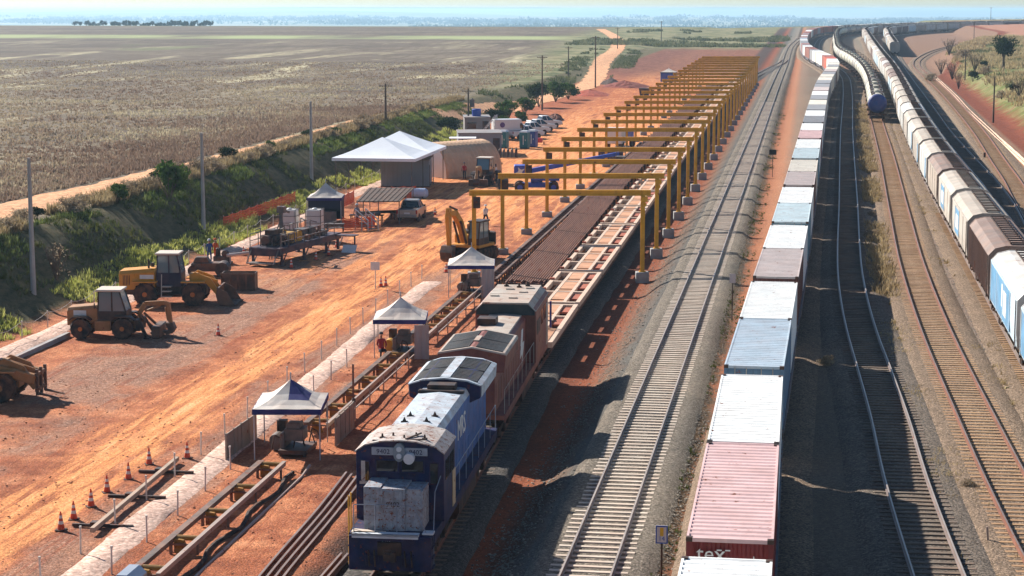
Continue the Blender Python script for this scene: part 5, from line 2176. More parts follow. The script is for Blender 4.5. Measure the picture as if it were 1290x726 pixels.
# ================================================================ earth-moving machines and vehicles
C_Y = paint('plant_yellow', (206, 140, 36), 0.5, 0, 0.14, 1.0, rust=0.06, dust=0.3)
C_YD = paint('plant_yellow_dusty', (156, 110, 62), 0.6, 0, 0.18, 1.0, rust=0.10, dust=0.5)
C_NV = paint('cab_navy', (24, 34, 62), 0.45, 0, 0.2, 1.0, dust=0.15)
C_BK = paint('cab_black', (34, 34, 36), 0.5, 0.1, 0.2, 1.0, dust=0.25)
C_RF = paint('cab_roof_pale', (202, 192, 176), 0.6, 0, 0.12, 1.0, dust=0.3)
BUCK = paint('bucket_steel', (74, 62, 54), 0.6, 0.2, 0.25, 1.2, rust=0.2, dust=0.4)
RIM = paint('rim_orange', (200, 112, 40), 0.6, 0, 0.15, 2.0, dust=0.4)
CABG = glass('cab_glass', (96, 120, 126), 0.08)
CARG = glass('car_glass', (22, 32, 38), 0.05)


def wheel(parent, x, y, r, w, rimm, name='wheel', lug=True):
    t = MB()
    prof = [(-w / 2, r * .62), (-w / 2, r * .93), (-w * .3, r), (w * .3, r), (w / 2, r * .93), (w / 2, r * .62)]
    n = 24
    rings = [[(x + a, y + rr * math.cos(2 * math.pi * k / n), r + rr * math.sin(2 * math.pi * k / n)) for k in range(n)] for a, rr in prof]
    t.loft(rings, 0)
    if lug:
        for k in range(16):
            w0 = 2 * math.pi * k / 16
            c = Vector((x, y + (r - .0) * math.cos(w0), r + r * math.sin(w0)))
            tg = Vector((0, -math.sin(w0), math.cos(w0)))
            t.bar(c - Vector((w * .45, 0, 0)) - tg * .03, c + Vector((w * .45, 0, 0)) + tg * .05, .06, .05)
    o = t.build(name, [BLACK], parent)
    q = MB()
    sg = 1 if x > 0 else -1
    xo = x + sg * w / 2
    q.cyl((xo - sg * .12, y, r), (xo - sg * .01, y, r), r * .60, r * .55, 18)
    q.cyl((xo - sg * .02, y, r), (xo + sg * .04, y, r), r * .24, r * .2, 12)
    q.build('rim', [rimm], o)
    return o


def cab_box(parent, x0, x1, y0, y1, z0, z1, m, rake=.15, roof=C_RF, zl=None):
    """cab with real pillars, panes and an overhanging roof"""
    zl = zl if zl is not None else z0 + (z1 - z0) * .42
    c = MB()
    c.box(x0, x1, y0, y1, z0, zl)
    for x in (x0, x1 - .08):
        for y, dy in ((y0, 0.05), ((y0 + y1) / 2 - .03, 0), (y1 - .08, -rake)):
            c.bar((x + .04, y + .04, zl - .02), (x + .04, y + .04 + dy, z1), .08)
    o = c.build('cab', [m], parent)
    for (a, b, cc, d) in ((x0 + .02, x0 + .03, y0 + .08, y1 - .12), (x1 - .03, x1 - .02, y0 + .08, y1 - .12)):
        g = MB()
        g.add([(a, cc, zl), (a, d, zl), (a, d - rake * .7, z1 - .03), (a, cc, z1 - .03)], [(0, 1, 2, 3)])
        g.add([(b, cc, zl), (b, d, zl), (b, d - rake * .7, z1 - .03), (b, cc, z1 - .03)], [(3, 2, 1, 0)])
        g.build('window', [CABG], o)
    for yy, dy in ((y1 - .05, -rake), (y0 + .05, .05)):
        g = MB()
        g.bar(((x0 + x1) / 2, yy, zl), ((x0 + x1) / 2, yy + dy, z1 - .03), x1 - x0 - .16, .015)
        g.build('window', [CABG], o)
    r = MB()
    r.box(x0 - .08, x1 + .08, y0 - .08, y1 - rake + .1, z1, z1 + .12)
    r.build('cab_roof', [roof], o, bevel=.03)
    return o


def bucket_mb(y, z, w=2.5, hgt=1.1, dep=1.1):
    b = MB()
    prof = [(y, z + hgt), (y - .08, z + hgt * .55), (y + .05, z + .12), (y + .35, z), (y + dep, z), (y + dep, z + .06), (y + .4, z + .08), (y + .15, z + .2), (y + .05, z + hgt * .55), (y + .12, z + hgt)]
    b.prism(prof, 'x', -w / 2, w / 2)
    for x in (-w / 2 - .03, w / 2 - .03):
        b.prism([(y, z + hgt), (y - .08, z + hgt * .55), (y + .05, z + .12), (y + .35, z), (y + dep, z), (y + dep * .55, z + hgt * .75)], 'x', x, x + .06)
    for k in range(7):
        x = -w / 2 + .15 + k * (w - .3) / 6
        b.box(x - .05, x + .05, y + dep, y + dep + .18, z, z + .05)
    return b


def wheel_loader(name, label, s, t, z, yaw, body=C_Y, cabm=C_NV, fork=False):
    r = thing(name, label, 'wheel loader', s, t, z, yaw)
    for y in (-1.55, 1.55):
        for x in (-1.0, 1.0):
            wheel(r, x, y, .74, .56, RIM if not fork else C_YD)
    ch = MB()
    ch.box(-.55, .55, -2.9, -.2, .62, 1.15)
    ch.box(-.45, .45, .05, 2.3, .62, 1.25)
    ch.cyl((0, -.08, .5), (0, -.08, 1.3), .3, .3, 12)
    ch.box(-1.0, -.55, -.75, .75, .55, .75)
    ch.box(.55, 1.0, -.75, .75, .55, .75)
    ch.build('chassis', [C_BK if not fork else C_YD], r, bevel=.03)
    eh = MB()
    eh.loft([[(-.95, -3.25, 1.0), (.95, -3.25, 1.0), (.95, -3.25, 2.0), (.75, -3.25, 2.2), (-.75, -3.25, 2.2), (-.95, -3.25, 2.0)], [(-.95, -.95, 1.05), (.95, -.95, 1.05), (.95, -.95, 2.15), (.75, -.95, 2.38), (-.75, -.95, 2.38), (-.95, -.95, 2.15)]], 0)
    for sx in (-1, 1):
        for k in range(5):
            eh.box(sx * .95 - .01, sx * .95 + .01, -3.0 + k * .1, -2.95 + k * .1, 1.3, 1.95, 1)
        for y0, y1 in ((-2.35, -.78), (.8, 2.3)):
            fd = MB()
            fd.box(sx * 1.0 - .3, sx * 1.0 + .3, y0, y1, 1.50, 1.58, 0)
            fd.bar((sx * .75, (y0 + y1) / 2, 1.52), (sx * .5, (y0 + y1) / 2, 1.2), .08)
            fd.build('mudguard', [body], r)
    eh.build('engine_hood', [body, C_BK], r, bevel=.04)
    dc = MB()
    for sx in (-1, 1):
        dc.box(sx * .955 - .01, sx * .955 + .01, -1.9, -1.0, 1.72, 1.98)
    dc.build('side_decal', [WHITE_L], r)
    ex = MB()
    ex.cyl((.45, -1.4, 2.3), (.45, -1.4, 2.95), .07, .06, 8)
    ex.cyl((-.3, -1.3, 2.36), (-.3, -1.3, 2.6), .12, .12, 8)
    ex.build('exhaust', [C_BK], r)
    cab_box(r, -.78, .78, -.85, .75, 1.2, 3.25, cabm, .2, zl=2.1)
    st = MB()
    for sx in (-1, 1):
        for zz in (.55, .9, 1.2):
            st.box(sx * .95 - .2, sx * .95 + .2, -.45, .15, zz, zz + .05)
        st.bar((sx * 1.1, -.5, .5), (sx * .85, -.5, 2.0), .05)
    st.build('steps', [C_RF], r)
    for sx in (-1, 1):
        a = MB()
        pts = [(1.35, 1.95), (1.6, 2.12), (2.6, 1.75), (3.25, .75), (3.05, .55), (2.35, 1.35), (1.35, 1.55)]
        a.prism(pts, 'x', sx * .55 - .08, sx * .55 + .08)
        a.cyl((sx * .35, 1.0, 1.3), (sx * .35, 2.3, 1.5), .08, .08, 8)
        a.build('lift_arm', [body], r, bevel=.02)
    tw = MB()
    tw.box(-.35, .35, 1.2, 1.7, 1.25, 2.0)
    tw.bar((0, 1.5, 1.95), (0, 3.0, 1.45), .14)
    tw.build('linkage', [body], r, bevel=.02)
    if not fork:
        bucket_mb(3.15, .05, 2.6, 1.15, 1.15).build('bucket', [BUCK], r)
    else:
        f = MB()
        for x in (-.8, -.1, .6):
            f.box(x, x + .14, 3.2, 3.34, .3, 1.6)
        f.box(-.9, .85, 3.2, 3.32, 1.25, 1.42)
        f.box(-.9, .85, 3.2, 3.32, .5, .66)
        for x in (-.6, .45):
            f.prism([(3.3, .3), (4.3, .12), (4.3, .16), (3.3, .42)], 'x', x, x + .13)
        f.build('fork_carriage', [BUCK], r)
        lg = MB()
        lg.bar((-.7, 1.3, 1.6), (-.7, 3.2, 1.1), .4, .5)
        lg.bar((.7, 1.3, 1.6), (.7, 3.2, 1.1), .4, .5)
        lg.build('arm_guard', [C_YD], r, bevel=.05)
    return r


def backhoe(label, s, t, z, yaw, body=C_YD, cabm=C_BK):
    r = thing('backhoe_loader', label, 'backhoe loader', s, t, z, yaw)
    for y in (-1.3, 1.15):
        for x in (-.92, .92):
            wheel(r, x, y, .60 if y < 0 else .62, .42, RIM)
    ch = MB()
    ch.box(-.45, .45, -2.0, 2.0, .55, 1.0)
    ch.box(-.9, -.5, -.5, .45, .45, 1.05)
    ch.box(.5, .9, -.5, .45, .45, 1.05)
    ch.build('chassis', [body], r, bevel=.03)
    eh = MB()
    eh.loft([[(-.72, -2.15, .75), (.72, -2.15, .75), (.72, -2.15, 1.62), (.55, -2.15, 1.78), (-.55, -2.15, 1.78), (-.72, -2.15, 1.62)], [(-.75, -.35, .95), (.75, -.35, .95), (.75, -.35, 1.78), (.58, -.35, 1.95), (-.58, -.35, 1.95), (-.75, -.35, 1.78)]], 0)
    eh.build('engine_hood', [body], r, bevel=.04)
    dc = MB()
    for sx in (-1, 1):
        dc.box(sx * .74 - .012, sx * .74 + .012, -1.75, -1.0, 1.35, 1.65)
    dc.build('side_decal', [WHITE_L], r)
    for sx in (-1, 1):
        fd = MB()
        fd.prism([(-1.95, 1.15), (-1.7, 1.33), (-.9, 1.33), (-.65, 1.15), (-.65, 1.10), (-.95, 1.26), (-1.65, 1.26), (-1.95, 1.08)], 'x', sx * .92 - .24, sx * .92 + .24)
        fd.build('mudguard', [C_BK], r)
        fd = MB()
        fd.prism([(.45, 1.15), (.7, 1.36), (1.6, 1.36), (1.9, 1.15), (1.9, 1.08), (1.55, 1.28), (.75, 1.28), (.45, 1.08)], 'x', sx * .92 - .24, sx * .92 + .24)
        fd.build('mudguard', [C_BK], r)
    cab_box(r, -.72, .72, -.35, 1.35, 1.05, 2.75, cabm, .35, zl=1.6)
    # backhoe frame, boom, stick and bucket behind the cab
    fr = MB()
    fr.box(-.85, .85, 1.9, 2.15, .45, 1.1)
    for sx in (-1, 1):
        fr.bar((sx * .8, 2.1, 1.0), (sx * .95, 2.55, .12), .16)
        fr.box(sx * .95 - .18, sx * .95 + .18, 2.4, 2.75, .02, .12)
    fr.build('stabiliser_frame', [C_BK], r)
    bm = MB()
    for p, q in zip([(0, 2.2, .95), (0, 1.95, 1.35), (0, 2.3, 1.95), (0, 3.5, 2.02)], [(0, 1.95, 1.35), (0, 2.3, 1.95), (0, 3.5, 2.02), (0, 3.75, 1.9)]):
        bm.bar(p, q, .22, .26)
    bm.cyl((0, 2.3, 1.5), (0, 3.2, 1.85), .06, .06, 8)
    bm.build('boom', [body], r, bevel=.02)
    sk = MB()
    sk.bar((0, 3.68, 2.0), (0, 3.8, .75), .2, .24)
    sk.cyl((.0, 3.5, 1.75), (0, 3.62, .95), .05, .05, 8)
    sk.build('stick', [body], r, bevel=.02)
    bk = MB()
    bk.prism([(3.55, .85), (3.95, .85), (4.1, .5), (3.95, .25), (3.6, .15), (3.35, .35), (3.7, .4), (3.6, .6)], 'x', -.3, .3)
    bk.build('digging_bucket', [BUCK], r)
    ld = MB()
    for sx in (-1, 1):
        ld.bar((sx * .5, 2.1, 1.35), (sx * .5, 3.0, .5), .1, .16)
    ld.box(-1.0, 1.0, 2.85, 3.35, .06, .75)
    ld.build('loader_bucket', [BUCK], r, bevel=.04)
    mr = MB()
    for sx in (-1, 1):
        mr.bar((sx * .72, -.3, 1.7), (sx * .95, -.45, 1.9), .03)
        mr.box(sx * .95 - .08, sx * .95 + .08, -.48, -.44, 1.8, 2.1)
    mr.build('mirror', [C_BK], r)
    return r


X_DIR = math.pi / 2 - A      # facing the photo's right

s, t = at(215, 385)
wheel_loader('wheel_loader', 'yellow wheel loader with navy cab and orange rims, bucket lowered', s + 1.0, t - .2, -1.0, X_DIR + .02)
s, t = at(128, 427)
backhoe('dusty backhoe loader facing right near the left path', s + .9, t - .0, -1.0, X_DIR + .03)
s, t = at(0, 506)
wheel_loader('wheel_loader', 'dusty loader cut off by the left edge, fork carriage raised', s + .7, t - 1.5, -1.0, X_DIR + .05, C_YD, C_BK, True)
s, t = at(610, 233)
backhoe('dusty backhoe loader seen end on beside the beige tunnel tent', s + 1.2, t, -1.0, math.pi - A + .25, paint('plant_cream', (180, 142, 96), .6, 0, .15, 1, dust=.4), C_BK)

# steel skip behind the loader bucket
s, t = at(300, 367)
r = thing('steel_skip', 'dark brown open steel skip behind the loader bucket', 'skip', s, t, -1.0, -A)
b = MB()
b.box(-1.15, 1.15, 0, .06, .08, 1.18)
b.box(-1.15, 1.15, 1.44, 1.5, .08, 1.18)
b.box(-1.15, -1.09, .06, 1.44, .08, 1.18)
b.box(1.09, 1.15, .06, 1.44, .08, 1.18)
b.box(-1.15, 1.15, 0, 1.5, .04, .09)
b.build('shell', [BUCK], r)
b = MB()
for x in (-1.1, -.55, 0, .55, 1.1):
    b.box(x - .05, x + .05, -.05, -.005, .08, 1.2)
b.box(-1.2, 1.2, -.06, 0, 1.12, 1.24)
b.build('rib', [BUCK], r)
b = MB()
for x in (-.9, .9):
    b.box(x - .1, x + .1, .1, 1.4, -.02, .05)
b.build('skid', [STEEL_D], r)

# low roller behind the loader
s, t = at(260, 347)
r = thing('compactor_plate', 'dark brown low machine between loader cab and steel skip', 'machine', s, t, -1.0, X_DIR)
b = MB()
b.box(-.6, .6, -1.0, 1.0, .35, .95)
b.prism([(-.9, .95), (.3, .95), (.1, 1.35), (-.7, 1.35)], 'x', -.45, .45)
b.build('body', [BUCK], r, bevel=.04)
b = MB()
b.cyl((-.7, 1.2, .5), (.7, 1.2, .5), .5, .5, 20)
b.build('drum', [STEEL_D], r)
for x in (-.6, .6):
    b = MB()
    b.cyl((x - .14, -.8, .42), (x + .14, -.8, .42), .42, .42, 16)
    b.build('wheel', [BLACK], r)


# excavator -----------------------------------------------------------------
def excavator(s, t, z, yaw):
    r = thing('excavator', 'yellow tracked excavator with boom raised and stick hanging, cab at right', 'excavator', s, t, z, yaw)
    for sx in (-1, 1):
        k = MB()
        prof = [(-1.9, .45), (-1.75, .12), (-1.4, 0), (1.4, 0), (1.75, .12), (1.9, .45), (1.75, .78), (1.4, .9), (-1.4, .9), (-1.75, .78)]
        k.prism(prof, 'x', sx * 1.15 - .28, sx * 1.15 + .28)
        for y in np.arange(-1.7, 1.75, .2):
            k.box(sx * 1.15 - .3, sx * 1.15 + .3, y - .05, y + .05, .885, .93)
        for sy in (-1, 1):
            for q in range(4):
                w0 = R(20 + q * 35)
                k.bar((sx * 1.15 - .3, sy * (1.45 + .47 * math.sin(w0)), .45 + .47 * math.cos(w0)), (sx * 1.15 + .3, sy * (1.45 + .47 * math.sin(w0)), .45 + .47 * math.cos(w0)), .09, .05)
        o = k.build('crawler_track', [BLACK], r)
        for y in (-1.4, -.7, 0, .7, 1.4):
            w = MB()
            w.cyl((sx * 1.15 + sx * .24, y, .38), (sx * 1.15 + sx * .30, y, .38), .2 if abs(y) < 1.2 else .32, .2 if abs(y) < 1.2 else .32, 12)
            w.build('roller', [C_BK], o)
    b = MB()
    b.cyl((0, 0, .6), (0, 0, 1.0), .7, .7, 20)
    b.box(-.8, .8, -.8, .8, .4, .75)
    b.build('undercarriage', [C_BK], r)
    u = MB()
    u.box(-1.3, 1.3, -1.5, 1.1, 1.0, 1.25)
    u.box(-.3, 1.3, -1.5, .2, 1.25, 1.9)
    u.build('upper_frame', [C_Y], r, bevel=.05)
    c = MB()
    n = 10
    arcp = [(1.35 * math.cos(w), -1.5 - .75 * math.sin(w)) for w in np.linspace(0, math.pi, n)]
    c.prism(arcp, 'z', 1.0, 2.0)
    c.build('counterweight', [C_BK], r, bevel=.05)
    e = MB()
    e.box(-.9, 1.2, -1.5, -.3, 1.9, 2.15)
    e.cyl((.7, -.9, 2.1), (.7, -.9, 2.6), .07, .07, 8)
    e.build('engine_cover', [C_BK], r, bevel=.05)
    cab_box(r, -1.3, -.38, -.5, 1.15, 1.25, 2.95, C_BK, .2, C_BK, zl=1.75)
    bm = MB()
    pts = [(.1, .7, 1.4), (.1, 1.5, 2.9), (.1, 2.4, 3.75), (.1, 3.4, 3.85)]
    for p, q, w in zip(pts, pts[1:], (.46, .5, .4)):
        bm.bar(p, q, .42, w)
    for p in pts[1:3]:
        bm.cyl((-.11, p[1], p[2]), (.31, p[1], p[2]), .24, .24, 12)
    ob = bm.build('boom', [C_Y], r, bevel=.03)
    cy = MB()
    for x in (-.2, .4):
        cy.cyl((x, 1.1, 1.35), (x, 2.0, 3.1), .09, .09, 10)
    cy.build('boom_cylinder', [STEEL_D], r)
    sk = MB()
    sk.prism([(3.1, 4.2), (3.45, 4.25), (3.65, 3.6), (3.35, 1.3), (3.15, 1.3), (3.1, 3.4)], 'x', -.06, .26)
    sk.build('stick', [C_Y], r, bevel=.03)
    cy = MB()
    cy.cyl((.1, 2.0, 3.95), (.1, 3.1, 4.3), .08, .08, 10)
    cy.build('stick_cylinder', [STEEL_D], r)
    bk = MB()
    bk.prism([(3.1, 1.45), (3.55, 1.4), (3.85, .95), (3.7, .4), (3.2, .15), (2.75, .3), (2.85, .45), (3.3, .6), (3.3, 1.0)], 'x', -.4, .6)
    for k in range(4):
        x = -.35 + k * .28
        bk.box(x, x + .1, 2.6, 2.8, .24, .34)
    bk.build('bucket', [BUCK], r)
    return r


s, t = at(583, 330)
excavator(s + 1.5, t + .35, -1.0, R(198))


# cars ----------------------------------------------------------------------
def pickup(label, s, t, yaw, paintm, z=-1.0, hard=False, group=None, cat='pickup truck'):
    r = thing('pickup_truck', label, cat, s, t, z, yaw, group)
    b = MB()
    # y forward; lower body as a lofted shell
    prof = [(-2.55, .55), (-2.6, .75), (-2.58, 1.18), (-.75, 1.18), (1.05, 1.18), (2.35, 1.06), (2.6, .86), (2.62, .55), (2.3, .42), (-2.3, .42)]
    b.prism(prof, 'x', -.90, .90)
    b.build('body', [paintm], r, bevel=.06)
    c = MB()
    lo = [(-.84, -.85, 1.17), (.84, -.85, 1.17), (.84, 1.15, 1.17), (-.84, 1.15, 1.17)]
    hi = [(-.66, -.62, 1.76), (.66, -.62, 1.76), (.66, .45, 1.78), (-.66, .45, 1.78)]
    c.loft([lo, hi], 0)
    oc = c.build('cabin', [CARG], r, bevel=.03)
    rf = MB()
    rf.loft([[(-.68, -.66, 1.75), (.68, -.66, 1.75), (.68, .5, 1.77), (-.68, .5, 1.77)], [(-.6, -.55, 1.84), (.6, -.55, 1.84), (.6, .4, 1.85), (-.6, .4, 1.85)]], 0)
    for sx in (-1, 1):
        rf.bar((sx * .84, -.85, 1.17), (sx * .67, -.62, 1.77), .09)
        rf.bar((sx * .84, 1.15, 1.17), (sx * .67, .45, 1.78), .08)
        rf.bar((sx * .845, .15, 1.17), (sx * .67, .0, 1.77), .08)
    rf.build('roof', [paintm], r)
    bed = MB()
    bed.box(-.74, .74, -2.48, -.95, 1.10, 1.192)
    bed.build('bed_liner', [C_BK], r)
    for y in (-1.55, 1.6):
        for x in (-.82, .82):
            wheel(r, x, y, .38, .25, MACH, lug=False)
    bp = MB()
    bp.box(-.86, .86, -2.72, -2.56, .5, .68)
    bp.box(-.86, .86, 2.56, 2.7, .45, .65)
    bp.build('bumper', [CHROME], r, bevel=.03)
    for sx in (-1, 1):
        tl = MB()
        tl.box(sx * .86 - .08, sx * .86 + .06, -2.605, -2.56, .8, 1.12)
        tl.build('tail_light', [paint('tail_light_red', (150, 24, 20), .3, 0, .05, 2)], r)
        hl = MB()
        hl.box(sx * .72 - .17, sx * .72 + .17, 2.52, 2.63, .78, .95)
        hl.build('headlight', [LAMP], r)
        mm = MB()
        mm.box(sx * 1.0 - .09, sx * 1.0 + .09, .78, .9, 1.14, 1.3)
        mm.build('mirror', [C_BK], r)
    np_ = MB()
    np_.box(-.25, .25, -2.61, -2.59, .78, .92)
    np_.build('number_plate', [SG_W], r)
    return r


s, t = at(511, 281)
pickup('silver grey pickup seen from behind, parked by the brown shelter', s + 2.6, t + .05, -A + .12, paint('car_silver', (158, 152, 144), .35, .35, .08, 1, dust=.25))
CWH = paint('car_white', (212, 212, 210), .35, 0, .06, 1, dust=.15)
for (px, py, yw, lb) in ((684, 162, 1.15, 'white pickup parked farthest, at the right end of the row'), (676, 167, 1.1, 'white pickup, second from the right end of the row'), (668, 171, 1.05, 'white pickup, third in the row behind the portable toilets'), (660, 176, 1.0, 'white car nearest the van, half hidden by the portable toilets')):
    s, t = at(px, py)
    pickup(lb, s + 1.5, t, yw - A, CWH, group='white pickups parked in a row')

# white box van ------------------------------------------------------------
s, t = at(642, 176)
r = thing('box_van', 'white box van with a round emblem beside the parked pickups', 'van', s + 1.5, t, -1.0, X_DIR - .25)
b = MB()
b.prism([(-2.6, .55), (-2.6, 2.75), (1.2, 2.75), (1.25, 2.4), (1.9, 1.55), (2.7, 1.25), (2.8, .55)], 'x', -1.0, 1.0)
b.build('body', [CWH], r, bevel=.06)
for sx in (-1, 1):
    g = MB()
    g.prism([(1.0, 1.55), (1.0, 2.2), (1.25, 2.2), (1.75, 1.55)], 'x', sx * 1.0 - .012, sx * 1.0 + .012)
    g.build('window', [CARG], r)
    g = MB()
    g.cyl((sx * .99, -1.5, 2.0), (sx * 1.015, -1.5, 2.0), .36, .36, 18)
    g.build('round_emblem', [paint('emblem_plum', (96, 70, 120), .5, 0, .1, 3)], r)
    g = MB()
    g.box(sx * 1.0 - .012, sx * 1.0 + .012, .1, .75, .8, 2.1)
    g.build('side_door', [CWH], r)
for y in (-1.7, 1.8):
    for x in (-.9, .9):
        wheel(r, x, y, .4, .25, MACH, lug=False)
b = MB()
b.box(-.9, .9, 1.2, 1.5, 2.0, 2.02)
b.add([(-.85, 1.9, 1.57), (.85, 1.9, 1.57), (.8, 1.28, 2.42), (-.8, 1.28, 2.42)], [(0, 1, 2, 3)])
b.build('windscreen', [CARG], r)

# portable toilets -----------------------------------------------------------
TEAL = paint('toilet_teal', (24, 110, 116), .5, 0, .1, 1, dust=.15)
TEALB = paint('toilet_blue', (48, 80, 150), .5, 0, .1, 1, dust=.15)


def toilet(label, s, t, m, yaw=0.2):
    r = thing('portable_toilet', label, 'portable toilet', s, t, -1.0, yaw, 'portable toilets')
    b = MB()
    b.box(-.55, .55, -.55, .55, .08, 2.1)
    b.build('cabin', [m], r, bevel=.03)
    d = MB()
    d.box(-.38, .38, -.58, -.54, .2, 1.95)
    od = d.build('door', [m], r)
    h = MB()
    h.box(.25, .32, -.62, -.58, 1.0, 1.2)
    h.build('handle', [WHITE_L], od)
    v = MB()
    v.box(-.05, .05, -.60, -.578, .5, 1.7)
    v.build('vent_strip', [WHITE_L], od)
    rf = MB()
    rf.loft([[(-.6, -.6, 2.1), (.6, -.6, 2.1), (.6, .6, 2.1), (-.6, .6, 2.1)], [(-.4, -.4, 2.32), (.4, -.4, 2.32), (.4, .4, 2.32), (-.4, .4, 2.32)]], 0)
    rf.build('roof', [CWH], r)
    s_ = MB()
    s_.box(-.5, .5, -.5, .5, 0, .09)
    s_.build('skid', [C_BK], r)


s, t = at(661, 187)
toilet('teal portable toilet with white roof, left of the pair', s, t, TEAL)
s, t = at(671, 185.5)
toilet('blue portable toilet, right of the pair', s, t, TEALB)
s, t = at(638, 186)
toilet('dark teal portable toilet against the grey site cabins', s - .5, t - .3, TEAL)
s, t = at(681, 182)
r = thing('fuel_cart', 'small red and yellow cart right of the portable toilets', 'cart', s, t, -1.0)
b = MB()
b.box(-.45, .25, -.4, .4, .25, .85)
b.build('tank', [paint('cart_red', (190, 60, 60), .5, 0, .1, 2)], r, bevel=.05)
b = MB()
b.box(-.75, -.48, -.3, .3, .25, .8)
b.build('pump_box', [SG_Y], r, bevel=.03)
for x in (-.5, .5):
    b = MB()
    b.cyl((x * .9 - .05, 0, .2), (x * .9 + .05, 0, .2), .2, .2, 12)
    b.build('wheel', [BLACK], r)
# ================================================================ site buildings, tents, platforms
GREYW = paint('cabin_grey', (132, 138, 144), 0.6, 0, 0.08, 0.5, dust=0.15, streak=0.25)
GREYR = paint('cabin_roof_grey', (128, 128, 128), 0.7, 0, 0.12, 0.6, dust=0.3)
MARQ = paint('marquee_white', (232, 234, 236), 0.7, 0, 0.04, 0.4, dust=0.04)
TUN = paint('tunnel_beige', (204, 166, 132), 0.8, 0, 0.10, 0.8, dust=0.2)
ROOFB = paint('shelter_roof_brown', (62, 48, 40), 0.9, 0, 0.2, 0.8, dust=0.15)
NETO = paint('net_orange', (206, 84, 44), 0.8, 0, 0.15, 2, dust=0.25)
TANKW = paint('tank_plastic_white', (206, 204, 200), 0.5, 0, 0.08, 1, dust=0.15)
NAVY = paint('deck_navy', (36, 44, 66), 0.55, 0.1, 0.2, 1.0, rust=0.1, dust=0.3)


def P(px, py, z=-1.0):
    """world x, y of a measured ground point"""
    s, t = at(px, py, z)
    w = W(s, t)
    return Vector((w.x, w.y))


def wthing(name, label, cat, x, y, z=-1.0, rot=0.0, group=None):
    """thing placed in world axes (x to the photo's right, y away)"""
    s, t = ST(x, y)
    return thing(name, label, cat, s, t, z, -A + rot, group)


# white marquee of two pitched bays -------------------------------------------------
r = wthing('marquee', 'large white marquee with two pitched peaks over the grey cabin', 'marquee', -12.6, 207.6, -1.0, .15)
for yb, pk in ((-4.3, 5.45), (4.3, 5.5)):
    N = 12
    mb = MB()
    vs = []
    for i in range(N + 1):
        for j in range(N + 1):
            u = -1 + 2 * i / N
            v = -1 + 2 * j / N
            k = max(abs(u), abs(v))
            vs.append((u * 4.25, yb + v * 4.3, 3.62 + (pk - 3.62) * (1 - k) ** 1.15))
    for i in range(N):
        for j in range(N):
            a = i * (N + 1) + j
            uv = (-1 + 2 * (i + .5) / N) * (-1 + 2 * (j + .5) / N)
            mb.add([vs[a], vs[a + N + 1], vs[a + N + 2], vs[a + 1]], [(0, 1, 2), (0, 2, 3)] if uv > 0 else [(0, 1, 3), (1, 2, 3)])
    o = mb.build('marquee_roof', [MARQ], r)
    import bmesh
    bm_ = bmesh.new()
    bm_.from_mesh(o.data)
    bmesh.ops.remove_doubles(bm_, verts=bm_.verts, dist=.001)
    bm_.to_mesh(o.data)
    bm_.free()
    md = o.modifiers.new('Solid', 'SOLIDIFY')
    md.thickness = .03
    md.offset = -1
v = MB()
for (x0, y0, x1, y1) in ((-4.25, -8.6, 4.25, -8.6), (4.25, -8.6, 4.25, 8.6), (4.25, 8.6, -4.25, 8.6), (-4.25, 8.6, -4.25, -8.6)):
    v.bar((x0, y0, 3.47), (x1, y1, 3.47), .03, .3)
v.build('valance', [MARQ], r)
for x in (-3.9, 3.9):
    for y in (-8.5, -2.8, 2.8, 8.5):
        p = MB()
        p.bar((x, y, 0), (x, y, 3.5), .09)
        p.build('pole', [MACH], r)

# grey cabin under the marquee
r = wthing('site_cabin', 'grey panelled site cabin standing under the white marquee', 'cabin', -11.1, 209.4, -1.0, .02)
b = MB()
b.box(-2.5, 2.5, -2.6, 2.6, .1, 2.75)
for k in range(13):
    x = -2.4 + k * .4
    b.box(x - .025, x + .025, -2.63, -2.6, .15, 2.7)
b.build('wall', [GREYW], r)
b = MB()
b.box(-2.6, 2.6, -2.7, 2.7, 2.75, 2.87)
b.build('roof', [GREYR], r)
b = MB()
b.box(2.5, 2.54, -1.9, -1.0, .15, 2.2)
b.build('door', [MACH_D], r)
b = MB()
b.box(-2.55, 2.55, -2.65, 2.65, 0, .1)
b.build('plinth', [MACH_D], r)

# beige tunnel tent
r = wthing('tunnel_tent', 'beige half round tunnel tent with a white end wall behind the marquee', 'tent', -6.2, 221.5, -1.0, .80)
n = 18
mb = MB()
rings = []
for k in range(29):
    y = -4.2 + k * 8.4 / 28
    f = 1.0 + (.02 if k % 2 else -.01)
    rings.append([(3.0 * f * math.cos(w), y, 3.7 * f * math.sin(w) ** .85) for w in np.linspace(0.0, math.pi, n)])
for a in range(28):
    mb.loft([rings[a], rings[a + 1]], 0, caps=False, closed=False)
o = mb.build('cover', [TUN], r)
md = o.modifiers.new('Solid', 'SOLIDIFY')
md.thickness = .05
for y in (-4.15, 4.15):
    e = MB()
    poly = [(2.96 * math.cos(w), 3.66 * math.sin(w) ** .85) for w in np.linspace(0, math.pi, n)]
    e.prism(poly, 'y', y - .03, y + .03)
    oe = e.build('end_wall', [MARQ], r)
    if y < 0:
        d = MB()
        d.cyl((-.9, y - .05, 1.8), (-.9, y - .035, 1.8), .8, .8, 24)
        d.build('round_emblem', [TENT_B], oe)

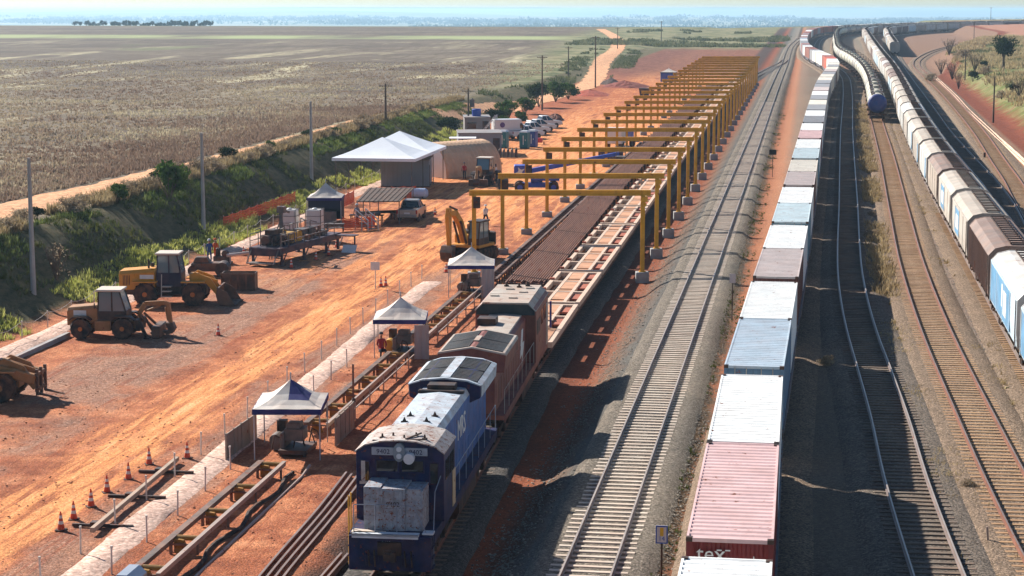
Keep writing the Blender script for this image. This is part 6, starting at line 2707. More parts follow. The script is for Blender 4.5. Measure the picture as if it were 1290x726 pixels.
# open shelter with a flat brown roof -----------------------------------------------
a, bq, c, d_ = P(449, 254, 1.0), P(494, 254, 1.0), P(521, 238, 1.0), P(472, 236, 1.0)
ctr = (a + bq + c + d_) / 4
r = wthing('open_shelter', 'open shelter with a flat brown roof in front of the grey cabin', 'shelter', ctr.x, ctr.y, -1.0, -.02)
q = [(-2.2, -6.2), (1.6, -6.2), (2.5, 6.2), (-1.7, 6.2)]
b = MB()
b.prism(q, 'z', 1.95, 2.03)
for k in range(9):
    u = (k + .5) / 9
    b.bar((q[0][0] + (q[1][0] - q[0][0]) * u, q[0][1], 2.05), (q[3][0] + (q[2][0] - q[3][0]) * u, q[3][1], 2.05), .05, .04)
b.build('roof', [ROOFB], r)
for x, y in q + [(-2.0, 0), (2.0, 0), (-.3, -6.0)]:
    p = MB()
    p.bar((x * .96, y * .97, 0), (x * .96, y * .97, 1.96), .08)
    p.build('post', [MACH], r)
# bench and boxes below
r2 = wthing('work_bench', 'work bench with tools between gazebo and brown shelter', 'bench', *P(462, 283), -1.0, .1)
b = MB()
b.box(-1.5, 1.5, -.4, .4, .8, .86)
b.build('top', [STEEL_D], r2)
for x in (-1.35, 1.35):
    for y in (-.33, .33):
        p = MB()
        p.bar((x, y, 0), (x, y, .8), .07)
        p.build('leg', [STEEL_D], r2)
b = MB()
b.box(-.9, -.3, -.25, .2, .86, 1.15)
b.cyl((.4, -.2, 1.0), (1.2, .1, 1.0), .14, .14, 10)
b.build('vice', [MACH], r2)
r2 = wthing('pipe_stack', 'dark bundle of pipes lying on trestles under the brown shelter edge', 'pipes', *P(480, 277), -1.0, 1.2)
b = MB()
for k in range(6):
    b.cyl((-.3 + .12 * (k % 4), -1.6, .62 + .11 * (k // 4)), (-.3 + .12 * (k % 4), 1.6, .62 + .11 * (k // 4)), .06, .06, 8)
b.build('pipe', [MACH_D], r2)
for y in (-1.1, 1.1):
    p = MB()
    p.bar((-.6, y, .5), (.5, y, .5), .1)
    p.bar((-.55, y, 0), (-.4, y, .5), .07)
    p.bar((.5, y, 0), (.35, y, .5), .07)
    p.build('trestle', [STEEL_D], r2)
# white stair
r2 = wthing('access_stair', 'white tube handrail stair left of the silver pickup', 'stair', *P(470, 291), -1.0, -.75)
b = MB()
for k in range(4):
    b.box(-.5, .5, k * .4, k * .4 + .36, .15 + k * .2, .2 + k * .2)
b.build('tread', [MACH], r2)
for x in (-.55, .55):
    p = MB()
    p.bar((x, -.1, .9), (x, 1.7, 1.75), .07)
    p.bar((x, -.1, .5), (x, 1.7, 1.35), .06)
    for y in (0, .85, 1.65):
        p.bar((x, y, 0), (x, y, .95 + y * .46), .07)
    p.build('handrail', [TENT_P], r2)

# plastic wrapped tank and jersey barriers
r2 = wthing('wrapped_tank', 'pale blue wrapped tank on the ground below the grey cabin', 'tank', *P(529, 250), -1.0, .1)
b = MB()
b.cyl((-.75, 0, .5), (.55, 0, .5), .5, .5, 18)
b.cyl((.55, 0, .5), (.8, 0, .5), .5, .3, 18)
b.build('shell', [paint('wrap_pale_blue', (170, 184, 206), .4, 0, .1, 1.5, dust=.1)], r2, smooth=False)
b = MB()
for x in (-.5, .3):
    b.box(x - .08, x + .08, -.42, .42, 0, .2)
b.build('cradle', [MACH], r2)


def net(px0, py0, px1, py1, h, label, z=-1.0, n=None):
    a, b = P(px0, py0, z), P(px1, py1, z)
    n = n or max(2, int((b - a).length / 2.2))
    r = wthing('safety_net', label, 'barrier', a.x, a.y, z, 0)
    dv = b - a
    m = MB()
    rows = 7
    pts = []
    for k in range(n * 3 + 1):
        u = k / (n * 3)
        sg = .12 * math.sin((u * n % 1) * math.pi)
        pts.append((dv.x * u, dv.y * u, sg))
    for i in range(rows):
        zz = .12 + (h - .12) * i / (rows - 1)
        line = [(x, y, zz - (sg if i > 2 else sg * .4)) for x, y, sg in pts]
        for p_, q_ in zip(line, line[1:]):
            m.bar(p_, q_, .02, .075)
    for k in range(n * 9 + 1):
        u = k / (n * 9)
        sg = .12 * math.sin((u * n % 1) * math.pi)
        m.bar((dv.x * u, dv.y * u, .12), (dv.x * u, dv.y * u, h - sg), .05, .02)
    m.build('mesh', [NETO], r)
    for k in range(n + 1):
        p = MB()
        u = k / n
        p.bar((dv.x * u, dv.y * u + .03, 0), (dv.x * u, dv.y * u + .03, h + .12), .06)
        p.build('post', [CV_R], r)
    return r


net(432, 291, 462, 290, 1.1, 'orange safety net in front of the work bench beside the gazebo')
net(462, 290, 472, 286, 1.1, 'short orange safety net turning towards the white stair')
net(493, 251, 524, 250, 1.2, 'orange safety net under the edge of the marquee')
s, t = at(268, 305)
net(282, 296, 372, 262, 1.5, 'long rusty orange net climbing along the foot of the bank behind the platform', -.9)
net(432, 262, 446, 256, 1.2, 'orange safety net right of the blue gazebo')

# blue gazebo with walls ------------------------------------------------------
r = canopy(*P(411, 280), 3.0, 3.2, 2.3, 3.5, 'white roofed gazebo with dark navy side walls behind the platform', .0, .04)
b = MB()
b.box(-1.46, 1.46, 1.5, 1.54, .1, 2.25)
b.box(-1.46, -1.42, -1.3, 1.5, .9, 2.25)
b.box(1.42, 1.46, -1.3, 1.5, .3, 2.25)
b.box(-1.42, 1.42, -1.52, -1.49, 1.35, 2.2)
b.build('side_wall', [paint('gazebo_navy', (22, 26, 52), .75, 0, .15, 1)], r)
r2 = wthing('ibc_cabinet', 'grey cabinet standing inside the navy walled gazebo', 'cabinet', *P(412, 283), -1.0)
b = MB()
b.box(-1.0, .8, -.4, .5, .1, 1.15)
b.box(-.95, .75, -.43, -.41, .2, 1.05)
b.build('body', [MACH], r2, bevel=.02)
b = MB()
for x in (-.8, .6):
    b.box(x - .1, x + .1, -.3, .4, 0, .1)
b.build('foot', [STEEL_D], r2)
r2 = wthing('steel_trestle', 'low grey trestle table in front of the navy gazebo', 'table', *P(413, 292), -1.0)
b = MB()
b.box(-1.5, 1.4, -.3, .3, .62, .7)
b.box(-1.5, 1.4, -.3, .3, .3, .34)
b.build('top', [MACH], r2)
for x in (-1.4, 0, 1.3):
    b = MB()
    b.bar((x, -.26, 0), (x, -.26, .62), .08)
    b.bar((x, .26, 0), (x, .26, .62), .08)
    b.build('leg', [STEEL_D], r2)

# raised equipment platform -----------------------------------------------------
c0, c1 = P(334, 335), P(401, 316)
ang = math.atan2(c1.x - c0.x, c1.y - c0.y)
r = wthing('equipment_platform', 'dark raised steel platform with guard rails, pumps and a winch mast', 'platform', c0.x, c0.y, -1.0, ang * 1.0)
Lp = 10.8
wl = 2.6
b = MB()
b.prism([(-wl / 2, 0), (wl / 2, 0), (wl / 2, Lp), (-wl / 2, Lp)], 'z', 1.22, 1.34)
b.box(-wl / 2, wl / 2, -.05, .06, .72, 1.3)
b.box(-wl / 2, -wl / 2 + .12, 0, Lp, .86, 1.22)
b.box(wl / 2 - .12, wl / 2, 0, Lp, .86, 1.22)
for y in np.arange(.6, Lp, 1.3):
    b.box(-wl / 2 + .12, wl / 2 - .12, y, y + .12, .95, 1.22)
b.build('deck', [NAVY], r, bevel=.02)
for x in (-wl / 2 + .12, wl / 2 - .12):
    for y in (.4, 4.2, 8.2, Lp - .4):
        p = MB()
        p.bar((x, y, 0), (x, y, .9), .16)
        p.bar((x, y, .05), (x, y + .9, .9), .07)
        p.box(x - .2, x + .2, y - .2, y + .2, 0, .05)
        p.build('leg', [NAVY], r)
for x in (-wl / 2 + .04, wl / 2 - .04):
    p = MB()
    for z in (1.8, 2.3):
        p.bar((x, .1, z), (x, Lp - .1, z), .05)
    for y in np.arange(.1, Lp, 1.35):
        p.bar((x, y, 1.34), (x, y, 2.3), .05)
    p.build('guard_rail', [MACH], r)
p = MB()
p.box(-1.1, 1.1, -.9, .1, .22, .28)
p.bar((-1.1, -.85, .25), (-1.1, 0, 1.2), .06)
p.bar((1.1, -.85, .25), (1.1, 0, 1.2), .06)
p.build('step', [MACH], r)
m = MB()
m.box(-.9, .3, 1.2, 2.8, 1.34, 2.1)
m.box(-.7, .1, 1.4, 2.4, 2.1, 2.5)
m.cyl((-.3, 1.1, 1.8), (-.3, .6, 1.8), .35, .35, 14)
m.build('engine', [MACH_D], r, bevel=.03)
m = MB()
for y in (3.6, 4.6):
    m.cyl((-.6, y, 1.7), (.5, y, 1.7), .36, .36, 16)
    m.cyl((-.75, y, 1.7), (-.6, y, 1.7), .48, .48, 16)
    m.cyl((.5, y, 1.7), (.65, y, 1.7), .48, .48, 16)
m.build('winch_drum', [MACH_Y], r)
m = MB()
m.bar((-.2, 3.2, 1.34), (-.2, 3.2, 4.1), .22)
m.bar((-.2, 3.2, 3.9), (-.2, 4.6, 3.5), .14)
m.bar((-.8, 2.9, 1.34), (-.2, 3.2, 3.2), .09)
m.bar((.5, 2.9, 1.34), (-.2, 3.2, 3.2), .09)
m.box(-.45, .1, 3.0, 3.5, 3.6, 4.1)
m.build('mast', [MACH], r)
m = MB()
m.tube([(.2, 1.0, 1.4), (.6, 1.8, 1.9), (.7, 3.0, 1.5), (.4, 5.0, 1.45), (.7, 7.0, 1.5)], .07)
m.tube([(-.9, 5.4, 1.42), (-.4, 6.2, 1.6), (.3, 6.6, 1.42), (.8, 8.2, 1.45)], .07)
m.build('hose', [BLACK], r)
m = MB()
m.box(-.9, .2, 6.6, 7.6, 1.34, 2.0)
m.box(-.8, .7, 8.4, 9.2, 1.34, 1.75)
m.cyl((.5, 7.2, 1.34), (.5, 7.2, 2.2), .28, .28, 14)
m.build('pump_unit', [MACH], r, bevel=.03)
m = MB()
rp = random.Random(5)
for k in range(16):
    x, y = rp.uniform(-1.0, 1.0), rp.uniform(.8, 9.6)
    h_ = rp.uniform(.3, 1.5)
    m.tube([(x, y, 1.34), (x, y, 1.34 + h_), (x + rp.uniform(-.5, .5), y + rp.uniform(-.6, .6), 1.34 + h_ * .9)], .045, 6)
m.build('pipework', [MACH], r)
m = MB()
for k in range(7):
    x, y = rp.uniform(-.9, .7), rp.uniform(.6, 9.6)
    q_ = rp.uniform(.2, .45)
    m.box(x, x + q_, y, y + q_ * 1.3, 1.34, 1.34 + rp.uniform(.25, .8))
m.build('equipment_box', [paint('equipment_rusty', (118, 84, 64), .75, 0, .25, 2, rust=.3, dust=.3)], r)
# cantilevered side bracket
m = MB()
m.box(1.3, 2.9, Lp - 1.2, Lp - .2, 1.18, 1.26)
m.bar((2.8, Lp - .8, 0), (2.8, Lp - .8, 1.2), .1)
m.build('side_bracket', [NAVY], r)
for px, py, lb, zz in ((362, 307, 'white plastic tank in a cage behind the winch mast of the platform', 0), (394, 307, 'white plastic tank in a cage at the right end of the platform', 0)):
    p = P(px, py)
    r2 = wthing('plastic_tank', lb, 'tank', p.x, p.y + 2.0, -1.0, .15)
    b = MB()
    b.box(-.6, .6, -.6, .6, .95, 2.55)
    b.cyl((0, 0, 2.55), (0, 0, 2.68), .22, .2, 14)
    b.build('bottle', [TANKW], r2, bevel=.1)
    b = MB()
    for sx in (-.63, .63):
        for sy in (-.63, .63):
            b.bar((sx, sy, 0), (sx, sy, 2.6), .05)
    for z in (.95, 1.5, 2.05, 2.6):
        for q0, q1 in (((-.63, -.63), (.63, -.63)), ((.63, -.63), (.63, .63)), ((.63, .63), (-.63, .63)), ((-.63, .63), (-.63, -.63))):
            b.bar((*q0, z), (*q1, z), .035)
    b.box(-.63, .63, -.63, .63, .82, .93)
    b.build('cage', [MACH], r2)
# pale pipe reaching from the platform towards the loader
p0, p1 = P(286, 333), P(330, 330)
m = MB()
m.cyl((p0.x, p0.y, -.35), (p1.x, p1.y, -.2), .13, .13, 12)
for u in (.1, .6):
    q = p0.lerp(p1, u)
    m.bar((q.x, q.y, -1.05), (q.x, q.y, -.4), .1)
tag(m.build('discharge_pipe', [paint('pipe_pale', (206, 192, 180), .5, 0, .1, 1, dust=.2)]), 'pale discharge pipe left of the dark raised platform', 'pipe')
r2 = wthing('pump_set', 'small black pump set at the left end of the pale pipe', 'pump', *P(280, 332), -1.0, .2)
b = MB()
b.box(-.6, .6, -.3, .3, .15, .55)
b.cyl((-.3, 0, .55), (-.3, 0, 1.15), .2, .16, 12)
b.cyl((.25, -.2, .75), (.25, .2, .75), .25, .25, 14)
b.build('pump', [MACH_D], r2, bevel=.02)
b = MB()
b.box(-.7, .7, -.4, .4, 0, .15)
b.build('skid', [STEEL_D], r2)
r2 = wthing('notice_board', 'low grey board lying tilted on the red earth right of the platform', 'board', *P(440, 318), -1.0, .2)
b = MB()
b.prism([(-.3, 0), (.25, .55), (.32, .5), (-.2, 0)], 'x', -.55, .55)
b.build('panel', [SG_W], r2)
b = MB()
b.bar((0, .3, 0), (0, .2, .48), .06)
b.build('prop', [STEEL_D], r2)

# grey site cabins beyond the tunnel ----------------------------------------------
for (px, py, w_, d_, h_, z0, lb, col) in ((603, 196, 5.4, 6.2, 2.7, 0, 'long grey site cabin behind the end-on backhoe loader', GREYW), (600, 172, 3.6, 6.0, 2.6, 0, 'small dark grey cabin with a blue barrel on its roof', GREYR)):
    p = P(px, py)
    r = wthing('site_cabin', lb, 'cabin', p.x, p.y + d_ / 2, -1.0, -.06)
    b = MB()
    b.box(-w_ / 2, w_ / 2, -d_ / 2, d_ / 2, .1, h_)
    for k in range(int(w_ / .45)):
        x = -w_ / 2 + .25 + k * .45
        b.box(x - .025, x + .025, -d_ / 2 - .03, -d_ / 2, .15, h_ - .05)
    b.build('wall', [col], r)
    b = MB()
    b.box(-w_ / 2 - .08, w_ / 2 + .08, -d_ / 2 - .08, d_ / 2 + .08, h_, h_ + .12)
    b.build('roof', [GREYR], r)
    b = MB()
    b.box(w_ / 2 - 1.1, w_ / 2 - .25, -d_ / 2 - .06, -d_ / 2 - .031, .15, 2.15)
    b.build('door', [MACH_D], r)
    b = MB()
    b.box(-w_ / 2 + .4, -w_ / 2 + 1.6, -d_ / 2 - .06, -d_ / 2 - .031, 1.1, 2.0)
    b.build('window', [CARG], r)
    b = MB()
    for x in (-w_ / 2 + .3, w_ / 2 - .3):
        b.box(x - .2, x + .2, -d_ / 2, d_ / 2, 0, .1)
    b.build('skid', [STEEL_D], r)
    if z0 == 0 and px == 600:
        rb = wthing('water_barrel', 'blue barrel standing on the roof of the dark grey cabin', 'barrel', p.x, p.y + 2.2, -1.0 + h_ + .12)
        b = MB()
        b.cyl((0, 0, 0), (0, 0, .95), .62, .66, 18)
        b.cyl((0, 0, .95), (0, 0, 1.05), .66, .5, 18)
        b.build('drum', [paint('barrel_blue', (44, 74, 160), .45, 0, .1, 1, dust=.1)], rb)
        b = MB()
        for z in (.3, .65):
            b.cyl((0, 0, z - .03), (0, 0, z + .03), .665, .665, 18)
        b.build('hoop', [TEALB], rb)
p = P(622, 176)
r = wthing('ladder_frame', 'white sloping ladder frame between dark cabin and white van', 'ladder', p.x - .6, p.y, -1.0, .3)
b = MB()
for y in (0, .9):
    b.bar((-1.3, y, .9), (.8, y, 3.3), .1)
    b.bar((.8, y, 0), (.8, y, 3.4), .1)
b.build('stile', [TENT_P], r)
b = MB()
for k in range(8):
    u = k / 7
    b.bar((-1.3 + 2.1 * u, 0, .9 + 2.4 * u), (-1.3 + 2.1 * u, .9, .9 + 2.4 * u), .06)
b.build('rung', [TENT_P], r)
p = P(583, 203)
r = wthing('white_awning', 'small white awning between tunnel tent and grey site cabin', 'awning', p.x, p.y, -1.0, 0)
b = MB()
b.prism([(-1.6, -1.2), (1.6, -1.2), (1.6, 1.2), (-1.6, 1.2)], 'z', 2.75, 2.83)
b.build('sheet', [MARQ], r)
for x in (-1.5, 1.5):
    for y in (-1.1, 1.1):
        b = MB()
        b.bar((x, y, 0), (x, y, 2.75), .08)
        b.build('pole', [MACH], r)
# row of low stools/barrier boxes by the cabin
p = P(640, 199)
for k in range(5):
    r2 = wthing('gas_bottle', 'short grey gas bottle in the row right of the grey cabin', 'gas bottle', p.x - 1.0 + k * .5, p.y + .25 * k, -1.0, 0, 'gas bottles right of the grey cabin')
    b = MB()
    b.cyl((0, 0, 0), (0, 0, .95), .16, .16, 12)
    b.cyl((0, 0, .95), (0, 0, 1.08), .16, .06, 12)
    b.build('cylinder', [MACH if k % 2 else MACH_D], r2)
    b = MB()
    b.cyl((0, 0, 1.08), (0, 0, 1.22), .05, .07, 8)
    b.build('valve', [CHROME], r2)

# blue boom lift ---------------------------------------------------------------
LB = paint('lift_blue', (40, 78, 168), .45, 0, .1, 1, dust=.2)
p = P(676, 242)
r = wthing('boom_lift', 'blue boom lift with white marked counterweight seen through the gantries', 'boom lift', p.x, p.y, -1.0, 0)
for x in (-1.7, 1.7):
    for y in (-.95, .95):
        w_ = MB()
        w_.cyl((x, y - .18, .55), (x, y + .18, .55), .55, .55, 20)
        ow = w_.build('wheel', [BLACK], r)
        w_ = MB()
        w_.cyl((x, y - .2, .55), (x, y + .2, .55), .28, .28, 14)
        w_.build('rim', [LB], ow)
b = MB()
b.box(-1.9, 1.9, -.6, .6, .5, .95)
b.cyl((0, 0, .95), (0, 0, 1.2), .6, .6, 18)
b.build('chassis', [LB], r, bevel=.04)
b = MB()
b.box(-.6, 2.3, -.8, .8, 1.2, 1.75)
b.build('turntable', [LB], r, bevel=.05)
b = MB()
b.box(-2.3, -1.0, -.95, .95, 1.5, 2.75)
oc = b.build('counterweight', [LB], r, bevel=.08)
b = MB()
b.prism([(-2.0, 1.7), (-1.7, 1.9), (-1.35, 1.75), (-1.5, 2.1), (-1.2, 2.45), (-1.6, 2.35), (-1.9, 2.6), (-1.85, 2.2), (-2.15, 2.0), (-1.85, 2.0)], 'y', -.975, -.95)
b.build('white_emblem', [WHITE_L], oc)
b = MB()
b.bar((-.9, 0, 2.1), (4.5, 3.0, 2.9), .38, .45)
b.bar((4.4, 3.0, 2.9), (8.6, 5.2, 3.5), .28, .34)
b.build('boom', [LB], r)
b = MB()
b.box(8.3, 9.3, 4.7, 6.1, 3.1, 3.2)
for x, y in ((8.3, 4.7), (9.3, 4.7), (9.3, 6.1), (8.3, 6.1)):
    b.bar((x, y, 3.1), (x, y, 4.2), .05)
for z in (3.65, 4.2):
    for q0, q1 in (((8.3, 4.7), (9.3, 4.7)), ((9.3, 4.7), (9.3, 6.1)), ((9.3, 6.1), (8.3, 6.1)), ((8.3, 6.1), (8.3, 4.7))):
        b.bar((*q0, z), (*q1, z), .05)
b.build('basket', [MACH], r)

# truck and generator behind the gantries -------------------------------------------
p = P(782, 186)
r = wthing('flatbed_truck', 'blue and white truck half hidden by the yellow gantries', 'truck', p.x, p.y, -1.0, .35)
b = MB()
b.prism([(-3.2, .7), (-3.2, 2.3), (-2.9, 2.75), (-1.5, 2.75), (-1.5, .7)], 'x', -1.1, 1.1)
oc = b.build('cab', [CWH], r, bevel=.06)
b = MB()
b.bar((0, -3.1, 2.05), (0, -2.92, 2.62), 1.9, .03)
b.build('windscreen', [CARG], oc)
b = MB()
b.box(-1.15, 1.15, -1.3, 3.4, .95, 1.15)
b.box(-1.15, 1.15, -1.35, -1.2, 1.15, 2.5)
b.box(-1.0, 1.0, -.8, 2.6, 1.15, 2.2)
b.build('flatbed', [LB], r, bevel=.03)
for y in (-2.4, 1.6, 2.6):
    for x in (-.95, .95):
        wheel(r, x, y, .48, .3, MACH, lug=False)
p = P(771, 207)
r = wthing('generator', 'dark blue generator set under the gantries beside the boom lift', 'generator', p.x, p.y, -1.0, .1)
b = MB()
b.box(-1.6, 1.3, -.6, .6, .35, 1.55)
b.build('canopy_box', [NAVY], r, bevel=.06)
b = MB()
for k in range(5):
    b.box(-1.4 + k * .35, -1.2 + k * .35, -.62, -.601, .7, 1.3)
b.build('louvre', [MACH], r)
for x in (-1.1, .9):
    b = MB()
    b.cyl((x, -.7, .35), (x, .7, .35), .34, .34, 16)
    b.build('wheel', [BLACK], r)
# far blue tent, earth mounds, debris ------------------------------------------------
p = P(843, 103, -.6)
r = canopy(p.x, p.y + 1.5, 3.4, 3.4, 2.2, 3.0, 'far blue walled tent with white top beside the gantry row', .2, .0, z=-.7)
b = MB()
for sx in (-1, 1):
    b.box(sx * 1.62 - .02, sx * 1.62 + .02, -1.6, 1.6, .05, 2.2)
b.box(-1.6, 1.6, -1.64, -1.6, .05, 2.2)
b.build('side_wall', [LB], r)


def mound(label, px, py, w_, d_, h_, rgb, z=-1.0, seed=3):
    p = P(px, py, z)
    n, m = 22, 9
    mb = MB()
    rings = []
    for j in range(m):
        f = j / (m - 1)
        ring = []
        for k in range(n):
            a_ = 2 * math.pi * k / n
            nn = float(fbm(np.array([math.cos(a_) * 1.7 + f * 2 + seed]), np.array([math.sin(a_) * 1.7 + seed * 2.3]), seed)[0])
            rr = (1 - f) * (1 + .7 * (nn - .47))
            ring.append((rr * w_ / 2 * math.cos(a_), rr * d_ / 2 * math.sin(a_), -.1 + (h_ + .1) * (1 - (1 - f) ** 1.5) * (1 + .5 * (nn - .47))))
        rings.append(ring)
    mb.loft(rings, 0)
    nm = 'mound_earth_%d_%d_%d' % rgb
    o = mb.build('earth_mound', [paint(nm, rgb, .95, 0, .3, 1.6, bump=.8)], smooth=False)
    o.location = (p.x, p.y + d_ / 2, z)
    tag(o, label, 'mound')


mound('small dark earth mound at the right end of the parked pickups', 699, 153, 3.6, 6, 1.0, (104, 66, 52))
mound('long red spoil heap right of the tall thin pole', 790, 112, 10, 16, 1.3, (120, 54, 38), -.8, 7)
mound('bright red spoil heap left of the far blue tent', 745, 122, 9, 14, 1.0, (150, 66, 42), -.9, 9)
mound('dark refuse heap close to the left edge of the gantry row', 772, 108, 5, 10, 1.4, (74, 54, 46), -.8, 11)
p = P(812, 121, -.8)
r = wthing('dark_bin', 'small dark bin on the red earth left of the gantries', 'bin', p.x, p.y, -.85, .2)
b = MB()
b.loft([[(-.8, -.8, .1), (.8, -.8, .1), (.8, .8, .1), (-.8, .8, .1)], [(-1.0, -1.0, 1.5), (1.0, -1.0, 1.5), (1.0, 1.0, 1.5), (-1.0, 1.0, 1.5)]], 0)
b.build('shell', [MACH_D], r)
b = MB()
b.box(-1.05, 1.05, -1.05, 1.05, 1.5, 1.58)
b.build('lid', [MACH_D], r)


# ================================================================ people
SKIN = paint('skin', (150, 104, 80), .6, 0, .08, 4)
CLOTH = {k: paint('cloth_' + k, v, .85, 0, .12, 4) for k, v in {'white': (196, 196, 194), 'grey': (120, 124, 130), 'red': (156, 40, 46), 'blue': (48, 70, 120), 'orange': (206, 92, 40), 'dark': (40, 42, 50), 'khaki': (150, 132, 104)}.items()}


def person(label, x, y, z, rot, shirt, legs, pose='stand', helmet='white'):
    """one continuous skinned figure; cloth zones are material areas of the same surface"""
    s, t = ST(x, y)
    r = thing('person', label, 'person', s, t, z, -A + rot)
    st = .22 if pose == 'walk' else .05
    if pose == 'sit':
        J = {'pel': (0, 0, .50), 'sp': (0, .03, .78), 'ch': (0, .06, 1.0), 'nk': (0, .06, 1.12), 'hd': (0, .05, 1.30)}
        lg = {s_: [(s_ * .10, -.02, .48), (s_ * .14, -.42, .50), (s_ * .14, -.42, .08), (s_ * .14, -.56, .04)] for s_ in (-1, 1)}
        ar = {s_: [(s_ * .19, .05, 1.03), (s_ * .26, -.05, .78), (s_ * .16, -.30, .66), (s_ * .15, -.38, .64)] for s_ in (-1, 1)}
    else:
        J = {'pel': (0, 0, .92), 'sp': (0, -.01, 1.14), 'ch': (0, -.01, 1.36), 'nk': (0, -.01, 1.50), 'hd': (0, -.03, 1.66)}
        lg = {s_: [(s_ * .10, 0, .88), (s_ * .11, -s_ * st, .48), (s_ * .11, -s_ * st * .9 + (.10 if s_ * st < 0 else .02), .07), (s_ * .12, -s_ * st * .9 - .13, .04)] for s_ in (-1, 1)}
        ar = {s_: [(s_ * .19, -.01, 1.40), (s_ * .26, s_ * st * .5, 1.14), (s_ * .25, s_ * st * .8 - .12, .92), (s_ * .25, s_ * st * .9 - .17, .84)] for s_ in (-1, 1)}
    V = [J['pel'], J['sp'], J['ch'], J['nk'], J['hd']]
    Rr = [(.15, .115), (.14, .10), (.17, .115), (.055, .055), (.088, .105)]
    E = [(0, 1), (1, 2), (2, 3), (3, 4)]
    for s_ in (-1, 1):
        b = len(V)
        V += lg[s_]
        Rr += [(.095, .095), (.065, .065), (.045, .045), (.04, .035)]
        E += [(0, b), (b, b + 1), (b + 1, b + 2), (b + 2, b + 3)]
        b = len(V)
        V += ar[s_]
        Rr += [(.06, .06), (.045, .045), (.034, .034), (.03, .02)]
        E += [(2, b), (b, b + 1), (b + 1, b + 2), (b + 2, b + 3)]
    me = bpy.data.meshes.new('tmp')
    me.from_pydata(V, E, [])
    o = bpy.data.objects.new('tmp', me)
    COL.objects.link(o)
    md = o.modifiers.new('Skin', 'SKIN')
    for k, sv in enumerate(me.skin_vertices[0].data):
        sv.radius = Rr[k]
        sv.use_root = (k == 0)
    o.modifiers.new('Sub', 'SUBSURF').levels = 2
    dg = bpy.context.evaluated_depsgraph_get()
    nm = bpy.data.meshes.new_from_object(o.evaluated_get(dg))
    bpy.data.objects.remove(o)
    for m in (CLOTH[shirt], CLOTH[legs], SKIN, BLACK):
        nm.materials.append(m)
    zneck = J['nk'][2] - .02
    zw = J['pel'][2] + .05
    for pl in nm.polygons:
        c = pl.center
        if c.z > zneck:
            pl.material_index = 2
        elif c.z < .13:
            pl.material_index = 3
        elif abs(c.x) > .185 and c.z < J['ch'][2] - .42 and pose != 'sit':
            pl.material_index = 2
        elif c.z < zw or (pose == 'sit' and c.y < -.2 and c.z < .6):
            pl.material_index = 1
        pl.use_smooth = True
    nm.name = 'body'
    ob = bpy.data.objects.new('body', nm)
    COL.objects.link(ob)
    ob.parent = r
    hx, hy, hzv = J['hd']
    h = MB()
    n = 14
    rings = [[(hx + rr * math.cos(2 * math.pi * k / n), hy + rr * 1.15 * math.sin(2 * math.pi * k / n), hzv + zz) for k in range(n)] for rr, zz in ((.15, .055), (.118, .06), (.112, .12), (.08, .165), (.02, .18))]
    h.loft(rings, 0)
    h.build('helmet', [CLOTH[helmet]], r, smooth=True)
    f = MB()
    f.loft([[(hx - .02, hy - .10, hzv - .02), (hx + .02, hy - .10, hzv - .02), (hx, hy - .10, hzv + .03)], [(hx - .006, hy - .135, hzv - .02), (hx + .006, hy - .135, hzv - .02), (hx, hy - .12, hzv + .01)]], 0)
    f.build('nose', [SKIN], r)
    for s_ in (-1, 1):
        e = MB()
        e.cyl((hx + s_ * .035, hy - .10, hzv + .025), (hx + s_ * .035, hy - .112, hzv + .025), .012, .01, 8)
        e.build('eye', [BLACK], r)
    return r


for (px, py, rot, sh, lg_, po, lb, he) in ((612, 284, 2.6, 'white', 'dark', 'walk', 'person in a pale shirt walking away across the earth by the first gantry', 'white'), (637, 243, .3, 'grey', 'dark', 'stand', 'person in grey standing right of the second gantry post', 'white'), (629, 244, .8, 'dark', 'dark', 'stand', 'person in dark clothes standing close to the second gantry post', 'blue'),
                                           (450, 283, .4, 'grey', 'dark', 'stand', 'person in grey working at the bench by the gazebo', 'white'), (264, 331, -.5, 'blue', 'blue', 'stand', 'person in blue standing behind the wheel loader cab', 'white'), (272, 330, .6, 'orange', 'orange', 'stand', 'person in orange overalls standing behind the wheel loader', 'orange'),
                                           (585, 226, .2, 'red', 'dark', 'stand', 'person in red standing between tunnel tent and backhoe loader', 'dark'), (341, 327, .2, 'khaki', 'dark', 'stand', 'person in khaki at the near end of the dark platform', 'white')):
    p = P(px, py)
    z_ = hz(*ST(p.x, p.y))
    person(lb, p.x, p.y, z_ + .0, rot, sh, lg_, po, he)
w = W(106.1, -23.05)
person('person in a red shirt sitting at the left of the second canopy', w.x, w.y, -1.0, -.3, 'red', 'dark', 'sit', 'dark')
r = wthing('stool', 'low dark stool under the seated person in red', 'stool', w.x, w.y + .02, -1.0)
b = MB()
b.cyl((0, 0, .36), (0, 0, .40), .18, .18, 14)
b.build('seat', [MACH_D], r)
for k in range(3):
    b = MB()
    a_ = 2.1 * k
    b.bar((.12 * math.cos(a_), .12 * math.sin(a_), .36), (.17 * math.cos(a_), .17 * math.sin(a_), 0), .03)
    b.build('leg', [MACH_D], r)
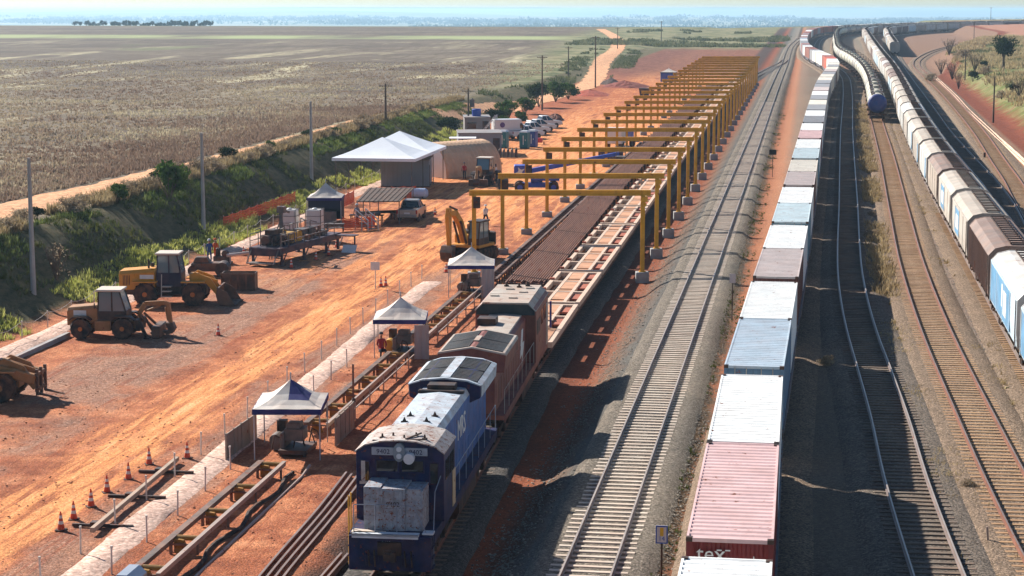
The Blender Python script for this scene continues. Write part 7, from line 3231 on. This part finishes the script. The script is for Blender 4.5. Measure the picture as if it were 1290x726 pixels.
# ================================================================ vegetation
def leaf_mat(name, stops, scale=.6, trans=.35):
    m = bpy.data.materials.new(name)
    t = NT(m)
    co = t.coord()
    g = t.n('ShaderNodeNewGeometry')
    info = t.n('ShaderNodeObjectInfo')
    a = t.noise(co, scale, 3, .6)
    b = t.noise(co, 9.0, 2, .6)
    fac = t.math('ADD', t.math('MULTIPLY', a, .7), t.math('MULTIPLY', b, .3))
    fac = t.math('ADD', fac, t.math('MULTIPLY', t.math('SUBTRACT', info.outputs['Random'], .5), .12))
    col = t.ramp(fac, [(p, lin(*c)) for p, c in stops])
    d = t.n('ShaderNodeBsdfDiffuse')
    t.set(d, 'Color', col)
    tr = t.n('ShaderNodeBsdfTranslucent')
    t.set(tr, 'Color', col)
    mx = t.n('ShaderNodeMixShader')
    t.set(mx, 'i0', trans)
    t.set(mx, 'i1', d.outputs[0])
    t.set(mx, 'i2', tr.outputs[0])
    o = t.n('ShaderNodeOutputMaterial')
    t.t.links.new(mx.outputs[0], o.inputs[0])
    return m


GR_Y = leaf_mat('grass_yellow_green', [(.3, (116, 124, 58)), (.5, (170, 172, 88)), (.7, (206, 200, 126))], .5, .45)
GR_G = leaf_mat('grass_green', [(.3, (66, 80, 40)), (.5, (98, 112, 58)), (.7, (142, 146, 88))], .5, .4)
GR_O = leaf_mat('grass_olive', [(.3, (74, 82, 52)), (.5, (104, 106, 72)), (.7, (142, 136, 104))], .12, .3)
GR_D = leaf_mat('grass_dry', [(.3, (122, 102, 74)), (.5, (160, 140, 104)), (.7, (196, 176, 136))], .5, .35)
GR_K = leaf_mat('grass_dark', [(.3, (64, 72, 38)), (.5, (92, 98, 54)), (.7, (122, 118, 74))], .5, .25)
FD = leaf_mat('field_stubble', [(.32, (116, 94, 80)), (.47, (134, 112, 96)), (.57, (156, 138, 114)), (.68, (182, 168, 138))], .035, .4)
LF_G = leaf_mat('leaf_green', [(.3, (46, 64, 28)), (.5, (74, 96, 42)), (.7, (110, 128, 64))], .9, .3)
LF_D = leaf_mat('leaf_dark', [(.3, (30, 40, 22)), (.5, (48, 58, 32)), (.7, (70, 80, 46))], .9, .25)
LF_B = leaf_mat('leaf_dry', [(.3, (118, 100, 82)), (.5, (160, 142, 116)), (.7, (196, 178, 150))], .9, .4)
BARK = paint('bark', (96, 80, 66), .95, 0, .25, 2)


def tufts(name, label, s, t, h, mat, blades=8, spread=.16, width=.035, lean=.5, kind='stuff', z=None):
    n = len(s)
    zz = H(s, t) if z is None else z
    wx = s * SA + t * CA
    wy = s * CA - t * SA
    N = n * blades
    k = np.repeat(np.arange(n), blades)
    ang = RNG.uniform(0, 2 * np.pi, N)
    rad = spread * np.sqrt(RNG.uniform(0, 1, N)) * np.repeat(h, blades) * 2.2
    bx = wx[k] + rad * np.cos(ang)
    by = wy[k] + rad * np.sin(ang)
    bz = zz[k] - .03
    hh = h[k] * RNG.uniform(.55, 1.15, N)
    la = ang + RNG.normal(0, .7, N)
    lx = np.cos(la) * lean * hh * RNG.uniform(.3, 1.1, N)
    ly = np.sin(la) * lean * hh * RNG.uniform(.3, 1.1, N)
    pa = RNG.uniform(0, np.pi, N)
    wd = width * RNG.uniform(.6, 1.5, N) * (.5 + h[k])
    dx = np.cos(pa) * wd
    dy = np.sin(pa) * wd
    v = np.empty((N, 4, 3))
    v[:, 0] = np.stack([bx - dx, by - dy, bz], -1)
    v[:, 1] = np.stack([bx + dx, by + dy, bz], -1)
    v[:, 2] = np.stack([bx + dx * .7 + lx * .6, by + dy * .7 + ly * .6, bz + hh * .7], -1)
    v[:, 3] = np.stack([bx + lx, by + ly, bz + hh], -1)
    f = np.arange(N * 4).reshape(N, 4)
    o = raw_mesh(name, v.reshape(-1, 3), f, mat)
    return tag(o, label, None, None, kind)


def clumped(n, s0, s1, t0, t1, scale, thr, seed, tfun=None):
    s = RNG.uniform(s0, s1, n)
    t = RNG.uniform(t0, t1, n)
    keep = fbm(s * scale, t * scale * 1.5, seed) > thr
    s, t = s[keep], t[keep]
    if tfun is not None:
        t = t + tfun(s)
    return s, t


U = lambda n, a, b: RNG.uniform(a, b, n)
# foot of the bank: bright yellow green grass
s, t = clumped(7000, 98, 300, -2.4, .5, .2, .45, 3, tbank)
tufts('grass', 'bright yellow green grass along the foot of the bank', s, t, U(len(s), .18, .5), GR_Y, 10, .22)
s, t = clumped(9000, 98, 320, -7.6, -2.6, .2, .44, 5, tbank)
tufts('grass', 'dark sparse growth on the shaded cut slope', s, t, U(len(s), .15, .5), GR_K, 7)
s, t = clumped(6000, 98, 330, -7.4, -4.9, .13, .50, 7, tbank)
tufts('grass', 'green grass hanging over the upper edge of the cut', s, t, U(len(s), .2, .5), GR_G, 9, .2)
s, t = clumped(11000, 98, 330, -8.9, -6.9, .12, .36, 9, tbank)
tufts('grass', 'dry grass and weeds on the shelf beside the dirt road', s, t, U(len(s), .3, .95), GR_D, 9)
# field edge and field
s = RNG.uniform(118, 420, 16000)
t = np.interp(s, RO.p[:, 0], RO.p[:, 1]) - 3.1 - RNG.gamma(1.2, 6.0, len(s))
k = s < 300
tufts('field_stubble', 'dry brown crop stubble beyond the dirt road', s[k], t[k], U(k.sum(), .2, .55), FD, 6, .25, .06)
s, t = clumped(46000, 0, 1, -170, -64, .03, -1, 13)
s = 120 + 420 * s ** 1.5
t = -62 + (t + 64) * (.5 + s / 330)
k = (t < np.interp(s, RO.p[:, 0], RO.p[:, 1]) - 4)
tufts('field_stubble', 'dry brown stubble over the wide field', s[k], t[k], U(k.sum(), .14, .42), FD, 5, .42, .13)
# between the tracks
s, t = clumped(2600, 128, 350, -.75, .75, .12, .36, 17, lambda q: (np.interp(q, PA.p[:, 0], PA.p[:, 1]) + np.interp(q, PB.p[:, 0], PB.p[:, 1])) / 2)
tufts('dry_tufts', 'tan dry grass tufts between the two empty tracks', s, t, U(len(s), .25, .8), GR_D, 9)
s, t = clumped(4500, 66, 300, -1.3, 1.3, .2, .5, 19, lambda q: (np.interp(q, PB.p[:, 0], PB.p[:, 1]) + np.interp(q, PC.p[:, 0], PC.p[:, 1])) / 2)
tufts('weeds', 'low olive weeds between the rusty track and the hoppers', s, t, U(len(s), .10, .34), GR_D, 8)
s, t = clumped(2600, 64, 150, -1.0, 1.0, .25, .5, 23, lambda q: (np.interp(q, PA.p[:, 0], PA.p[:, 1]) + np.interp(q, PB.p[:, 0], PB.p[:, 1])) / 2)
tufts('weeds', 'olive weeds on the ballast between the empty tracks', s, t, U(len(s), .10, .34), GR_D, 8)
s, t = clumped(2500, 60, 330, -4.9, -3.7, .22, .5, 27)
tufts('weeds', 'low dark weeds in the gutter right of the main track', s, t, U(len(s), .06, .2), GR_K, 7)
# right plateau
s, t = clumped(16000, 190, 700, 27, 75, .05, .46, 29)
te = np.interp(s, PE.p[:, 0], PE.p[:, 1])
k = (t > te + 9.5)
tufts('grass', 'olive and yellow grass over the right hand plateau', s[k], t[k], U(k.sum(), .25, .8), GR_O, 6, .24, .08)
s, t = clumped(20000, 190, 760, 27, 85, .06, .44, 33)
te = np.interp(s, PE.p[:, 0], PE.p[:, 1])
k = (t > te + 8.0)
tufts('grass', 'dry straw grass over the right hand plateau', s[k], t[k], U(k.sum(), .4, 1.2), GR_D, 6, .24, .08)
s, t = clumped(6000, 735, 1030, -90, -9, .02, .50, 35)
tufts('scrub', 'green scrub on the plain beyond the gantries', s, t, U(len(s), .4, 1.3), GR_O, 7, .4, .22)
s, t = clumped(9000, 290, 700, -85, -46, .03, .5, 37)
k = np.abs(np.abs(t - np.interp(s, RO.p[:, 0], RO.p[:, 1])) - 6.5) < 2.8
tufts('scrub', 'olive scrub around the bend of the dirt road', s[k], t[k], U(k.sum(), .3, .8), GR_O, 7, .3, .12)


# ---------------------------------------------------------------- bushes and trees
def leaf_cloud(mb_v, mb_f, cx, cy, cz, rx, ry, rz, n, size, rng, shell=.35):
    d = rng.normal(0, 1, (n, 3))
    d /= np.linalg.norm(d, axis=1, keepdims=True)
    r = (shell + (1 - shell) * rng.uniform(0, 1, n) ** .5)
    p = d * r[:, None] * np.array([rx, ry, rz]) + np.array([cx, cy, cz])
    a = rng.normal(0, 1, (n, 3))
    a /= np.linalg.norm(a, axis=1, keepdims=True)
    b = np.cross(a, d)
    b /= np.linalg.norm(b, axis=1, keepdims=True) + 1e-9
    sz = size * rng.uniform(.6, 1.4, n)[:, None]
    base = len(mb_v)
    q = np.stack([p - a * sz, p + b * sz * .5, p + a * sz, p - b * sz * .5], 1).reshape(-1, 3)
    mb_v.extend(q.tolist())
    mb_f.extend((np.arange(n * 4).reshape(n, 4) + base * 1).tolist())


def bush(name, mat, hgt, w, seed, n=700, leaf=.12, bare=False, trunk=0.0, lobes=7):
    rng = np.random.default_rng(seed)
    root = bpy.data.objects.new(name, None)
    COL.objects.link(root)
    st = MB()
    tips = []
    nb = 16 if bare else 8
    for k in range(nb):
        a = 2 * math.pi * k / nb + rng.uniform(-.3, .3)
        e = rng.uniform(.25, .95)
        p0 = Vector((0, 0, trunk * .9))
        p1 = Vector((math.cos(a) * w * .22 * e, math.sin(a) * w * .22 * e, trunk + (hgt - trunk) * .45))
        p2 = Vector((math.cos(a) * w * .46 * e, math.sin(a) * w * .46 * e, trunk + (hgt - trunk) * rng.uniform(.7, 1.0)))
        r0 = .018 * hgt
        st.cyl(p0, p1, r0, r0 * .6, 5)
        st.cyl(p1, p2, r0 * .6, r0 * .2, 5)
        for j in range(5 if bare else 2):
            u = rng.uniform(.1, .9)
            c = p1.lerp(p2, u)
            q = c + Vector((rng.normal(0, .16 * w), rng.normal(0, .16 * w), abs(rng.normal(.12, .1)) * hgt))
            st.cyl(c, q, r0 * .3, r0 * .08, 4)
        tips.append(p2)
    if trunk:
        st.cyl((0, 0, -.2), (0, 0, trunk), .045 * hgt, .03 * hgt, 8)
    st.build('trunk' if trunk else 'stem', [BARK], root)
    v, f = [], []
    zc = trunk + (hgt - trunk) * .55
    for k in range(lobes):
        a = rng.uniform(0, 2 * math.pi)
        rr = rng.uniform(.05, .34) * w
        zz = zc + rng.uniform(-.28, .32) * (hgt - trunk)
        sz = rng.uniform(.20, .34)
        leaf_cloud(v, f, math.cos(a) * rr, math.sin(a) * rr, max(zz, .1 + sz * hgt * .5 if not trunk else zz), w * sz, w * sz, (hgt - trunk) * sz * .8, max(6, n // lobes), leaf, rng)
    raw_mesh('crown', v, f, mat, root)
    return root


PROT = {
    'green': bush('bush', LF_G, 2.0, 2.4, 1, 900, .13),
    'dark': bush('bush', LF_D, 2.0, 2.6, 2, 900, .13),
    'dry': bush('bush', LF_B, 1.5, 2.8, 3, 1100, .10, True),
    'bare': bush('bush', LF_B, 3.0, 3.2, 4, 90, .12, True),
    'tree': bush('tree', LF_D, 6.4, 5.0, 5, 1500, .26, False, 2.2, 11),
    'far': bush('tree', LF_D, 6.0, 6.0, 6, 260, .55, False, 1.5, 8),
}
_used = set()


def plant(kind, s, t, sc_, label, group=None, cat='bush', z=None, sz=None):
    src = PROT[kind]
    o = src if kind not in _used else copy_tree(src)
    _used.add(kind)
    o.location = W(s, t, hz(s, t) - .05 if z is None else z)
    o.rotation_euler = (0, 0, random.uniform(0, 6.28))
    o.scale = (sc_, sc_, sc_ * (sz or random.uniform(.85, 1.15)))
    return tag(o, label, cat, group)


s, t = at(213, 246, 2.8)
plant('green', s, t, 1.55, 'tallest green bush on the bank top beside the dirt road', None, 'bush', None, 1.15)
s, t = at(71, 358, 0.0)
plant('bare', s, t, .85, 'dry leafless bush at the foot of the bank beside the nearest pole')
BANK = []
for k in range(58):
    s_ = 104 + k * 3.3 + random.uniform(-1.6, 1.6)
    BANK.append((s_, float(tbank(s_)) - random.uniform(6.9, 8.6), 'dark' if k in (9, 17, 24, 33) else ('green' if k in (5, 13, 28, 36) else 'dry')))
for k, (s, t, kd) in enumerate(BANK):
    plant(kd, s, t, random.uniform(.6, 1.0) if kd == 'dry' else random.uniform(.45, .8), '%s bush counted from the left along the top of the bank, %s' % (nth(k).replace('nearest', 'first'), {'dry': 'dry and grey brown', 'green': 'green', 'dark': 'dark green'}[kd]), 'bushes along the top of the bank')
for k, (px, py, z, sc_, kd) in enumerate([(566, 158, .8, 1.4, 'dark'), (598, 150, .6, 1.7, 'green'), (622, 148, .5, 1.5, 'dark'), (640, 140, .4, 1.9, 'green'), (661, 134, .3, 1.8, 'green'), (679, 127, .2, 2.0, 'dark'), (700, 121, .2, 2.0, 'green'), (716, 118, .2, 1.9, 'green'), (655, 152, -.4, 1.1, 'green'), (632, 160, -.4, 1.3, 'green')]):
    s, t = at(px, py, z)
    plant(kd, s, t, sc_, '%s leafy bush of the clump between parked vehicles and field, counted rightwards' % nth(k).replace('nearest', 'first'), 'leafy bushes behind the parked vehicles')
s, t = at(1264, 86, 2.8)
plant('tree', s, t, 1.12, 'solitary round dark tree on the right hand plateau', None, 'tree')
s, t = at(1040, 466, -.6)
plant('dry', s, t, .42, 'small dry bush in the shadow of the container train')
for k, (px, py, sc_) in enumerate([(1172, 86, 1.3), (1186, 78, 1.5), (1200, 84, 1.6), (1214, 74, 1.6), (1228, 86, 1.5), (1196, 66, 1.7), (1240, 92, 1.3), (1208, 94, 1.1), (1284, 118, 1.2), (1262, 112, 1.0)]):
    s, t = at(px, py, 2.6)
    plant('bare' if k % 3 else 'dry', s, t, sc_, '%s bare brown bush on the right plateau, counted from its left' % nth(k).replace('nearest', 'first'), 'bare bushes on the right plateau')
for k, (px, py, sc_) in enumerate([(1226, 92, 1.1), (1276, 112, .8), (1240, 84, .8)]):
    s, t = at(px, py, 2.6)
    plant('dark', s, t, sc_, '%s dark low bush among the bare ones on the right plateau' % nth(k).replace('nearest', 'first'), 'dark bushes on the right plateau')
for k, (s, t, sc_, kd) in enumerate([(160, 5.25, .5, 'dry'), (176, 5.6, .4, 'dry'), (205, 6.2, .55, 'dry'), (248, 7.1, .6, 'dry'), (268, 7.4, .7, 'dry'), (300, 8.0, .7, 'dry'), (78, 6.5, .3, 'dry')]):
    plant(kd, s, t, sc_, '%s straw coloured bush between the two empty tracks' % nth(k), 'straw bushes between the empty tracks')
# trees peeping over the edge of the plain
for k in range(34):
    px = 100 + k * 6.6 + random.uniform(-3, 3) if k < 6 else 146 + (k - 6) * 4.5 + random.uniform(-2, 2)
    s = 1520 + random.uniform(-40, 60)
    x = (px - 645) / F * s * 1.0
    ss, tt = ST(x, s)
    zt = 18.95 - (26.5 - (-8) + random.uniform(-1.4, 2.4)) / F * s * 1.0
    hgt = zt - hz(ss, tt)
    plant('far', ss, tt, max(.6, hgt / 6.0), 'distant tree in the dark row standing on the edge of the plain', 'trees on the edge of the plain', 'tree', None, 1.0)


def woods(name, label, x0, x1, dist, depth, hgt, seed, dens=1.0):
    rng = np.random.default_rng(seed)
    v, f = [], []
    n = int((x1 - x0) / 55 * dens)
    for k in range(n):
        px = rng.uniform(x0, x1)
        y = dist + rng.uniform(0, depth)
        x = px * y / dist
        ss, tt = ST(x, y)
        if fbm(np.array([x / 900.]), np.array([y / 700.]), seed)[0] < .42:
            continue
        zz = hz(ss, tt)
        h = hgt * rng.uniform(.5, 1.2)
        leaf_cloud(v, f, x, y, zz + h * .4, h * 3.2, h * 2.0, h * .5, 36, h * .34, rng)
    o = raw_mesh(name, v, f, LF_D)
    return tag(o, label, None, None, 'stuff')


woods('forest', 'hazy woods in the basin beyond the plain', -200, 1400, 4300, 1800, 15, 71, 26)
woods('forest', 'hazy woods on the far side of the basin', -2200, 2600, 7000, 3500, 18, 73, 14)
woods('forest', 'woods just past the plain at the right', 120, 560, 2600, 900, 10, 75, 12)


# ---------------------------------------------------------------- loose stones
def stones(name, label, s, t, size, mat, z=None):
    n = len(s)
    zz = H(s, t) if z is None else z
    base = np.array([(1, 0, -.4), (-.5, .87, -.4), (-.5, -.87, -.4), (.5, .6, .45), (-.8, 0, .4), (.45, -.7, .4)])
    fc = np.array([(0, 1, 3), (1, 2, 4), (2, 0, 5), (0, 3, 5), (1, 4, 3), (2, 5, 4), (3, 4, 5), (0, 2, 1)])
    a = RNG.uniform(0, 6.28, n)
    sc3 = RNG.uniform(.6, 1.3, (n, 3)) * size[:, None]
    p = base[None] * RNG.uniform(.75, 1.25, (n, 6, 1))
    x = (p[..., 0] * np.cos(a)[:, None] - p[..., 1] * np.sin(a)[:, None]) * sc3[:, :1]
    y = (p[..., 0] * np.sin(a)[:, None] + p[..., 1] * np.cos(a)[:, None]) * sc3[:, 1:2]
    zc = p[..., 2] * sc3[:, 2:] * .8 + zz[:, None] + size[:, None] * .15
    wx = s * SA + t * CA
    wy = s * CA - t * SA
    v = np.stack([x + wx[:, None], y + wy[:, None], zc], -1).reshape(-1, 3)
    f = (fc[None] + (np.arange(n) * 6)[:, None, None]).reshape(-1, 3)
    return tag(raw_mesh(name, v, f, mat), label, None, None, 'stuff')


ST_G = paint('stone_grey', (134, 126, 114), .95, 0, .35, 6)
ST_E = paint('stone_earth', (150, 98, 72), .95, 0, .35, 6)
n = 9000
s = 60 + 130 * RNG.uniform(0, 1, n) ** 1.6
t = np.where(RNG.uniform(0, 1, n) < .6, RNG.normal(-10.4, .55, n), RNG.normal(-4.6, .35, n))
stones('loose_ballast', 'loose grey stones spilled along both shoulders of the main track', s, t, U(n, .025, .075), ST_G)
n = 9000
s = 60 + 120 * RNG.uniform(0, 1, n) ** 1.5
t = RNG.uniform(-43, -17, n)
k = fbm(s * .25, t * .3, 83) > .47
stones('loose_stones', 'clods and stones scattered over the red earth yard', s[k], t[k], U(k.sum(), .02, .065), ST_E)
n = 5000
s = 62 + 150 * RNG.uniform(0, 1, n) ** 1.4
t = np.interp(s, PB.p[:, 0], PB.p[:, 1]) + RNG.choice([-1, 1], n) * RNG.normal(2.3, .4, n)
stones('loose_ballast', 'loose stones along the rusty track and its neighbours', s, t, U(n, .025, .07), ST_G)
# ================================================================ sky, sun, air, camera
w = bpy.data.worlds.new('World')
SC.world = w
w.use_nodes = True
nt = w.node_tree
nt.nodes.clear()
bg = nt.nodes.new('ShaderNodeBackground')
sky = nt.nodes.new('ShaderNodeTexSky')
sky.sky_type = 'NISHITA'
sky.sun_disc = False
SUN_EL = R(31.5)
d = Vector((-0.69, 0.72, 0)).normalized()         # towards the sun
sky.sun_elevation = SUN_EL
sky.sun_rotation = math.atan2(d.x, d.y)
sky.air_density = 1.0
sky.dust_density = 0.3
sky.ozone_density = 1.0
tc = nt.nodes.new('ShaderNodeTexCoord')
mp = nt.nodes.new('ShaderNodeMapping')
mp.vector_type = 'POINT'
mp.inputs['Rotation'].default_value = (R(0.62), 0, 0)   # the yard climbs slightly against the true horizon
nt.links.new(tc.outputs['Generated'], mp.inputs[0])
nt.links.new(mp.outputs[0], sky.inputs[0])
tint = nt.nodes.new('ShaderNodeMix')
tint.data_type = 'RGBA'
tint.blend_type = 'MULTIPLY'
tint.inputs[0].default_value = 1.0
tint.inputs[7].default_value = (0.88, 1.03, 1.18, 1)
nt.links.new(sky.outputs[0], tint.inputs[6])
nt.links.new(tint.outputs[2], bg.inputs[0])
bg.inputs[1].default_value = 0.05
ow = nt.nodes.new('ShaderNodeOutputWorld')
nt.links.new(bg.outputs[0], ow.inputs[0])

sl = bpy.data.lights.new('sun', 'SUN')
sl.energy = 5.0
sl.angle = R(0.53)
sl.color = (1.0, 0.95, 0.88)
so = bpy.data.objects.new('sun', sl)
COL.objects.link(so)
to_sun = Vector((d.x * math.cos(SUN_EL), d.y * math.cos(SUN_EL), math.sin(SUN_EL)))
so.rotation_euler = to_sun.to_track_quat('Z', 'Y').to_euler()
so.location = (0, 0, 80)

# the air itself
hb = MB()
hb.box(-16000, 16000, -400, 36000, -260, 12)
hm = bpy.data.materials.new('haze')
hm.use_nodes = True
hm.node_tree.nodes.clear()
pv = hm.node_tree.nodes.new('ShaderNodeVolumePrincipled')
pv.inputs["Color"].default_value = (0.52, 0.78, 1.0, 1)
pv.inputs['Density'].default_value = 0.00011
pv.inputs['Anisotropy'].default_value = 0.35
oo = hm.node_tree.nodes.new('ShaderNodeOutputMaterial')
hm.node_tree.links.new(pv.outputs[0], oo.inputs['Volume'])
haze = hb.build('haze', hm)
haze.location = (0, 0, HC)
haze.rotation_euler = (-R(0.46), 0, 0)
tag(haze, kind='stuff')

cam = bpy.data.cameras.new('camera')
cam.lens = 36.0 * F / 1290
cam.sensor_width = 36
cam.clip_start = 1
cam.clip_end = 90000
co_ = bpy.data.objects.new('camera', cam)
COL.objects.link(co_)
co_.location = (0, 0, HC)
co_.rotation_euler = (math.pi / 2 - TH, 0, 0)
SC.camera = co_

SC.view_settings.view_transform = 'Standard'
SC.view_settings.look = 'None'
SC.view_settings.exposure = 0.98
SC.view_settings.gamma = 1
SC.cycles.use_denoising = True
SC.cycles.max_bounces = 5
SC.cycles.diffuse_bounces = 2
SC.cycles.glossy_bounces = 2
SC.cycles.transparent_max_bounces = 8
SC.cycles.volume_bounces = 0
SC.cycles.use_adaptive_sampling = True
SC.cycles.adaptive_threshold = 0.02
